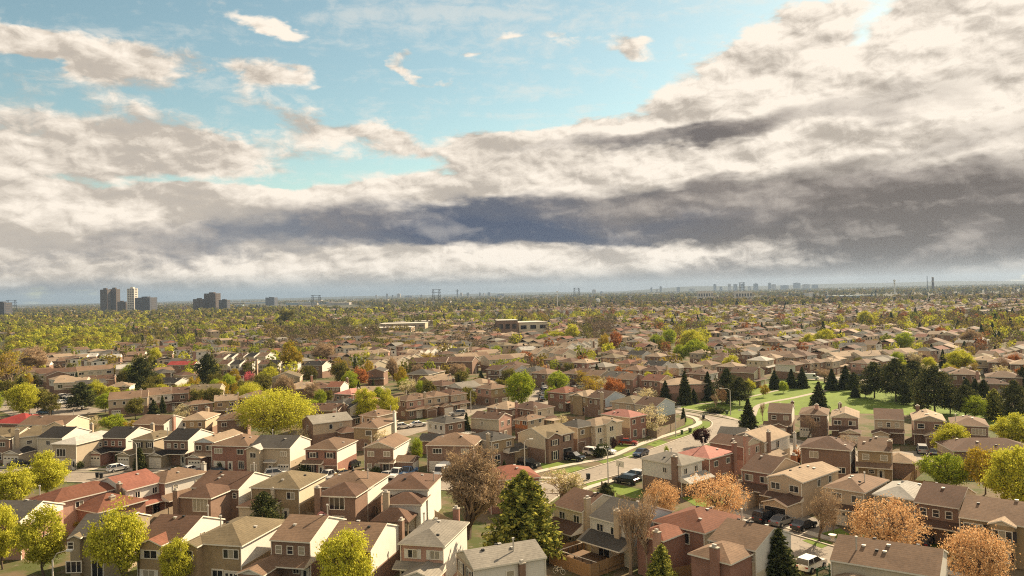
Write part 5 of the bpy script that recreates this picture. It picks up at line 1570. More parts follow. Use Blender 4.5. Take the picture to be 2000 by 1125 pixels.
M(652, 770, 7, -30, 9, 'hip', 'pink', 'brick', 'pinkbrick')
M(640, 789, 6, -35, 8, 'hip', 'dkgrey', 'brick', 'greige')
M(657, 795, 5.5, -40, 9, 'gx', 'dkgrey', 'cream', 'cream')
M(461, 777.5, 7, -10, 8, 'gy', 'dkbrown', 'tanbrick', 'white')
M(417.4, 784.5, 6.5, 18, 7, 'gx', 'tan', 'tanbrick', 'beige')
M(356, 789.5, 4.5, -48, 7.5, 'hip', 'brown', 'white', 'brick')
M(347, 822, 7, 0, 10, 'hip', 'tan', 'tanbrick', 'beige', pent=(), doors=())
M(421, 822.5, 7.5, 12, 9, 'hip', 'brown', 'brick', 'brick')
M(611, 829.5, 10, 34, 8, 'gx', 'grey', 'beige', 'brick', win=[('f', .45, 4.2, 1.0, 1.3, 1), ('f', .7, 4.4, .7, .8, 1), ('l', .5, 4, 1, 1.2, 1)], doors=(), pent=(), ext=[('f', .55, 1.05, 4.0, 2.9, 'brick', 'dkbrown')], lab='grey-roofed beige house seen from the side, right of the big yellow willow')
M(598, 803, 9, -12, 8, 'gx', 'dkbrown', 'brick', 'brick', win=(), doors=(), pent=())
M(687, 836, 6.5, -16, 11, 'hip', 'brown', 'tanbrick', 'cream', chim=[('r', .82, 7.6, 'white', .9)], doors=(), pent=(), win=[('f', .62, 4.1, 1.6, 1.2, 1), ('f', .5, 1.4, .8, 1, 1)], lab='tan-brick house with a tall white chimney below the pair of lime maples')
M(700, 812, 6, -30, 8, 'hip', 'brown', 'beige', 'beige')
M(665, 782, 8, -34, 8, 'hip', 'redbrown', 'brick', 'pinkbrick')
M(690, 765, 9, -6, 7, 'gx', 'tan', 'greige', 'greige', h=3.2)
# centre
M(831, 822.5, 7.2, -46, 6.5, 'hip', 'dkgrey', 'white', 'brick', lab='white-sided house with a dark hip roof above the white pergola')
M(815, 862, 7.5, -14, 6, 'gx', 'black', 'cream', 'cream', h=2.8, win=(), lab='low black-roofed garage with a pale gable left of the pergola')
M(917.6, 817, 8, -30, 6.5, 'gx', 'dkbrown', 'cream', 'pinkbrick', gable='pinkbrick', pent=(), doors=(), win=[('f', .4, 4.2, .9, 1, 1), ('r', .3, 4.1, 1.1, 1.2, 2), ('r', .75, 4.1, 1.1, 1.2, 2), ('r', .5, 1.5, 1.4, 1.6, 2)], lab='dark brown gabled house with a cream side and pink brick end, centre')
M(1002, 820, 4.5, -40, 7, 'hip', 'brown', 'orange', 'beige', h=4.6, lab='small orange-brick wing house right of the pink brick end')
M(948, 796, 8, -42, 8, 'hip', 'tan', 'brick', 'brick')
M(994, 796, 9, -46, 8, 'hip', 'dkbrown', 'brick', 'cream')
M(846.5, 768.5, 8.5, -48, 6.5, 'hip', 'dkbrown', 'brick', 'beige', pent=[('r', .0, 1.0, 2.7, 1.4)])
M(816, 772, 8, -48, 6.5, 'hip', 'brown', 'beige', 'beige', gar=[('r', .2, .8, 3.0, 'brick', 'w', 'beige')])
M(783, 776, 8, -48, 6.5, 'hip', 'brown', 'beige', 'beige', gar=[('r', .2, .8, 3.0, 'brick', 'b', 'beige')])
M(766, 780, 7, -48, 6.5, 'hip', 'brown', 'brick', 'pinkbrick')
M(872, 756, 8.5, -48, 8, 'gy', 'grey', 'brick', 'white')
M(926.6, 757.5, 8, -48, 8, 'hip', 'brown', 'pinkbrick', 'tanbrick')
M(903, 749, 9, -38, 8, 'hip', 'tan', 'brick', 'brick')
M(838, 745.5, 9.5, 32, 8, 'gx', 'tan', 'cream', 'brick')
M(716, 727, 7, -4, 8, 'gy', 'dkgrey', 'brick', 'brick', win=())
M(797, 709, 17, -8, 10, 'gx', 'dkbrown', 'brick', 'brick', win=[('f', u, 3.8, 1.2, 1, 2) for u in (.2, .3, .4, .7)], doors=(), pent=(), lab='large dark brown-roofed block left of the small pink tree')
M(850, 707, 17, -14, 10, 'gx', 'dkbrown', 'brick', 'brick', win=[('f', u, 3.8, 1.2, 1, 2) for u in (.1, .2, .6)], doors=(), pent=(), lab='large dark brown-roofed block right of and below the small pink tree')
M(790, 732, 10, -20, 9, 'hip', 'dkgrey', 'brick', 'greige')
M(815, 728, 8, -25, 8, 'hip', 'brown', 'brick', 'beige')
M(830, 752, 8, -40, 8, 'hip', 'dkbrown', 'brick', 'brick')
M(680, 693, 15, 8, 9, 'gx', 'tan', 'white', 'white')
M(722, 689, 10, 2, 10, 'hip', 'tan', 'beige', 'pinkbrick')
row([(704, 716), (715, 713), (727, 710), (738, 707)], 5.5, -30, 12, ['tan', 'brown', 'tan'], 'gx', ('white', 'cream'), ('cream',), win=(), pent=(), doors=())
row([(752, 709), (764, 706), (776, 703), (788, 700)], 5.5, -30, 13, ['tan', 'tan', 'brown'], 'gx', ('brick', 'cream'), ('cream',), win=(), pent=(), doors=())
row([(792, 692), (806, 690), (820, 688), (836, 685), (852, 682)], 6.5, -22, 10, ['tan', 'brown', 'tan'], 'gx', ('white', 'cream'), ('white',), pent=(), doors=())
M(872, 687, 9, -30, 8, 'gx', 'dkgrey', 'white', 'white')
row([(893, 700), (915, 697), (938, 692)], 11, 24, 9, ['tan', 'brown', 'tan'], 'gx', ('cream', 'white'), ('cream',))
row([(955, 704), (985, 701)], 13, 28, 9, ['brown', 'tan'], 'gx', ('cream', 'cream'), ('cream',))
row([(948, 722), (962, 722), (978, 722)], 7.5, -44, 8, ['dkbrown', 'brown', 'brown'], 'gx', ('brick', 'brick'), ('white', 'cream'))
M(953, 733, 5, -44, 6, 'gx', 'dkbrown', 'white', 'white', h=3.2)
M(1000, 682, 10, -20, 8, 'gx', 'dkbrown', 'brick', 'greige')
M(1018, 685, 9, 20, 9, 'gx', 'ltgrey', 'white', 'white')
# rows right of centre
M(1067, 766, 7.5, -44, 9, 'hip', 'redbrown', 'redbrick', 'cream', lab='red-brick house with a red-brown roof, leftmost of the four backs at centre')
M(1110.5, 772.5, 7, -44, 9, 'hip', 'tan', 'tanbrick', 'beige', bump=[('f', .2, .75, .4, 5.3, 'tanbrick', 'cream')], lab='tan-brick house with a small white gable, second of the four backs at centre')
M(1145.6, 777, 6.5, -46, 9.5, 'gx', 'dkbrown', 'brick', 'blue', chim=[('f', .85, 7.0, 'beige', .9)], lab='dark brown gabled house with a white right wall, third of the four backs')
M(1192, 785, 7.5, -42, 9, 'hip', 'olive', 'beige', 'white', lab='olive hip-roofed house with a low white right wall, fourth of the four backs')
row([(1109, 730), (1138, 733.5), (1178, 736.5), (1200, 740.5), (1252, 743)], 7.2, -42, 9, ['dkbrown', 'brown', 'dkgrey', 'brown', 'redbrown'], 'gx', ('brick', 'redbrick', 'greige', 'brick'), ('beige', 'beige', 'cream', 'pinkbrick'), gar=[('f', -.1, .45, 3.0, 'brick', 'g', 'white')])
M(1304, 753, 13, 6, 9, 'hip', 'tan', 'pinkbrick', 'pinkbrick', win=(), doors=(), pent=(), lab='windowless pink-brick end house with a tan roof behind the dark spruces')
row([(1036, 729), (1016, 724), (978, 714), (1092, 729.5)], 8, -42, 9, ['brown', 'dkgrey', 'dkbrown', 'brown'], 'hip', ('brick', 'cream', 'brick'), ('beige', 'cream'))
row([(1060, 703), (1088, 706.5), (1116, 708.5), (1150, 716), (1172, 698), (1199, 710), (1225, 711), (1213, 722), (1250, 723), (1290, 718), (1315, 717)], 8, -42, 9, ['brown', 'dkbrown', 'tan', 'grey', 'olive', 'redbrown', 'dkbrown', 'brown', 'dkbrown', 'grey', 'olive'], 'hip', ('brick', 'beige', 'redbrick', 'brick'), ('cream', 'beige', 'pinkbrick'))
row([(1190, 693), (1172, 690), (1258, 696), (1275, 694)], 8, -40, 9, ['brown', 'brown', 'tan', 'dkbrown'], 'hip', ('brick', 'tanbrick'), ('beige', 'brick'))
M(1223, 693, 8.5, -42, 9, 'gx', 'black', 'cream', 'white')
M(1256, 714, 8.5, -42, 9, 'gx', 'black', 'brick', 'white')
row([(1031, 691), (1042, 689), (1052, 687), (1062, 686), (1071, 690), (1080, 692)], 5.5, -40, 12, ['tan', 'tan', 'brown'], 'gx', ('white', 'cream'), ('cream',), pent=(), doors=(), win=())
row([(1086, 680), (1098, 678), (1110, 676), (1122, 674), (1132, 672), (1140, 670)], 6, -38, 14, ['tan', 'tan', 'brown'], 'gx', ('white', 'white', 'brick'), ('white',), pent=(), doors=())
row([(1096, 690), (1110, 688), (1124, 686), (1138, 684)], 6, -38, 6, ['brown', 'tan'], 'gx', ('white', 'cream'), ('white',), h=3.4)
# right, by and beyond the park
M(1425, 727, 9, -42, 9, 'gx', 'dkbrown', 'brick', 'cream', win=(), lab='dark-roofed house with a big cream side gable behind the park pines')
M(1512, 712, 8.5, -44, 8, 'hip', 'brown', 'white', 'brick', win=(), lab='hip-roofed house with a windowless white side wall at the park edge')
row([(1384, 689), (1384, 669), (1410, 680), (1447, 679), (1434, 693), (1452, 666), (1386, 703), (1457, 704), (1478, 699), (1412, 664), (1345, 690), (1350, 712), (1338, 730), (1398, 716)], 8.5, -40, 9, ['brown', 'dkbrown', 'brown', 'tan', 'grey', 'tan', 'dkbrown', 'ltgrey', 'tan', 'brown', 'tan', 'brown', 'dkbrown', 'tan'], 'hip', ('brick', 'brick', 'greige', 'cream'), ('white', 'cream', 'beige'))
M(1486, 694, 13, -10, 8, 'gx', 'brown', 'white', 'white')
row([(1548, 709), (1567, 707.5), (1592, 706), (1605, 702)], 7, -44, 8, ['brown', 'brown', 'tan', 'tan'], 'hip', ('brick', 'beige', 'beige'), ('greige', 'brick', 'cream'))
M(1588, 681, 9, -12, 8, 'hip', 'brown', 'brick', 'brick', pent=(), doors=(), lab='brick house with two white windows between the yellow-lime trees')
M(1648, 677, 11, -4, 8, 'gx', 'dkgrey', 'white', 'white', doors=(), pent=(), lab='low white-walled house right of the broad yellow-lime trees')
row([(1632, 698), (1655, 695), (1683, 697), (1712, 694), (1740, 694), (1760, 690)], 9.5, 18, 9, ['tan', 'tan', 'tan', 'tan', 'brown', 'tan'], 'gx', ('beige', 'cream', 'white'), ('cream', 'beige'))
row([(1815, 673), (1822, 680), (1838, 690), (1802, 668)], 9, -40, 10, ['brown', 'tan', 'dkbrown', 'brown'], 'gy', ('beige', 'brick'), ('white', 'brick'))
M(1853, 731.5, 9, -28, 9, 'hip', 'brown', 'brick', 'white', lab='hip-roofed house with a white right wall behind the clipped dark trees')
M(1845, 728, 6, -20, 9, 'gy', 'dkbrown', 'greige', 'white')
M(1925, 737, 10, -28, 9, 'hip', 'brown', 'brick', 'cream')
M(1908, 750, 9, -20, 7, 'hip', 'dkbrown', 'brick', 'brick', h=3.6)
row([(1900, 704), (1928, 708), (1960, 698), (1972, 712)], 9, -30, 9, ['tan', 'brown', 'brown', 'tan'], 'hip', ('beige', 'brick'), ('cream', 'white'))
row([(1668, 652), (1690, 648), (1725, 646), (1742, 653), (1778, 645), (1715, 660), (1665, 640), (1640, 650), (1830, 655), (1770, 655)], 10, -38, 10, ['brown', 'dkbrown', 'brown', 'tan'], 'gy', ('brick', 'beige', 'brick'), ('white', 'brick', 'cream'))
row([(1492, 668), (1520, 672), (1540, 664), (1500, 655), (1470, 650), (1560, 655), (1535, 645), (1530, 690)], 9, -40, 9, ['brown', 'dkbrown', 'tan'], 'hip', ('brick', 'greige'), ('white', 'cream'))
row([(1223, 668), (1240, 675), (1215, 650), (1240, 652), (1262, 648), (1290, 640), (1270, 662)], 9, -40, 9, ['dkbrown', 'brown', 'dkgrey'], 'gy', ('brick', 'beige'), ('white', 'cream'))
MID_N = len(HOUSES)

# ------------------------------------------------------------------ farther houses: individuals down to the 300th, the rest as one mass
BLOCK = [(640, 632, 860, 660), (965, 618, 1075, 662), (1135, 632, 1200, 675), (1280, 640, 1385, 712), (30, 655, 215, 692), (1915, 664, 2000, 690), (520, 640, 760, 672)]
cell = {}
for hh_ in HOUSES:
    cell.setdefault((int(hh_[1].x // 12), int(hh_[1].y // 12)), []).append(hh_[1])


def free(x, y, d):
    i, j = int(x // 12), int(y // 12)
    for a in range(i - 2, i + 3):
        for b in range(j - 2, j + 3):
            for q in cell.get((a, b), ()):
                if (q.x - x) ** 2 + (q.y - y) ** 2 < d * d:
                    return False
    return True


cand = []
AX = R(-46)
ex_, ey_ = Vector((math.cos(AX), math.sin(AX), 0)), Vector((-math.sin(AX), math.cos(AX), 0))
for i in range(-160, 330):
    for j in range(-160, 330):
        along = i * 9.6 + rng.uniform(-.6, .6)
        across = (j // 2) * 62 + (j % 2) * 27 + rng.uniform(-1.5, 1.5)
        p = ey_ * along + ex_ * across if (int(along // 300) % 2) else ex_ * along + ey_ * across
        if not (285 < p.y < 1900):
            continue
        px, py = proj(p)
        if not (-25 < px < 2025) or py > 735 and px > 380:
            continue
        dens = .97 if px > 1060 else .85 if px > 640 else .6
        if px < 640 and py < 655:
            dens = .42
        if py < 607:
            dens *= .6
        if rng.random() > dens:
            continue
        if any(b[0] < px < b[2] and b[1] < py < b[3] for b in BLOCK):
            continue
        if px > 1320 and 745 < py < 860:
            continue
        cand.append((p.y, p, px, py, rng.random()))
cand.sort(key=lambda q: q[0])
far_b = MB()
FRC = ['brown', 'dkbrown', 'tan', 'brown', 'grey', 'dkbrown', 'redbrown', 'olive', 'dkgrey']
FWC = ['brick', 'beige', 'pinkbrick', 'cream', 'white', 'tanbrick']
NIND = 300 - len(HOUSES)
FARH = {}
nfar = 0
for yy, p, px, py, rv in cand:
    if not free(p.x, p.y, 9.2):
        continue
    cell.setdefault((int(p.x // 12), int(p.y // 12)), []).append(p)
    rot = AX + (math.pi / 2 if rng.random() < .25 else 0) + R(rng.uniform(-5, 5))
    W, D = rng.uniform(5.9, 8.0), rng.uniform(8, 10)
    rk, rc, wc = rng.choice(['hip', 'hip', 'gy', 'gx']), rng.choice(FRC), rng.choice(FWC)
    side = rng.choice(['white', 'cream', 'beige', 'brick', 'white'])
    if NIND > 0:
        NIND -= 1
        key = (rk, rc, wc, side)
        root = house((p.x, p.y, 0), rot, W, D, rk, rc, wc, side, 'brick', h=5.2, vents=0, cheap=True, seed=len(HOUSES), win=two(w=1.3) + [('r', .5, 4.1, 1.2, 1.1, 2)])
        tag(root, f'{RCW[rc]} {FORM[rk]} {WCW[wc]} house {near_land(px, py)}', 'house')
        AUTO.append(root)
        HOUSES.append((root, p, 5, rot, W, D))
    else:
        c, s = math.cos(rot), math.sin(rot)
        mb = MB()
        roof_mesh(mb, -W / 2, W / 2, -D / 2, D / 2, 5.2, rk, .36)
        n0 = len(far_b.v)
        k0 = FRC.index(rc)
        far_b.v += [(p.x + x * c - y * s, p.y + x * s + y * c, z) for x, y, z in mb.v]
        far_b.f += [tuple(n0 + q for q in f) for f in mb.f]
        far_b.m += [k0 if m == 0 else 9 for m in mb.m]
        mb = MB()
        mb.box(-W / 2 + .3, W / 2 - .3, -D / 2 + .3, D / 2 - .3, 0, 5.25)
        n0 = len(far_b.v)
        far_b.v += [(p.x + x * c - y * s, p.y + x * s + y * c, z) for x, y, z in mb.v]
        far_b.f += [tuple(n0 + q for q in f) for f in mb.f]
        sides = [FWC.index(wc), 4 if side in ('white', 'cream') else 1]
        far_b.m += [10 + sides[0], 10, 10 + sides[0], 10 + sides[1], 10 + sides[0], 10 + sides[1]]
        # dark window panes just proud of the front and right walls
        mb = MB()
        for u in (-.24, .24):
            mb.box(W * u - .6, W * u + .6, -D / 2 + .27, -D / 2 + .3, 3.6, 4.7)
            mb.box(W / 2 - .3, W / 2 - .27, D * u - .5, D * u + .5, 3.6, 4.6)
        n0 = len(far_b.v)
        far_b.v += [(p.x + x * c - y * s, p.y + x * s + y * c, z) for x, y, z in mb.v]
        far_b.f += [tuple(n0 + q for q in f) for f in mb.f]
        far_b.m += [16] * len(mb.f)
        nfar += 1
fo = far_b.build('distant_houses', [ROOF[k] for k in FRC] + [TRIM] + [WALL[k] for k in FWC] + [GLASS])
fo['kind'] = 'stuff'
print('houses', len(HOUSES), 'near', NEAR_N, 'mid', MID_N, 'mass', nfar)


# ------------------------------------------------------------------ filling trees: individuals down to the 300th, the rest as one wood
tcell = {}


def tfree(x, y, d):
    i, j = int(x // 10), int(y // 10)
    for a in range(i - 1, i + 2):
        for b in range(j - 1, j + 2):
            for q in tcell.get((a, b), ()):
                if (q[0] - x) ** 2 + (q[1] - y) ** 2 < d * d:
                    return False
    return True


for e_, p_, r_ in TREES:
    tcell.setdefault((int(p_.x // 10), int(p_.y // 10)), []).append((p_.x, p_.y))
LOCKPIX = [(1320, 735, 1800, 860), (640, 640, 850, 652), (975, 640, 1070, 660), (740, 655, 860, 668)]
GREEN_L = ['olive', 'olive', 'lime', 'maple', 'maple', 'gold', 'brownhaze', 'bare', 'spruce', 'olive', 'lime']
BROWN_R = ['brownhaze', 'bare', 'brownhaze', 'olive', 'gold', 'spruce', 'lime', 'maple', 'maple', 'rust', 'budding']
cands = []
for k in range(60000):
    y = 240 * (1500 / 240) ** (rng.random())
    x = rng.uniform(-.72, .72) * y
    cands.append((y, x))
cands.sort()
slots = 300 - len([1 for e, p, r in TREES if e['category'] == 'tree'])
wood = []
TW = {'olive': 'olive-green tree', 'lime': 'fresh green tree', 'maple': 'yellow-lime tree', 'gold': 'amber budding tree', 'brownhaze': 'bare brown tree', 'bare': 'bare grey-brown tree', 'spruce': 'dark spruce', 'rust': 'rust-coloured tree', 'budding': 'pale budding tree', 'pine': 'dark pine', 'cream': 'cream blossom tree'}
for y, x in cands:
    px, py = proj((x, y, 0))
    if any(b[0] < px < b[2] and b[1] < py < b[3] for b in LOCKPIX):
        continue
    if not free(x, y, 6.2) or not tfree(x, y, 6.5 if px < 900 else 7.5):
        continue
    # how wooded the place is in the photograph
    dn = .045
    if py < 700:
        dn = .12 if px < 620 else .10 if px < 1050 else .075
    if py < 655:
        dn = .50 if px < 640 else .24 if px < 1060 else .16
    if 20 < px < 230 and 650 < py < 695:
        dn = 1.0
    if 520 < px < 800 and 645 < py < 690:
        dn = .7
    if 850 < px < 980 and 652 < py < 682:
        dn = .9
    if 1120 < px < 1200 and 635 < py < 680:
        dn = .8
    if 1880 < px < 2000 and 630 < py < 690:
        dn = .5
    if rng.random() > dn:
        continue
    kinds = GREEN_L if px < 1000 else BROWN_R
    kd = rng.choice(kinds)
    if 20 < px < 230 and 650 < py < 695:
        kd = rng.choice(['maple', 'maple', 'lime', 'gold', 'olive'])
    if 520 < px < 980 and 650 < py < 690:
        kd = rng.choice(['brownhaze', 'bare', 'brownhaze', 'olive', 'gold'])
    if 1120 < px < 1200 and 635 < py < 680:
        kd = rng.choice(['brownhaze', 'brownhaze', 'olive'])
    tcell.setdefault((int(x // 10), int(y // 10)), []).append((x, y))
    hgt = rng.triangular(5, 12.5, 8) * (.95 if py < 660 else .75)
    if slots > 0:
        slots -= 1
        e = plant(f'{TW[kd]} {near_land(px, py - 8)}', kd, Vector((x, y, 0)), hgt, hgt * rng.uniform(.75, 1.05) if kd not in ('spruce',) else hgt * .5)
        AUTO.append(e)
    else:
        wood.append((x, y, hgt, kd))


def mass(name, items, per, size, cap=9.0, squash=.5):
    """many far trees as one mass of leaf clumps"""
    r = np.random.default_rng(99)
    keys = ['farolive', 'farlime', 'faryellow', 'fargold', 'fartwig', 'conifer', 'farrust', 'cream']
    kmap = {'olive': 0, 'lime': 1, 'maple': 2, 'gold': 3, 'brownhaze': 4, 'bare': 4, 'spruce': 5, 'rust': 6, 'budding': 3, 'cream': 7, 'pine': 5}
    mats = [m for k in keys for m in LEAF[k][:2]]
    A = np.array([(x, y, h) for x, y, h, k in items])
    K = np.array([kmap[k] for _, _, _, k in items])
    n = len(items)
    d = r.normal(0, 1, (n, per, 3))
    d /= np.linalg.norm(d, axis=2)[..., None]
    rad = r.uniform(.45, 1.0, (n, per)) ** .35
    lump = 1 + .28 * np.sin(d[..., 0] * 5 + r.uniform(0, 6, (n, 1))) * np.cos(d[..., 1] * 4 + r.uniform(0, 6, (n, 1)))
    con = (K == 5)[:, None]
    rx = (A[:, 2] * np.where(K == 5, .22, r.uniform(.36, .5, n)))[:, None] * rad * lump
    zz = A[:, 2, None] * (.56 + .44 * d[..., 2] * rad * lump)
    zz = np.where(con, A[:, 2, None] * (.5 + .5 * d[..., 2]), zz)
    taper = np.where(con, np.clip(1.5 - 1.45 * zz / A[:, 2, None], .08, 1.5), 1.0)
    P = np.stack([A[:, 0, None] + d[..., 0] * rx * taper, A[:, 1, None] + d[..., 1] * rx * taper, np.maximum(zz, .1)], axis=2).reshape(-1, 3)
    N = len(P)
    nn = d.reshape(-1, 3) + r.normal(0, .42, (N, 3))
    nn /= np.linalg.norm(nn, axis=1)[:, None]
    a = r.normal(0, 1, (N, 3))
    a -= (a * nn).sum(1)[:, None] * nn
    a /= np.linalg.norm(a, axis=1)[:, None]
    b = np.cross(nn, a)
    s = (size * r.uniform(.6, 1.4, N) * np.repeat(A[:, 2] / 9, per))[:, None]
    s = np.where(np.repeat(K == 4, per)[:, None], s * .75, s)
    a, b = a * s * .75, b * s * .5
    V = np.stack([P - a - b * .4, P + a * .2 - b, P + a + b * .3, P - a * .1 + b], axis=1)
    mi = np.repeat(K * 2, per) + r.integers(0, 2, N)
    o = link(name, quads_mesh(name, V, mats, mi))
    o['kind'] = 'stuff'
    return o


print('tree individuals', len(TREES), 'wood', len(wood))
mass('distant_wood', wood, 130, 1.0)
# the wooded plain beyond: larger clumps, thinning into fields and works
plain = []
for k in range(16000):
    y = 1300 * (9000 / 1300) ** (rng.random() ** .8)
    x = rng.uniform(-.72, .72) * y
    px, py = proj((x, y, 0))
    n = math.sin(x * .0031 + 1.3) * math.cos(y * .0023 + x * .0012) + math.sin(x * .009 + y * .004) * .5
    if n < -.35 and y > 1800 or (px > 1590 and px < 1760 and 2150 < y < 2600):
        continue
    if px < 1050:
        kd = rng.choice(['olive', 'olive', 'olive', 'olive', 'gold', 'maple', 'brownhaze', 'gold', 'spruce'])
    else:
        kd = rng.choice(['olive', 'brownhaze', 'brownhaze', 'gold', 'bare', 'olive', 'spruce'])
    if y > 2300:
        kd = rng.choice(['olive', 'olive', 'spruce', 'brownhaze', 'olive', 'gold'])
    plain.append((x, y, rng.uniform(8, 13) * (1 if y < 2500 else 1.25), kd))
mass('wooded_plain', plain, 44, 2.0)

# ------------------------------------------------------------------ vehicles
CARC = {'white': (.75, .72, .66), 'black': (.012, .012, .013), 'silver': (.42, .40, .37), 'grey': (.13, .125, .12), 'red': (.20, .022, .018), 'blue': (.12, .22, .38), 'dkred': (.085, .018, .015), 'navy': (.03, .04, .07), 'tan': (.5, .38, .18)}
CARM = {k: mat('car_paint_' + k, c, 0.22, .04, 1.0, spec=.6) for k, c in CARC.items()}
TYRE = mat('tyre', (.018, .017, .016), .9)
RIM = mat('wheel_rim', (.35, .34, .32), .35, metal=.6)
LAMPW = mat('head_lamp', (.65, .63, .58), .15, spec=.7)
LAMPR = mat('tail_lamp', (.28, .02, .015), .2, spec=.6)
# side outlines: (x, z) of body and of the glasshouse, half width
SHAPES = {
    'sedan': dict(L=4.6, hw=.89, body=[(-2.3, .35), (-2.28, .85), (-1.75, .98), (-.95, 1.0), (.85, .96), (1.7, .86), (2.22, .72), (2.3, .35)], cab=[(-1.75, .97), (-1.0, 1.42), (.25, 1.44), (1.05, .95)], wh=(-1.4, 1.42, .33)),
    'suv': dict(L=4.7, hw=.94, body=[(-2.35, .4), (-2.35, 1.0), (-2.2, 1.12), (.8, 1.12), (1.75, 1.04), (2.28, .88), (2.35, .4)], cab=[(-2.22, 1.1), (-1.95, 1.72), (.15, 1.74), (1.0, 1.1)], wh=(-1.42, 1.45, .37)),
    'hatch': dict(L=4.1, hw=.88, body=[(-2.05, .36), (-2.05, .95), (-1.8, 1.02), (.7, 1.0), (1.5, .88), (2.0, .75), (2.05, .36)], cab=[(-1.95, 1.0), (-1.45, 1.5), (.15, 1.52), (1.0, .98)], wh=(-1.28, 1.28, .32)),
    'minivan': dict(L=4.9, hw=.97, body=[(-2.45, .38), (-2.45, 1.05), (-2.35, 1.12), (1.1, 1.08), (1.9, .95), (2.4, .8), (2.45, .38)], cab=[(-2.4, 1.1), (-2.15, 1.74), (.5, 1.76), (1.55, 1.02)], wh=(-1.5, 1.5, .34)),
    'van': dict(L=5.6, hw=1.0, body=[(-2.8, .42), (-2.8, 2.25), (-2.6, 2.42), (.9, 2.42), (1.35, 2.2), (1.95, 1.3), (2.7, 1.08), (2.8, .42)], cab=None, wh=(-1.75, 1.75, .36)),
    'pickup': dict(L=5.5, hw=.96, body=[(-2.75, .45), (-2.75, 1.08), (-.75, 1.08), (1.3, 1.06), (2.2, 1.02), (2.68, .9), (2.75, .45)], cab=[(-.75, 1.06), (-.55, 1.78), (.65, 1.8), (1.4, 1.05)], wh=(-1.7, 1.75, .39)),
}


def loft(b, prof, hw_fn, mi=0, capmi=None):
    """extrude a side outline across the car with per-height half width"""
    n = len(prof)
    base = len(b.v)
    for s in (-1, 1):
        for x, z in prof:
            b.v.append((x, s * hw_fn(x, z), z))
    for k in range(n):
        a, c = base + k, base + (k + 1) % n
        b.f.append((a, c, c + n, a + n))
        b.m.append(mi)
    b.f.append(tuple(base + k for k in range(n)))
    b.m.append(mi)
    b.f.append(tuple(base + n + k for k in range(n))[::-1])
    b.m.append(mi)


CARMESH = {}


def car_parts(kind, colour):
    if (kind, colour) in CARMESH:
        return CARMESH[(kind, colour)]
    S = SHAPES[kind]
    hw = S['hw']
    out = []
    b = MB()

    def w_body(x, z):
        e = 1 - .10 * max(0, (abs(x) / (S['L'] / 2)) ** 4)
        return hw * e * (1 - .05 * max(0, z - .7))
    loft(b, S['body'], w_body)
    if S['cab']:
        # roof skin over the glasshouse
        (x0, z0), (x1, z1), (x2, z2), (x3, z3) = S['cab']
        wr = hw * .80
        b.poly([(x1, -wr, z1 + .012), (x2, -wr, z2 + .012), (x2, wr, z2 + .012), (x1, wr, z1 + .012)])
        wl = hw * .955
        for s in (-1, 1):      # pillars
            for (xa, za), (xb, zb) in (((x0, z0), (x1, z1)), ((x3, z3), (x2, z2))):
                b.tube([(xa, s * wl * .985, za), (xb, s * wr * 1.005, zb)], .05, 4)
            xm = (x1 + x2) / 2
            b.tube([(xm, s * wl * .99, z0), (xm, s * wr * 1.005, z1)], .045, 4)
    out.append(('body', b.mesh('body', [CARM[colour]])))
    b = MB()
    if S['cab']:
        (x0, z0), (x1, z1), (x2, z2), (x3, z3) = S['cab']

        def w_cab(x, z):
            t = (z - z0) / (z1 - z0)
            return hw * (.955 - .155 * t)
        loft(b, S['cab'], w_cab)
    else:
        b.poly([(1.36, -.86, 2.16), (1.93, -.9, 1.36), (1.93, .9, 1.36), (1.36, .86, 2.16)])
        b.v = [(x + .03, y, z + .03) for x, y, z in b.v]
        for s in (-1, 1):
            b.poly([(.55, s * .975, 1.35), (1.7, s * .975, 1.35), (1.25, s * .95, 2.0), (.55, s * .95, 2.0)])
    out.append(('window', b.mesh('window', [GLASS])))
    r = S['wh'][2]
    b = MB()
    n = 14
    b.tube([(0, -.11, 0), (0, .11, 0)], r, n)
    b.tube([(0, -.12, 0), (0, .12, 0)], r * .6, n, 1)
    wm = b.mesh('wheel', [TYRE, RIM])
    for x in S['wh'][:2]:
        for s in (-1, 1):
            out.append(('wheel', wm, Matrix.Translation((x, s * (hw - .07), r))))
    zl = .72 if kind != 'van' else .9
    hm = MB()
    hm.box(-.04, .04, -.2, .2, -.08, .08)
    a, c = hm.mesh('headlight', [LAMPW]), hm.mesh('tail_light', [LAMPR])
    for s in (-1, 1):
        out.append(('headlight', a, Matrix.Translation((S['L'] / 2 - .06, s * hw * .66, zl))))
        out.append(('tail_light', c, Matrix.Translation((-S['L'] / 2 + .03, s * hw * .70, zl + .12))))
    CARMESH[(kind, colour)] = out
    return out


def car(label, kind, colour, px, py, head, group=None, detail=True):
    p = g(px, py)
    name = {'van': 'parked_van', 'pickup': 'pickup_truck', 'minivan': 'minivan'}.get(kind, 'parked_car')
    e = empty(name, (p.x, p.y, .03), R(head))
    for it in car_parts(kind, colour):
        if not detail and it[0] in ('headlight', 'tail_light'):
            continue
        link(it[0], it[1], e, it[2] if len(it) > 2 else None)
    return tag(e, label, {'van': 'van', 'pickup': 'truck', 'minivan': 'van'}.get(kind, 'car'), group)


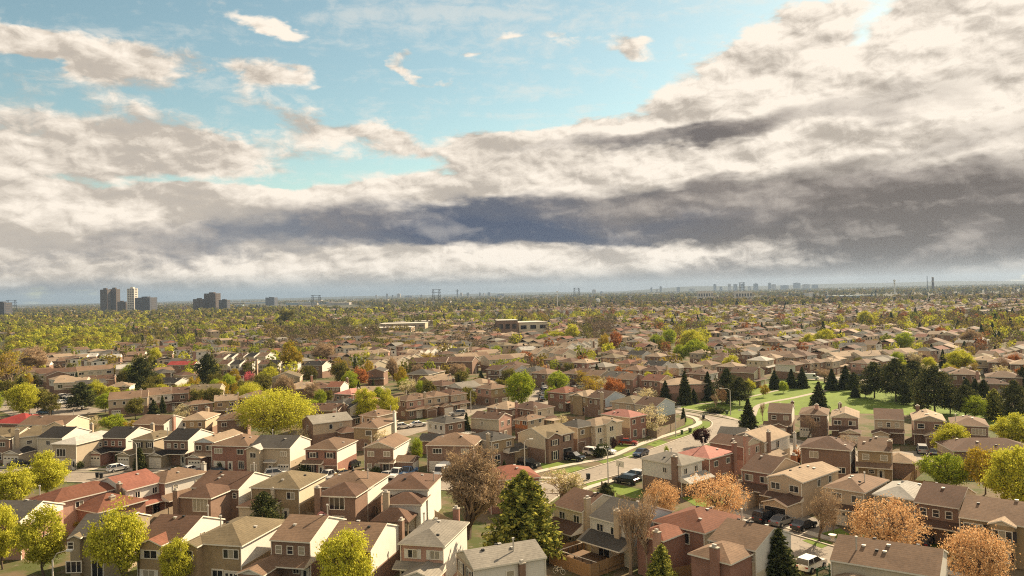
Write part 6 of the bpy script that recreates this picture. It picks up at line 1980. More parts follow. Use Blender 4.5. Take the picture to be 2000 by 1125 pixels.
for a in (('white hatchback parked on the driveway of the left street', 'hatch', 'white', 230, 920, 52), ('black car parked behind the yellow-green maple at left', 'sedan', 'black', 38, 911, 30),
          ('white car on the drive of the white-gabled garage', 'sedan', 'white', 372, 923, 60), ('dark red car between the white car and the black sedan', 'sedan', 'dkred', 390, 930, 235), ('black sedan on the drive of the red-brick house', 'sedan', 'black', 420, 927, 215),
          ('white and dark-windowed car before the grey-roofed greige house', 'suv', 'white', 541, 932, 20), ('white pickup truck facing the camera on the left street', 'pickup', 'white', 642, 936, 240), ('tan car with dark windows right of the white pickup', 'sedan', 'tan', 672, 931, 35),
          ('dark car deep in the gap between two brick houses', 'suv', 'black', 688, 914, 75), ('small white car before the hedge of the beige-gabled house', 'sedan', 'silver', 755, 936, 245), ('white pickup before the small attached garage', 'pickup', 'white', 776, 932, 250), ('blue pickup beside the white one', 'pickup', 'blue', 797, 929, 250),
          ('white delivery van on the drive of the brown hip-roofed house', 'van', 'white', 864, 931, 255), ('black SUV behind the white lamp post of the main street', 'suv', 'black', 1033, 912, -35), ('black SUV on the drive beside the dark open garage', 'suv', 'black', 1122, 899, -40),
          ('white SUV left one on the drive by the clipped hedge', 'suv', 'white', 1160, 890, -40), ('white car right one on the drive by the clipped hedge', 'sedan', 'white', 1184, 886, -40), ('dark red car before the pink-roofed house', 'sedan', 'red', 1226, 869, -20), ('blue-grey sedan parked along the kerb of the main street', 'sedan', 'navy', 1252, 890, 233),
          ('black SUV on the shaded drive under the basketball hoop', 'suv', 'black', 1222, 944, 140), ('white-roofed SUV behind the black one under the hoop', 'suv', 'silver', 1238, 935, 140), ('black SUV, left of the three cars before the open garage', 'suv', 'black', 1496, 1018, 38), ('grey sedan, middle of the three cars before the open garage', 'sedan', 'grey', 1528, 1025, 38),
          ('black sedan, right of the three cars before the open garage', 'sedan', 'black', 1570, 1033, 38), ('white SUV by the green railing at the bottom', 'suv', 'white', 1585, 1112, 40), ('dark car under the biggest orange tree', 'hatch', 'black', 1748, 1074, 60), ('dark car half hidden right of the biggest orange tree', 'suv', 'black', 1806, 1066, 50), ('silver minivan on the drive of the front-gabled park house', 'minivan', 'silver', 1801, 884, 68),
          ('dark car behind the lime-green maple by the silver minivan', 'sedan', 'black', 1826, 890, 60), ('white car on the middle street, right one', 'sedan', 'white', 817, 833, 25), ('white car on the middle street, left one', 'hatch', 'white', 787, 837, 25), ('silver car before the white-fronted garage at centre', 'suv', 'silver', 893, 812, 200), ('black car before the gabled garage at centre', 'sedan', 'black', 874, 808, 200),
          ('white van at the park edge behind the spruce pair', 'van', 'white', 1585, 742, -25), ('white SUV on the drive above the four backs', 'suv', 'white', 1128, 762, 20), ('parked dark car right of the big lime maple, nearest of the line', 'sedan', 'black', 1058, 783, 100), ('parked silver car right of the big lime maple, second of the line', 'sedan', 'silver', 1060, 774, 100),
          ('parked dark car right of the big lime maple, third of the line', 'suv', 'navy', 1061, 767, 100), ('parked white car right of the big lime maple, farthest of the line', 'sedan', 'white', 1063, 760, 100), ('dark car beside the silver one before the brick row', 'sedan', 'black', 1238, 772, 10), ('white car on the street before the brick row', 'sedan', 'white', 1190, 766, 10),
          ('blue-grey car at the far-left street corner', 'sedan', 'blue', 88, 808, 10)):
    car(*a)
for k, (x, y, c) in enumerate(((100, 782, 'white'), (112, 780, 'black'), (124, 778, 'white'), (136, 777, 'silver'), (108, 787, 'grey'), (121, 789, 'white'), (140, 785, 'black'))):
    car(f'small {c} car in the far-left court', 'sedan' if k % 2 else 'suv', c, x, y, 70, 'cars in the far-left court', False)
for k in range(12):
    c = ['white', 'silver', 'black', 'red', 'grey', 'white'][k % 6]
    car(f'tiny {c} car in the far-right car park', 'sedan', c, 1926 + (k % 6) * 9 + (k // 6) * 4, 690 - (k % 6) * .5 + (k // 6) * 6, 100, 'cars in the far-right car park', False)
for x, y, c, lab in ((1660, 740, 'white', 'white car left of the dark car before the park terrace'), (1682, 740, 'black', 'dark car right of the white car before the park terrace'), (1808, 722, 'silver', 'silver car in the street above the park pines'), (1822, 722, 'white', 'white car in the street above the park pines')):
    car(lab, 'suv', c, x, y, 10, None, False)

# ------------------------------------------------------------------ street furniture
POLE = mat('lamp_pole_concrete', (.52, .47, .40), .7, .08)
LHEAD = mat('lamp_head', (.60, .57, .50), .4)


def lamp(label, px, pbase, ptop, hx, hy):
    """street lamp: foot and top of the pole and lamp head from the photograph"""
    p = g(px, pbase)
    k = p.y / FPX
    hgt = (pbase - ptop) * k
    ax = (hx - px) * k
    az_ = max(.3, (ptop - hy) * k)
    e = empty('street_lamp', (p.x, p.y, 0))
    b = MB()
    b.tube([(0, 0, 0), (0, 0, hgt)], .13, 10, 0, .085)
    b.build('pole', POLE, e)
    b = MB()
    b.tube([(0, 0, hgt - .1), (ax * .3, 0, hgt + az_ * .7), (ax, 0, hgt + az_)], .05, 8)
    a = b.build('arm', POLE, e)
    b = MB()
    s = 1 if ax > 0 else -1
    b.box(ax - .1 * s, ax + .65 * s, -.15, .15, hgt + az_ - .08, hgt + az_ + .1)
    b.box(ax, ax + .5 * s, -.11, .11, hgt + az_ - .13, hgt + az_ - .08)
    b.build('lamp_head', LHEAD, e)
    tag(e, label, 'street lamp')


for a in (('street lamp at the bottom-left before the yellow-green maple', 104, 1168, 1094, 133, 1076), ('tall white street lamp on the left street before the olive roof', 267, 926, 868, 258, 862), ('street lamp by the black SUV and the white-sided house on the main street', 1188, 944, 888, 1179, 874), ('street lamp before the pale-sided house with the gabled bay', 1025, 916, 864, 1036, 858),
          ('thin street pole lamp beside the plank fence at the bend', 1320, 853, 800, 1326, 796), ('street lamp on the park lawn with its arm to the left', 1427, 811, 762, 1411, 758), ('street lamp left of the park corner spruce', 1457, 836, 806, 1448, 801), ('street lamp before the dark brown gabled park house', 1744, 862, 821, 1737, 818), ('street lamp above the biggest orange tree', 1787, 1052, 1006, 1766, 996),
          ('street lamp by the far-left court with its arm to the right', 144, 815, 802, 160, 794), ('street lamp beside the pink blossom tree', 476, 760, 734, 460, 732), ('street lamp right of the dark front gable at left', 528, 764, 748, 516, 742), ('street lamp before the wood fence behind the big willow', 605, 786, 753, 596, 750), ('street lamp among the tan townhouses', 791, 722, 696, 796, 694),
          ('street lamp on the middle street before the grey-roofed house', 920, 806, 765, 926, 762), ('street lamp beside the dark-roofed brick row at centre', 930, 742, 716, 935, 714), ('street lamp before the big lime maple at centre', 1052, 744, 728, 1044, 724), ('street lamp before the brick row right of centre', 1183, 766, 741, 1189, 738), ('street lamp above the park pines', 1769, 716, 704, 1777, 700)):
    lamp(*a)


def post_thing(name, label, cat, px, pb, pt, r=.14, m=None):
    p = g(px, pb)
    e = empty(name, (p.x, p.y, 0))
    h_ = (pb - pt) * p.y / FPX
    b = MB()
    b.tube([(0, 0, 0), (0, 0, h_)], r, 8, 0, r * .7)
    b.build('pole', m or HYDRO, e)
    b = MB()
    b.box(-.9, .9, -.06, .06, h_ - .9, h_ - .75)
    b.build('cross_arm', m or HYDRO, e)
    tag(e, label, cat)


post_thing('utility_pole', 'utility pole left of the lamp by the wood fence', 'pole', 574, 786, 738)
post_thing('utility_pole', 'utility pole behind the far-left car park', 'pole', 98, 812, 788)
post_thing('utility_pole', 'slim pole before the yellow far-left tree', 'pole', 57, 814, 792)


def fence(label, pix, m=None, h_=1.8, open_=False, name='wooden_fence', cat='fence', pm=None):
    pts = [g(*p) for p in pix]
    o0 = sum(pts, Vector((0, 0, 0))) / len(pts)
    e = empty(name, o0)
    for i in range(len(pts) - 1):
        a, b_ = pts[i] - o0, pts[i + 1] - o0
        d = b_ - a
        L_ = d.length
        M4 = Matrix.Translation(a) @ Matrix.Rotation(math.atan2(d.y, d.x), 4, 'Z')
        n = max(2, int(L_ / .16))
        b = MB()
        rr = random.Random(i)
        for k in range(n):
            x0, x1 = L_ * k / n + .006, L_ * (k + 1) / n - .006
            if open_:
                x1 = x0 + .05
            b.box(x0, x1, -.012, .012, .06, h_ + rr.uniform(-.03, .03), 0, M4)
        for z in (.4, h_ - .3):
            b.box(0, L_, .013, .06, z, z + .09, 0, M4)
        b.build('board_panel', m or WOOD, e)
    for k, (p) in enumerate(pts):
        b = MB()
        q = p - o0
        b.box(q.x - .06, q.x + .06, q.y - .06, q.y + .06, 0, h_ + .12)
        b.build('post', pm or m or WOOD, e)
    return tag(e, label, cat)


fence('golden plank fence along the bottom before the semi-detached backyard', [(1074, 1101), (1112, 1116), (1152, 1132)])
fence('golden plank fence from the bottom corner to the bare saplings', [(1153, 1132), (1186, 1120), (1222, 1106)])
fence('shaded plank fence between the fir and the backyard deck', [(1076, 1099), (1108, 1088), (1142, 1077)])
fence('plank fence under the brick wing right of the saplings', [(1262, 1120), (1310, 1140), (1350, 1132)])
fence('weathered plank fence along the pavement at the street bend', [(1283, 856), (1310, 843), (1338, 830)], WOODG)
fence('weathered side fence below the cream blossom tree at the bend', [(1246, 848), (1283, 857)], WOODG)
fence('plank fence climbing beside the brown lean-to house at right', [(1764, 958), (1790, 934), (1815, 912)])
fence('short plank fence behind the pale grey hip roof', [(1768, 958), (1806, 960), (1842, 963)])
fence('wood fence round the low hip roofs behind the big willow', [(577, 777), (606, 774), (638, 770)])
fence('dark plank fence between the red-roofed semi and the brown house', [(292, 1030), (330, 1014), (369, 997)], WOODG)
fence('dark fence behind the lean-to of the red-roofed semi', [(310, 1000), (345, 992), (368, 984)], WOODG)
fence('weathered fence behind the tan-brick and brown backs at centre', [(1104, 826), (1122, 828), (1142, 826)], WOODG)
fence('fence behind the brown hip-roofed house and the pink canopy', [(600, 1022), (622, 1026), (648, 1030)], WOODG)
fence('pale wire-topped fence on the shaded corner lawn', [(1205, 978), (1250, 990), (1310, 1003)], WOODG, 1.2, True)
fence('white picket gate fence beside the open garage', [(1484, 1003), (1503, 1000)], SHUTW, 1.4, True, 'white_fence')
GREENP = mat('green_paint', (.035, .115, .035), .6)
fence('green metal railing at the bottom right of the spruce', [(1596, 1140), (1620, 1130), (1641, 1124)], GREENP, 1.7, True, 'metal_railing', 'railing')
for k, (a, b_) in enumerate((((225, 1008), (262, 1002)), ((470, 1000), (476, 1030)), ((735, 1010), (748, 1032)), ((850, 1020), (905, 1052)), ((1175, 960), (1200, 985)))):
    fence(['weathered fence by the rear lean-to at lower left', 'short weathered fence left of the round dark pine', 'weathered fence beside the brown pavilion', 'weathered fence behind the big bare tree', 'weathered fence on the corner lawn by the shrub tree'][k], [a, b_], WOODG)

# bins
BING, BINK = mat('green_bin', (.06, .09, .035), .6), mat('black_bin', (.02, .02, .019), .6)
for lab, x, y, m in (('black wheelie bin, left one at the kerb of the left street', 190, 934, BINK), ('black wheelie bin, right one at the kerb of the left street', 198, 935, BINK), ('black wheelie bin at the kerb before the corner lawn', 1149, 937, BINK), ('green wheelie bin on the verge by the thin street pole', 1348, 845, BING), ('dark wheelie bin on the street at the bend', 1374, 819, BINK),
                     ('green wheelie bin on the park verge', 1420, 810, BING), ('short post box on the verge below the thin street pole', 1332, 849, BING)):
    p = g(x, y)
    e = empty('wheelie_bin', (p.x, p.y, .05), R(rng.uniform(-30, 30)))
    b = MB()
    w = .30
    b.poly([(-w * .8, -w * .8, .08), (w * .8, -w * .8, .08), (w, -w, 1.0), (-w, -w, 1.0)])
    b.poly([(w * .8, -w * .8, .08), (w * .8, w * .8, .08), (w, w, 1.0), (w, -w, 1.0)])
    b.poly([(w * .8, w * .8, .08), (-w * .8, w * .8, .08), (-w, w, 1.0), (w, w, 1.0)])
    b.poly([(-w * .8, w * .8, .08), (-w * .8, -w * .8, .08), (-w, -w, 1.0), (-w, w, 1.0)])
    b.build('bin_body', m, e)
    b = MB()
    b.box(-w * 1.1, w * 1.1, -w * 1.15, w * 1.2, 1.0, 1.08)
    b.build('lid', m, e)
    for s in (-1, 1):
        b = MB()
        b.tube([(s * .26, w * .8, .1), (s * .32, w * .8, .1)], .1, 10)
        b.build('wheel', TYRE, e)
    tag(e, lab, 'bin')

# basketball hoop by the shaded drive
p = g(1208, 944)
e = empty('basketball_hoop', (p.x, p.y, 0), R(40))
b = MB(); b.tube([(0, 0, 0), (0, 0, 3.0), (.5, 0, 3.5)], .07, 8); b.build('pole', DARKM, e)
b = MB(); b.box(.5, .55, -.9, .9, 2.9, 4.0); b.build('backboard', TRIM, e)
b = MB()
b.tube([(.8 + .23 * math.cos(t * .524), .23 * math.sin(t * .524), 3.05) for t in range(13)], .02, 5)
b.build('rim', mat('hoop_orange', (.5, .12, .04), .5), e)
tag(e, 'basketball hoop with a white backboard above the shaded drive', 'basketball hoop')

# pink garden gazebo, brown pavilion, white pergola
CANV = mat('pink_canvas', (.50, .20, .17), .9, .12)
p = g(628, 1043)
e = empty('garden_gazebo', (p.x, p.y, 0), R(-14))
b = MB()
for q in (((-1.5, -1.5), (1.5, -1.5)), ((1.5, -1.5), (1.5, 1.5)), ((1.5, 1.5), (-1.5, 1.5)), ((-1.5, 1.5), (-1.5, -1.5))):
    b.poly([(*q[0], 2.1), (*q[1], 2.1), (*[c * .25 for c in q[1]], 3.0), (*[c * .25 for c in q[0]], 3.0)])
    b.poly([(*[c * .25 for c in q[0]], 3.1), (*[c * .25 for c in q[1]], 3.1), (0, 0, 3.4)])
    b.poly([(*q[0], 1.85), (*q[1], 1.85), (*q[1], 2.1), (*q[0], 2.1)])
b.build('canopy', CANV, e)
for sx in (-1.4, 1.4):
    for sy in (-1.4, 1.4):
        b = MB(); b.tube([(sx, sy, 0), (sx, sy, 2.1)], .05, 6); b.build('leg', DARKM, e)
tag(e, 'pink canvas gazebo beside the tall rear brick wing', 'gazebo')
p = g(771, 1046)
e = empty('garden_pavilion', (p.x, p.y, 0), R(-10))
b = MB(); roof_mesh(b, -2.9, 2.9, -2.3, 2.3, 2.5, 'hip', .62); b.build('roof', [ROOF['dkbrown'], TRIMB], e)
for sx in (-2.6, 0, 2.6):
    for sy in (-1.9, 1.9):
        b = MB(); b.box(sx - .08, sx + .08, sy - .08, sy + .08, 0, 2.5); b.build('post', WOODG, e)
tag(e, 'brown-roofed open garden pavilion below the white-walled hip house', 'pavilion')
p = g(900, 866)
e = empty('pergola', (p.x, p.y, 0), R(-40))
b = MB()
for k in range(9):
    b.box(-2.6 + k * .65, -2.35 + k * .65, -2.2, 2.2, 2.5, 2.62)
b.build('slats', TRIM, e)
for s in (-2, 2):
    b = MB(); b.box(-2.8, 2.8, s - .08, s + .08, 2.3, 2.5); b.build('beam', TRIM, e)
for sx in (-2.5, 2.5):
    for sy in (-2, 2):
        b = MB(); b.box(sx - .07, sx + .07, sy - .07, sy + .07, 0, 2.3); b.build('post', TRIM, e)
tag(e, 'white slatted pergola beside the dark spruce at centre', 'pergola')
p = g(1072, 838)
e = empty('garden_pergola', (p.x, p.y, 0), R(-40))
b = MB(); b.box(-3, 3, -1.8, 1.8, 2.5, 2.6); b.build('roof', WOODG, e)
for sx in (-2.8, 0, 2.8):
    for sy in (-1.6, 1.6):
        b = MB(); b.box(sx - .08, sx + .08, sy - .08, sy + .08, 0, 2.5); b.build('post', WOODG, e)
tag(e, 'weathered garden shelter beside the small blossom bush at centre', 'garden shelter')
# backyard deck
a_, b2 = g(1128, 1097), g(1178, 1110)
e = empty('wooden_deck', ((a_ + b2) / 2), R(-48))
DK = mat('deck_boards', (.16, .095, .05), .85, .3, 2, 8)
b = MB(); b.box(-3.6, 3.6, -2.2, 2.4, .5, .62); b.build('deck_floor', DK, e)
for q in (((-3.5, -2.1), (3.5, -2.1)), ((-3.5, -2.1), (-3.5, 2.3))):
    b = MB(); b.tube([(*q[0], 1.55), (*q[1], 1.55)], .05, 6); b.build('handrail', TRIM, e)
    for k in range(6):
        b = MB()
        x, y = q[0][0] + (q[1][0] - q[0][0]) * k / 5, q[0][1] + (q[1][1] - q[0][1]) * k / 5
        b.box(x - .04, x + .04, y - .04, y + .04, .62, 1.5); b.build('baluster', DARKM, e)
for sx in (-3.4, 3.4):
    for sy in (-2.0, 2.2):
        b = MB(); b.box(sx - .08, sx + .08, sy - .08, sy + .08, 0, .5); b.build('leg', DK, e)
tag(e, 'brown backyard deck with a pale handrail inside the plank fence', 'deck')
# porch stairs of the bungalow, planter, play house, bicycle
p = g(138, 914)
e = empty('porch_stairs', (p.x, p.y, 0), R(-14))
b = MB()
for k in range(7):
    b.box(-.7, .7, -2.0 + k * .3, -1.7 + k * .3, 0, .2 + k * .2)
b.build('steps', CONC, e)
for s in (-.7, .7):
    b = MB(); b.tube([(s, -2, 1.1), (s, 0, 2.4)], .05, 6); b.build('handrail', TRIM, e)
    for k in range(5):
        b = MB(); b.tube([(s, -1.95 + k * .48, .2 + k * .3), (s, -1.95 + k * .48, 1.1 + k * .31)], .03, 5); b.build('baluster', TRIM, e)
tag(e, 'white-railed porch stairs at the raised bungalow', 'stairs')
p = g(1626, 1056)
e = empty('garden_planter', (p.x, p.y, 0))
b = MB()
for z0, z1, r0, r1 in ((0, .12, .4, .4), (.12, .45, .22, .22), (.45, .85, .3, .55)):
    b.tube([(0, 0, z0), (0, 0, z1)], r0, 14, 0, r1)
b.build('planter_bowl', TRIM, e)
tag(e, 'white stone planter on the lawn under the tiny bare tree', 'planter')
p = g(351, 1030)
e = empty('play_house', (p.x, p.y, 0), R(-20))
REDP = mat('red_plastic', (.42, .07, .03), .5)
b = MB(); b.box(-.8, .8, -.7, .7, 0, 1.2); b.build('wall', REDP, e)
b = MB(); roof_mesh(b, -1, 1, -.9, .9, 1.2, 'gx', .7); b.build('roof', [REDP, REDP], e)
b = MB(); b.box(-.3, .3, -.73, -.7, 0, .9); b.build('door', TRIM, e)
tag(e, 'small red-orange play house in the yard beside the dark plank fence', 'play house')
p = g(1092, 1121)
e = empty('bicycle', (p.x, p.y, 0), R(-30))
for x in (-.52, .52):
    b = MB(); b.tube([(x + .33 * math.cos(t * .449), 0, .34 + .33 * math.sin(t * .449)) for t in range(15)], .022, 5); b.build('wheel', TRIM, e)
b = MB()
for q in (((-.52, 0, .34), (-.1, 0, .34)), ((-.1, 0, .34), (.38, 0, .8)), ((-.1, 0, .34), (-.25, 0, .85)), ((-.25, 0, .85), (.38, 0, .85)), ((-.25, 0, .8), (-.52, 0, .34)), ((.38, 0, .95), (.52, 0, .34))):
    b.tube(q, .022, 5)
b.build('frame', TRIM, e)
b = MB(); b.box(-.38, -.12, -.07, .07, .88, .93); b.build('saddle', DARKM, e)
b = MB(); b.tube([(.36, -.28, 1.0), (.36, .28, 1.0)], .02, 5); b.build('handlebar', DARKM, e)
tag(e, 'pale bicycle lying against the golden plank fence', 'bicycle')

# driveways of the left street
for root, c, rad, rz, W, D in HOUSES[:NEAR_N]:
    if c.x < 5 and 140 < c.y < 190 and rz > R(-20):
        fx, fy = -W * .22, -D / 2
        ca, sa = math.cos(rz), math.sin(rz)
        Q = []
        for x, y in ((fx - 1.6, fy + .2), (fx + 1.6, fy + .2), (fx + 1.9, fy - 8), (fx - 1.9, fy - 8)):
            Q.append((c.x + x * ca - y * sa, c.y + x * sa + y * ca, .025))
        b = MB()
        b.poly(Q[::-1])
        struct(b.build('driveway', DRIVE))


# ------------------------------------------------------------------ far buildings, towers and masts
CONCW = mat('tower_concrete', (.36, .31, .26), .9, .12, .05)
CONCL = mat('tower_pale', (.62, .55, .46), .9, .1, .05)
CONCD = mat('tower_brown', (.095, .068, .052), .9, .12, .05)
CONCB = mat('tower_slate', (.075, .075, .085), .9, .12, .05)
BALC = mat('tower_balcony', (.10, .085, .075), .8)
WROOF = mat('pale_flat_roof', (.44, .39, .32), .9, .12, .02)
BLUEW = mat('blue_grey_cladding', (.21, .27, .30), .8, .1, .02)


def yh(px):
    return 571.5 - 0.0225 * (px - 1000)


def tower(label, x0, x1, ytop, Y, m, cat='tower block', name='apartment_tower', depth=None, floors=None, top=None):
    """slab seen at photo columns x0..x1 with its roof at ytop, standing Y metres away"""
    xc = (x0 + x1) / 2
    w = (x1 - x0) / FPX * Y
    h_ = CAMH + (yh(xc) - ytop) / FPX * Y
    d = depth or w * .6
    e = empty(name, ((xc - 1000) / FPX * Y, Y, 0), R(-12))
    w *= .86
    b = MB()
    b.box(-w / 2, w / 2, -d / 2, d / 2, 0, h_)
    b.build('wall', m, e)
    n = floors or max(3, int(h_ / 5))
    b = MB()
    for k in range(n):
        z = h_ * (k + .35) / n
        for s in (-.3, 0, .3):
            b.box(w * s - w * .11, w * s + w * .11, -d / 2 - .25, -d / 2 - .02, z, z + h_ / n * .45)
        b.box(w / 2 + .02, w / 2 + .25, -d * .3, d * .3, z, z + h_ / n * .45)
    f = b.build('window_bands', BALC, e)
    f['kind'] = 'stuff'
    b = MB()
    b.box(-w * .2, w * .2, -d * .2, d * .2, h_, h_ + max(2.5, h_ * .06))
    b.build('roof_plant', m, e)
    if top:
        b = MB()
        b.box(-w / 2 - .5, w / 2 + .5, -d / 2 - .5, d / 2 + .5, h_ * .93, h_ * .96)
        b.build('parapet', top, e)
    return tag(e, label, cat)


tower('broad dark brown twin apartment tower at far left', 197, 215, 565.5, 2400, CONCD)
tower('right half of the dark twin apartment tower at far left', 214, 233, 564.5, 2420, CONCD)
tower('low stepped block at the foot of the dark twin tower', 230, 246, 589, 2300, CONCD)
tower('slim pale sunlit apartment tower at far left', 249.5, 268, 563.5, 2300, CONCL)
tower('wide dark grey slab right of the slim pale tower', 266, 304, 581, 2250, CONCB)
tower('brown apartment slab with a taller core, right of the far-left towers', 400, 429, 573, 2200, CONCD)
tower('low brown block left of the brown apartment slab', 378, 400, 584, 2180, CONCD)
tower('low dark block right of the brown apartment slab', 428, 448, 586, 2180, CONCB)
tower('dark office block cut by the left frame edge', -12, 20, 591, 1900, CONCB)
tower('small dark slab left of the first power pylon', 519, 541, 581, 3800, CONCB)
for k, (x0, x1, yt) in enumerate(((733, 737, 574), (754, 758, 571.5), (765, 769, 574), (775, 784, 571.5), (790, 810, 575.5), (821, 825, 573.5), (898, 904, 569.5), (911, 917.5, 569.5), (935, 940, 569.5), (943, 947, 570), (952, 959, 569), (970, 990, 572), (1156, 1166, 563.5), (1172, 1178, 567),
                                  (1270, 1275, 559.5), (1281, 1286, 562), (1288, 1293.5, 557.5), (1321, 1329.5, 558.5), (1345, 1360, 561.5), (1393, 1400.5, 553), (1405, 1412, 558), (1421, 1429, 552.5), (1432, 1442, 553), (1447, 1454, 552), (1460, 1468, 557), (1471, 1483, 552), (1500, 1507, 550.5), (1506, 1517, 553), (1524, 1543, 555), (1549, 1566, 550.5), (1567, 1584, 553), (1585, 1600, 554))):
    tower('tiny blue-grey tower of the skyline on the horizon', x0, x0 + (x1 - x0) * .85, yt + 2.2, 7600 + (k % 5) * 150, CONCB if k % 3 else CONCW, 'tower', 'skyline_tower', floors=8)['group'] = 'skyline towers on the horizon'


def slab(label, x0, x1, ybase, hgt, d, m, mr=None, name='flat_roofed_building', cat='building', rot=0.0, windows=True):
    a, b_ = g(x0, ybase), g(x1, ybase)
    w = abs(b_.x - a.x)
    e = empty(name, ((a.x + b_.x) / 2, (a.y + b_.y) / 2, 0), R(rot))
    b = MB()
    b.box(-w / 2, w / 2, 0, d, 0, hgt)
    b.build('wall', m, e)
    b = MB()
    b.box(-w / 2 - .3, w / 2 + .3, -.3, d + .3, hgt, hgt + .5)
    b.build('roof', mr or WROOF, e)
    if windows:
        n = max(3, int(w / 7))
        for k in range(n):
            b = MB()
            x = -w / 2 + w * (k + .5) / n
            b.box(x - w / n * .3, x + w / n * .3, -.12, -.02, hgt * .45, hgt * .78)
            b.build('window', GLASS, e)
    return tag(e, label, cat)


slab('long white-roofed school, main wing', 690, 800, 650, 4.2, 26, WALL['beige'], name='school_building', cat='school')
slab('right wing of the long white-roofed school', 745, 828, 643, 5.5, 30, WALL['beige'], name='school_building', cat='school')
slab('far white wing behind the long white-roofed school', 770, 850, 637, 5, 20, WALL['cream'], name='school_building', cat='school')
slab('dark brown brick school block with a pale flat roof, left part', 972, 1012, 655, 12, 22, WALL['brick'], name='school_building', cat='school', rot=6)
slab('long cream-fronted part of the brown school block', 1012, 1072, 652, 9.5, 26, WALL['cream'], name='school_building', cat='school', rot=18)
slab('low cream building left of the yellow woods', 195, 262, 629, 5, 20, WALL['cream'])
slab('white low building before the brown slab at far left', 290, 340, 604, 6, 30, WALL['white'], windows=False)
slab('long blue-grey factory shed at right', 1602, 1745, 587, 11, 60, BLUEW, BLUEW, 'factory_shed', 'factory', windows=False)
for k, (x0, x1, yb, hg, mm) in enumerate(((1356, 1402, 587, 26, CONCL), (1427, 1481, 587, 24, CONCL), (1041, 1055, 586, 18, CONCL), (1060, 1102, 586, 12, CONCL))):
    slab(['cream apartment slab left of centre-right', 'cream apartment slab right of its twin', 'small cream block right of the mast', 'long low cream block right of the mast'][k], x0, x1, yb, hg, 18, mm, name='apartment_block', cat='apartment block')
wh = random.Random(5)
for k in range(46):
    px = wh.uniform(-20, 2020)
    Y = wh.uniform(2300, 6000)
    yb = yh(px) + FPX * CAMH / Y
    wpx = wh.uniform(14, 70)
    s = slab('small pale warehouse on the hazy plain', px, px + wpx, yb, wh.uniform(7, 12), wh.uniform(30, 80), wh.choice([WALL['white'], WALL['cream'], CONCW, BLUEW]), name='warehouse', cat='warehouse', windows=False)
    s['group'] = 'warehouses on the hazy plain'
for k in range(3):
    px = (20, 440, 1850)[k]
    slab(['long white glasshouse strip at the far-left horizon', 'long white glasshouse strip right of the brown slab', 'pale strip of sheds by the smokestack'][k], px, px + (150, 90, 90)[k], yh(px) + (9, 9, 10)[k], 10, 120, WROOF, name='glasshouse', cat='building', windows=False)


def mast(name, label, cat, px, ytop, Y, r0, r1, m, parts=()):
    h_ = CAMH + (yh(px) - ytop) / FPX * Y
    e = empty(name, ((px - 1000) / FPX * Y, Y, 0))
    b = MB()
    b.tube([(0, 0, 0), (0, 0, h_)], r0, 12, 0, r1)
    b.build('shaft', m, e)
    for nm, z0, z1, ra, rb, mm in parts:
        b = MB()
        b.tube([(0, 0, h_ * z0), (0, 0, h_ * z1)], ra, 12, 0, rb)
        b.build(nm, mm, e)
    return tag(e, label, cat)


WHITEP = mat('white_mast', (.72, .69, .64), .6)
mast('communications_mast', 'white communications mast above the blue-grey shed', 'mast', 1747, 546, 2100, 2.2, 1.5, WHITEP, (('antenna_ring', .90, .96, 3.6, 3.6, WHITEP), ('antenna_ring', .80, .83, 2.6, 2.6, WHITEP)))
mast('smokestack', 'dark smokestack with a pale band at far right', 'smokestack', 1822, 541, 3200, 5.5, 3.6, CONCD, (('band', .93, .97, 4.6, 4.6, CONCL), ('band', .70, .74, 5.2, 5.2, CONCL)))
mast('smokestack', 'thin steel stack left of the smokestack', 'smokestack', 1811, 539, 3200, 1.6, 1.1, CONCB)
mast('light_mast', 'white floodlight mast at centre right', 'mast', 1088, 569, 1500, .7, .4, WHITEP, (('lamp_ring', .95, 1.0, 1.8, 2.2, WHITEP),))
mast('observation_tower', 'thin tower with a small pod on the left skyline', 'tower', 893, 565, 6000, 5, 4, CONCB, (('pod', .78, .86, 12, 14, CONCB),))
mast('water_silo', 'short white silo at centre right', 'silo', 1167, 584, 1900, 5, 5, WHITEP, (('dome', 1.0, 1.06, 5, 1.5, WHITEP),))


def pylon(label, px, ytop, Y, wpx):
    h_ = CAMH + (yh(px) - ytop) / FPX * Y
    w = wpx / FPX * Y
    e = empty('power_pylon', ((px - 1000) / FPX * Y, Y, 0))
    th = .0002 * Y
    for s in (-1, 1):
        b = MB()
        for sx in (-1, 1):
            b.tube([(s * w * .33 + sx * w * .16, 0, 0), (s * w * .33 + sx * w * .06, 0, h_)], th, 4)
        for k in range(6):
            z0, z1 = h_ * k / 6, h_ * (k + 1) / 6
            q0, q1 = w * (.16 - .10 * k / 6), w * (.16 - .10 * (k + 1) / 6)
            b.tube([(s * w * .33 - q0, 0, z0), (s * w * .33 + q1, 0, z1)], th * .7, 4)
            b.tube([(s * w * .33 + q0, 0, z0), (s * w * .33 - q1, 0, z1)], th * .7, 4)
        b.build('lattice_leg', DARKM, e)
    for z in (.60, .80, .97):
        b = MB()
        b.box(-w * .5, w * .5, -th, th, h_ * z, h_ * z + th * 2)
        b.build('cross_arm', DARKM, e)
    tag(e, label, 'pylon')


pylon('power pylon pair on the left horizon', 617, 576.5, 2700, 20)
pylon('larger power pylon left of centre', 852, 565, 2300, 18)
pylon('small power pylon right of centre', 1126, 562.5, 4000, 13)
pylon('power pylon before the right skyline', 1449, 551.5, 3600, 12)
pylon('power pylon at the far-left horizon', 22, 586, 2600, 22)

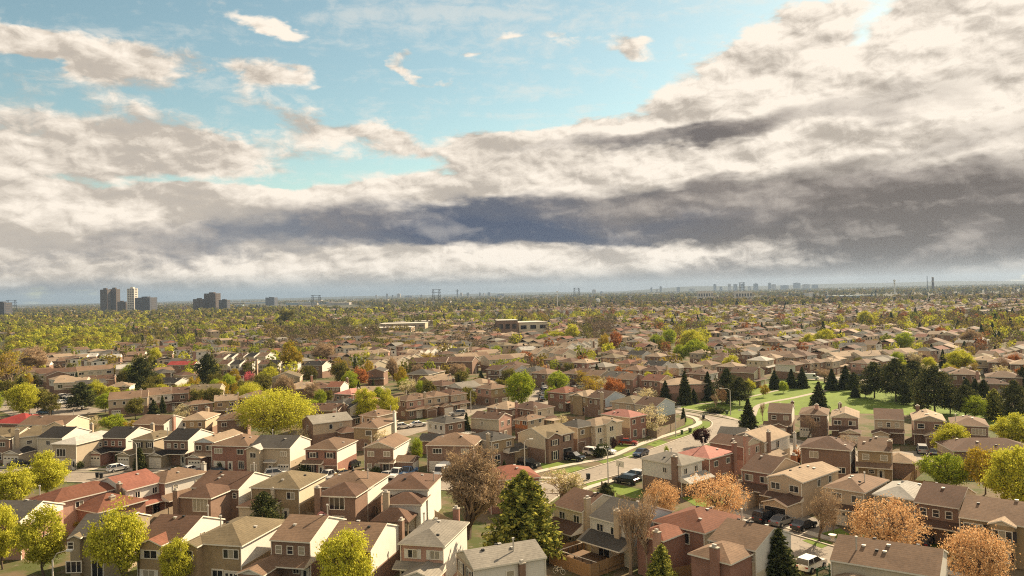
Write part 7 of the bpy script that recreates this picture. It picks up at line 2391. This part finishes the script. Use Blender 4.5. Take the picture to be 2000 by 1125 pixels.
# far ridge on the right horizon, low hills on the left
HILL = mat('hill_woods', (.045, .045, .030), .95, .35, .002, .01, spec=.05)
for nm, x0, x1, Y, hh in (('hills', 1150, 2350, 9800, 74), ('hills', -200, 1250, 11300, 44)):
    X0, X1 = (x0 - 1000) / FPX * Y, (x1 - 1000) / FPX * Y
    n = 60
    b = MB()
    rr = random.Random(int(Y))
    ph = [rr.uniform(0, 6) for _ in range(4)]
    prof = []
    for i in range(n + 1):
        t = i / n
        z = hh * (.62 + .16 * math.sin(5 * t + ph[0]) + .08 * math.sin(13 * t + ph[1]) + .05 * math.sin(31 * t + ph[2])) * min(1, t * 6 + .1, (1 - t) * 6 + .3)
        prof.append((X0 + (X1 - X0) * t, z))
    for (xa, za), (xb, zb) in zip(prof, prof[1:]):
        b.poly([(xa, Y - 1800, 0), (xb, Y - 1800, 0), (xb, Y, zb), (xa, Y, za)])
        b.poly([(xa, Y, za), (xb, Y, zb), (xb, Y + 1900, 0), (xa, Y + 1900, 0)])
    struct(b.build(nm, HILL))

# ------------------------------------------------------------------ labels: tell look-alikes apart by their order from the left
NUM = ['two', 'three', 'four', 'five', 'six', 'seven', 'eight', 'nine', 'ten']
ORD = ['leftmost'] + [w + ' from left' for w in 'second third fourth fifth sixth seventh eighth ninth tenth eleventh twelfth thirteenth fourteenth fifteenth sixteenth seventeenth eighteenth nineteenth twentieth'.split()]
by = {}
for o in THINGS:
    if 'group' not in o:
        by.setdefault(o['label'], []).append(o)
for lab, os_ in by.items():
    if len(os_) > 1:
        os_.sort(key=lambda o: proj(o.location)[0])
        for i, o in enumerate(os_):
            o['label'] = f'{lab}, {ORD[min(i, 19)]}' if i < len(os_) - 1 else f'{lab}, rightmost'
GR = {'house': 'houses of the suburb', 'tree': 'trees among the houses', 'street lamp': 'street lamps', 'fence': 'backyard fences', 'bin': 'wheelie bins'}
for o in THINGS:
    if 'group' not in o and o['category'] in GR:
        o['group'] = GR[o['category']]

# ------------------------------------------------------------------ the air
HAZE = True
if HAZE:
    hm = bpy.data.materials.new('haze')
    hm.use_nodes = True
    t = hm.node_tree
    t.nodes.clear()
    o = t.nodes.new('ShaderNodeOutputMaterial')
    v = t.nodes.new('ShaderNodeVolumePrincipled')
    v.inputs['Color'].default_value = (.38, .50, .68, 1)
    v.inputs['Density'].default_value = 0.00006
    v.inputs['Anisotropy'].default_value = 0.2
    t.links.new(v.outputs[0], o.inputs['Volume'])
    b = MB()
    b.box(-14000, 14000, -2000, 14000, -1.0, 170)
    ho = b.build('haze', hm)
    ho['kind'] = 'stuff'
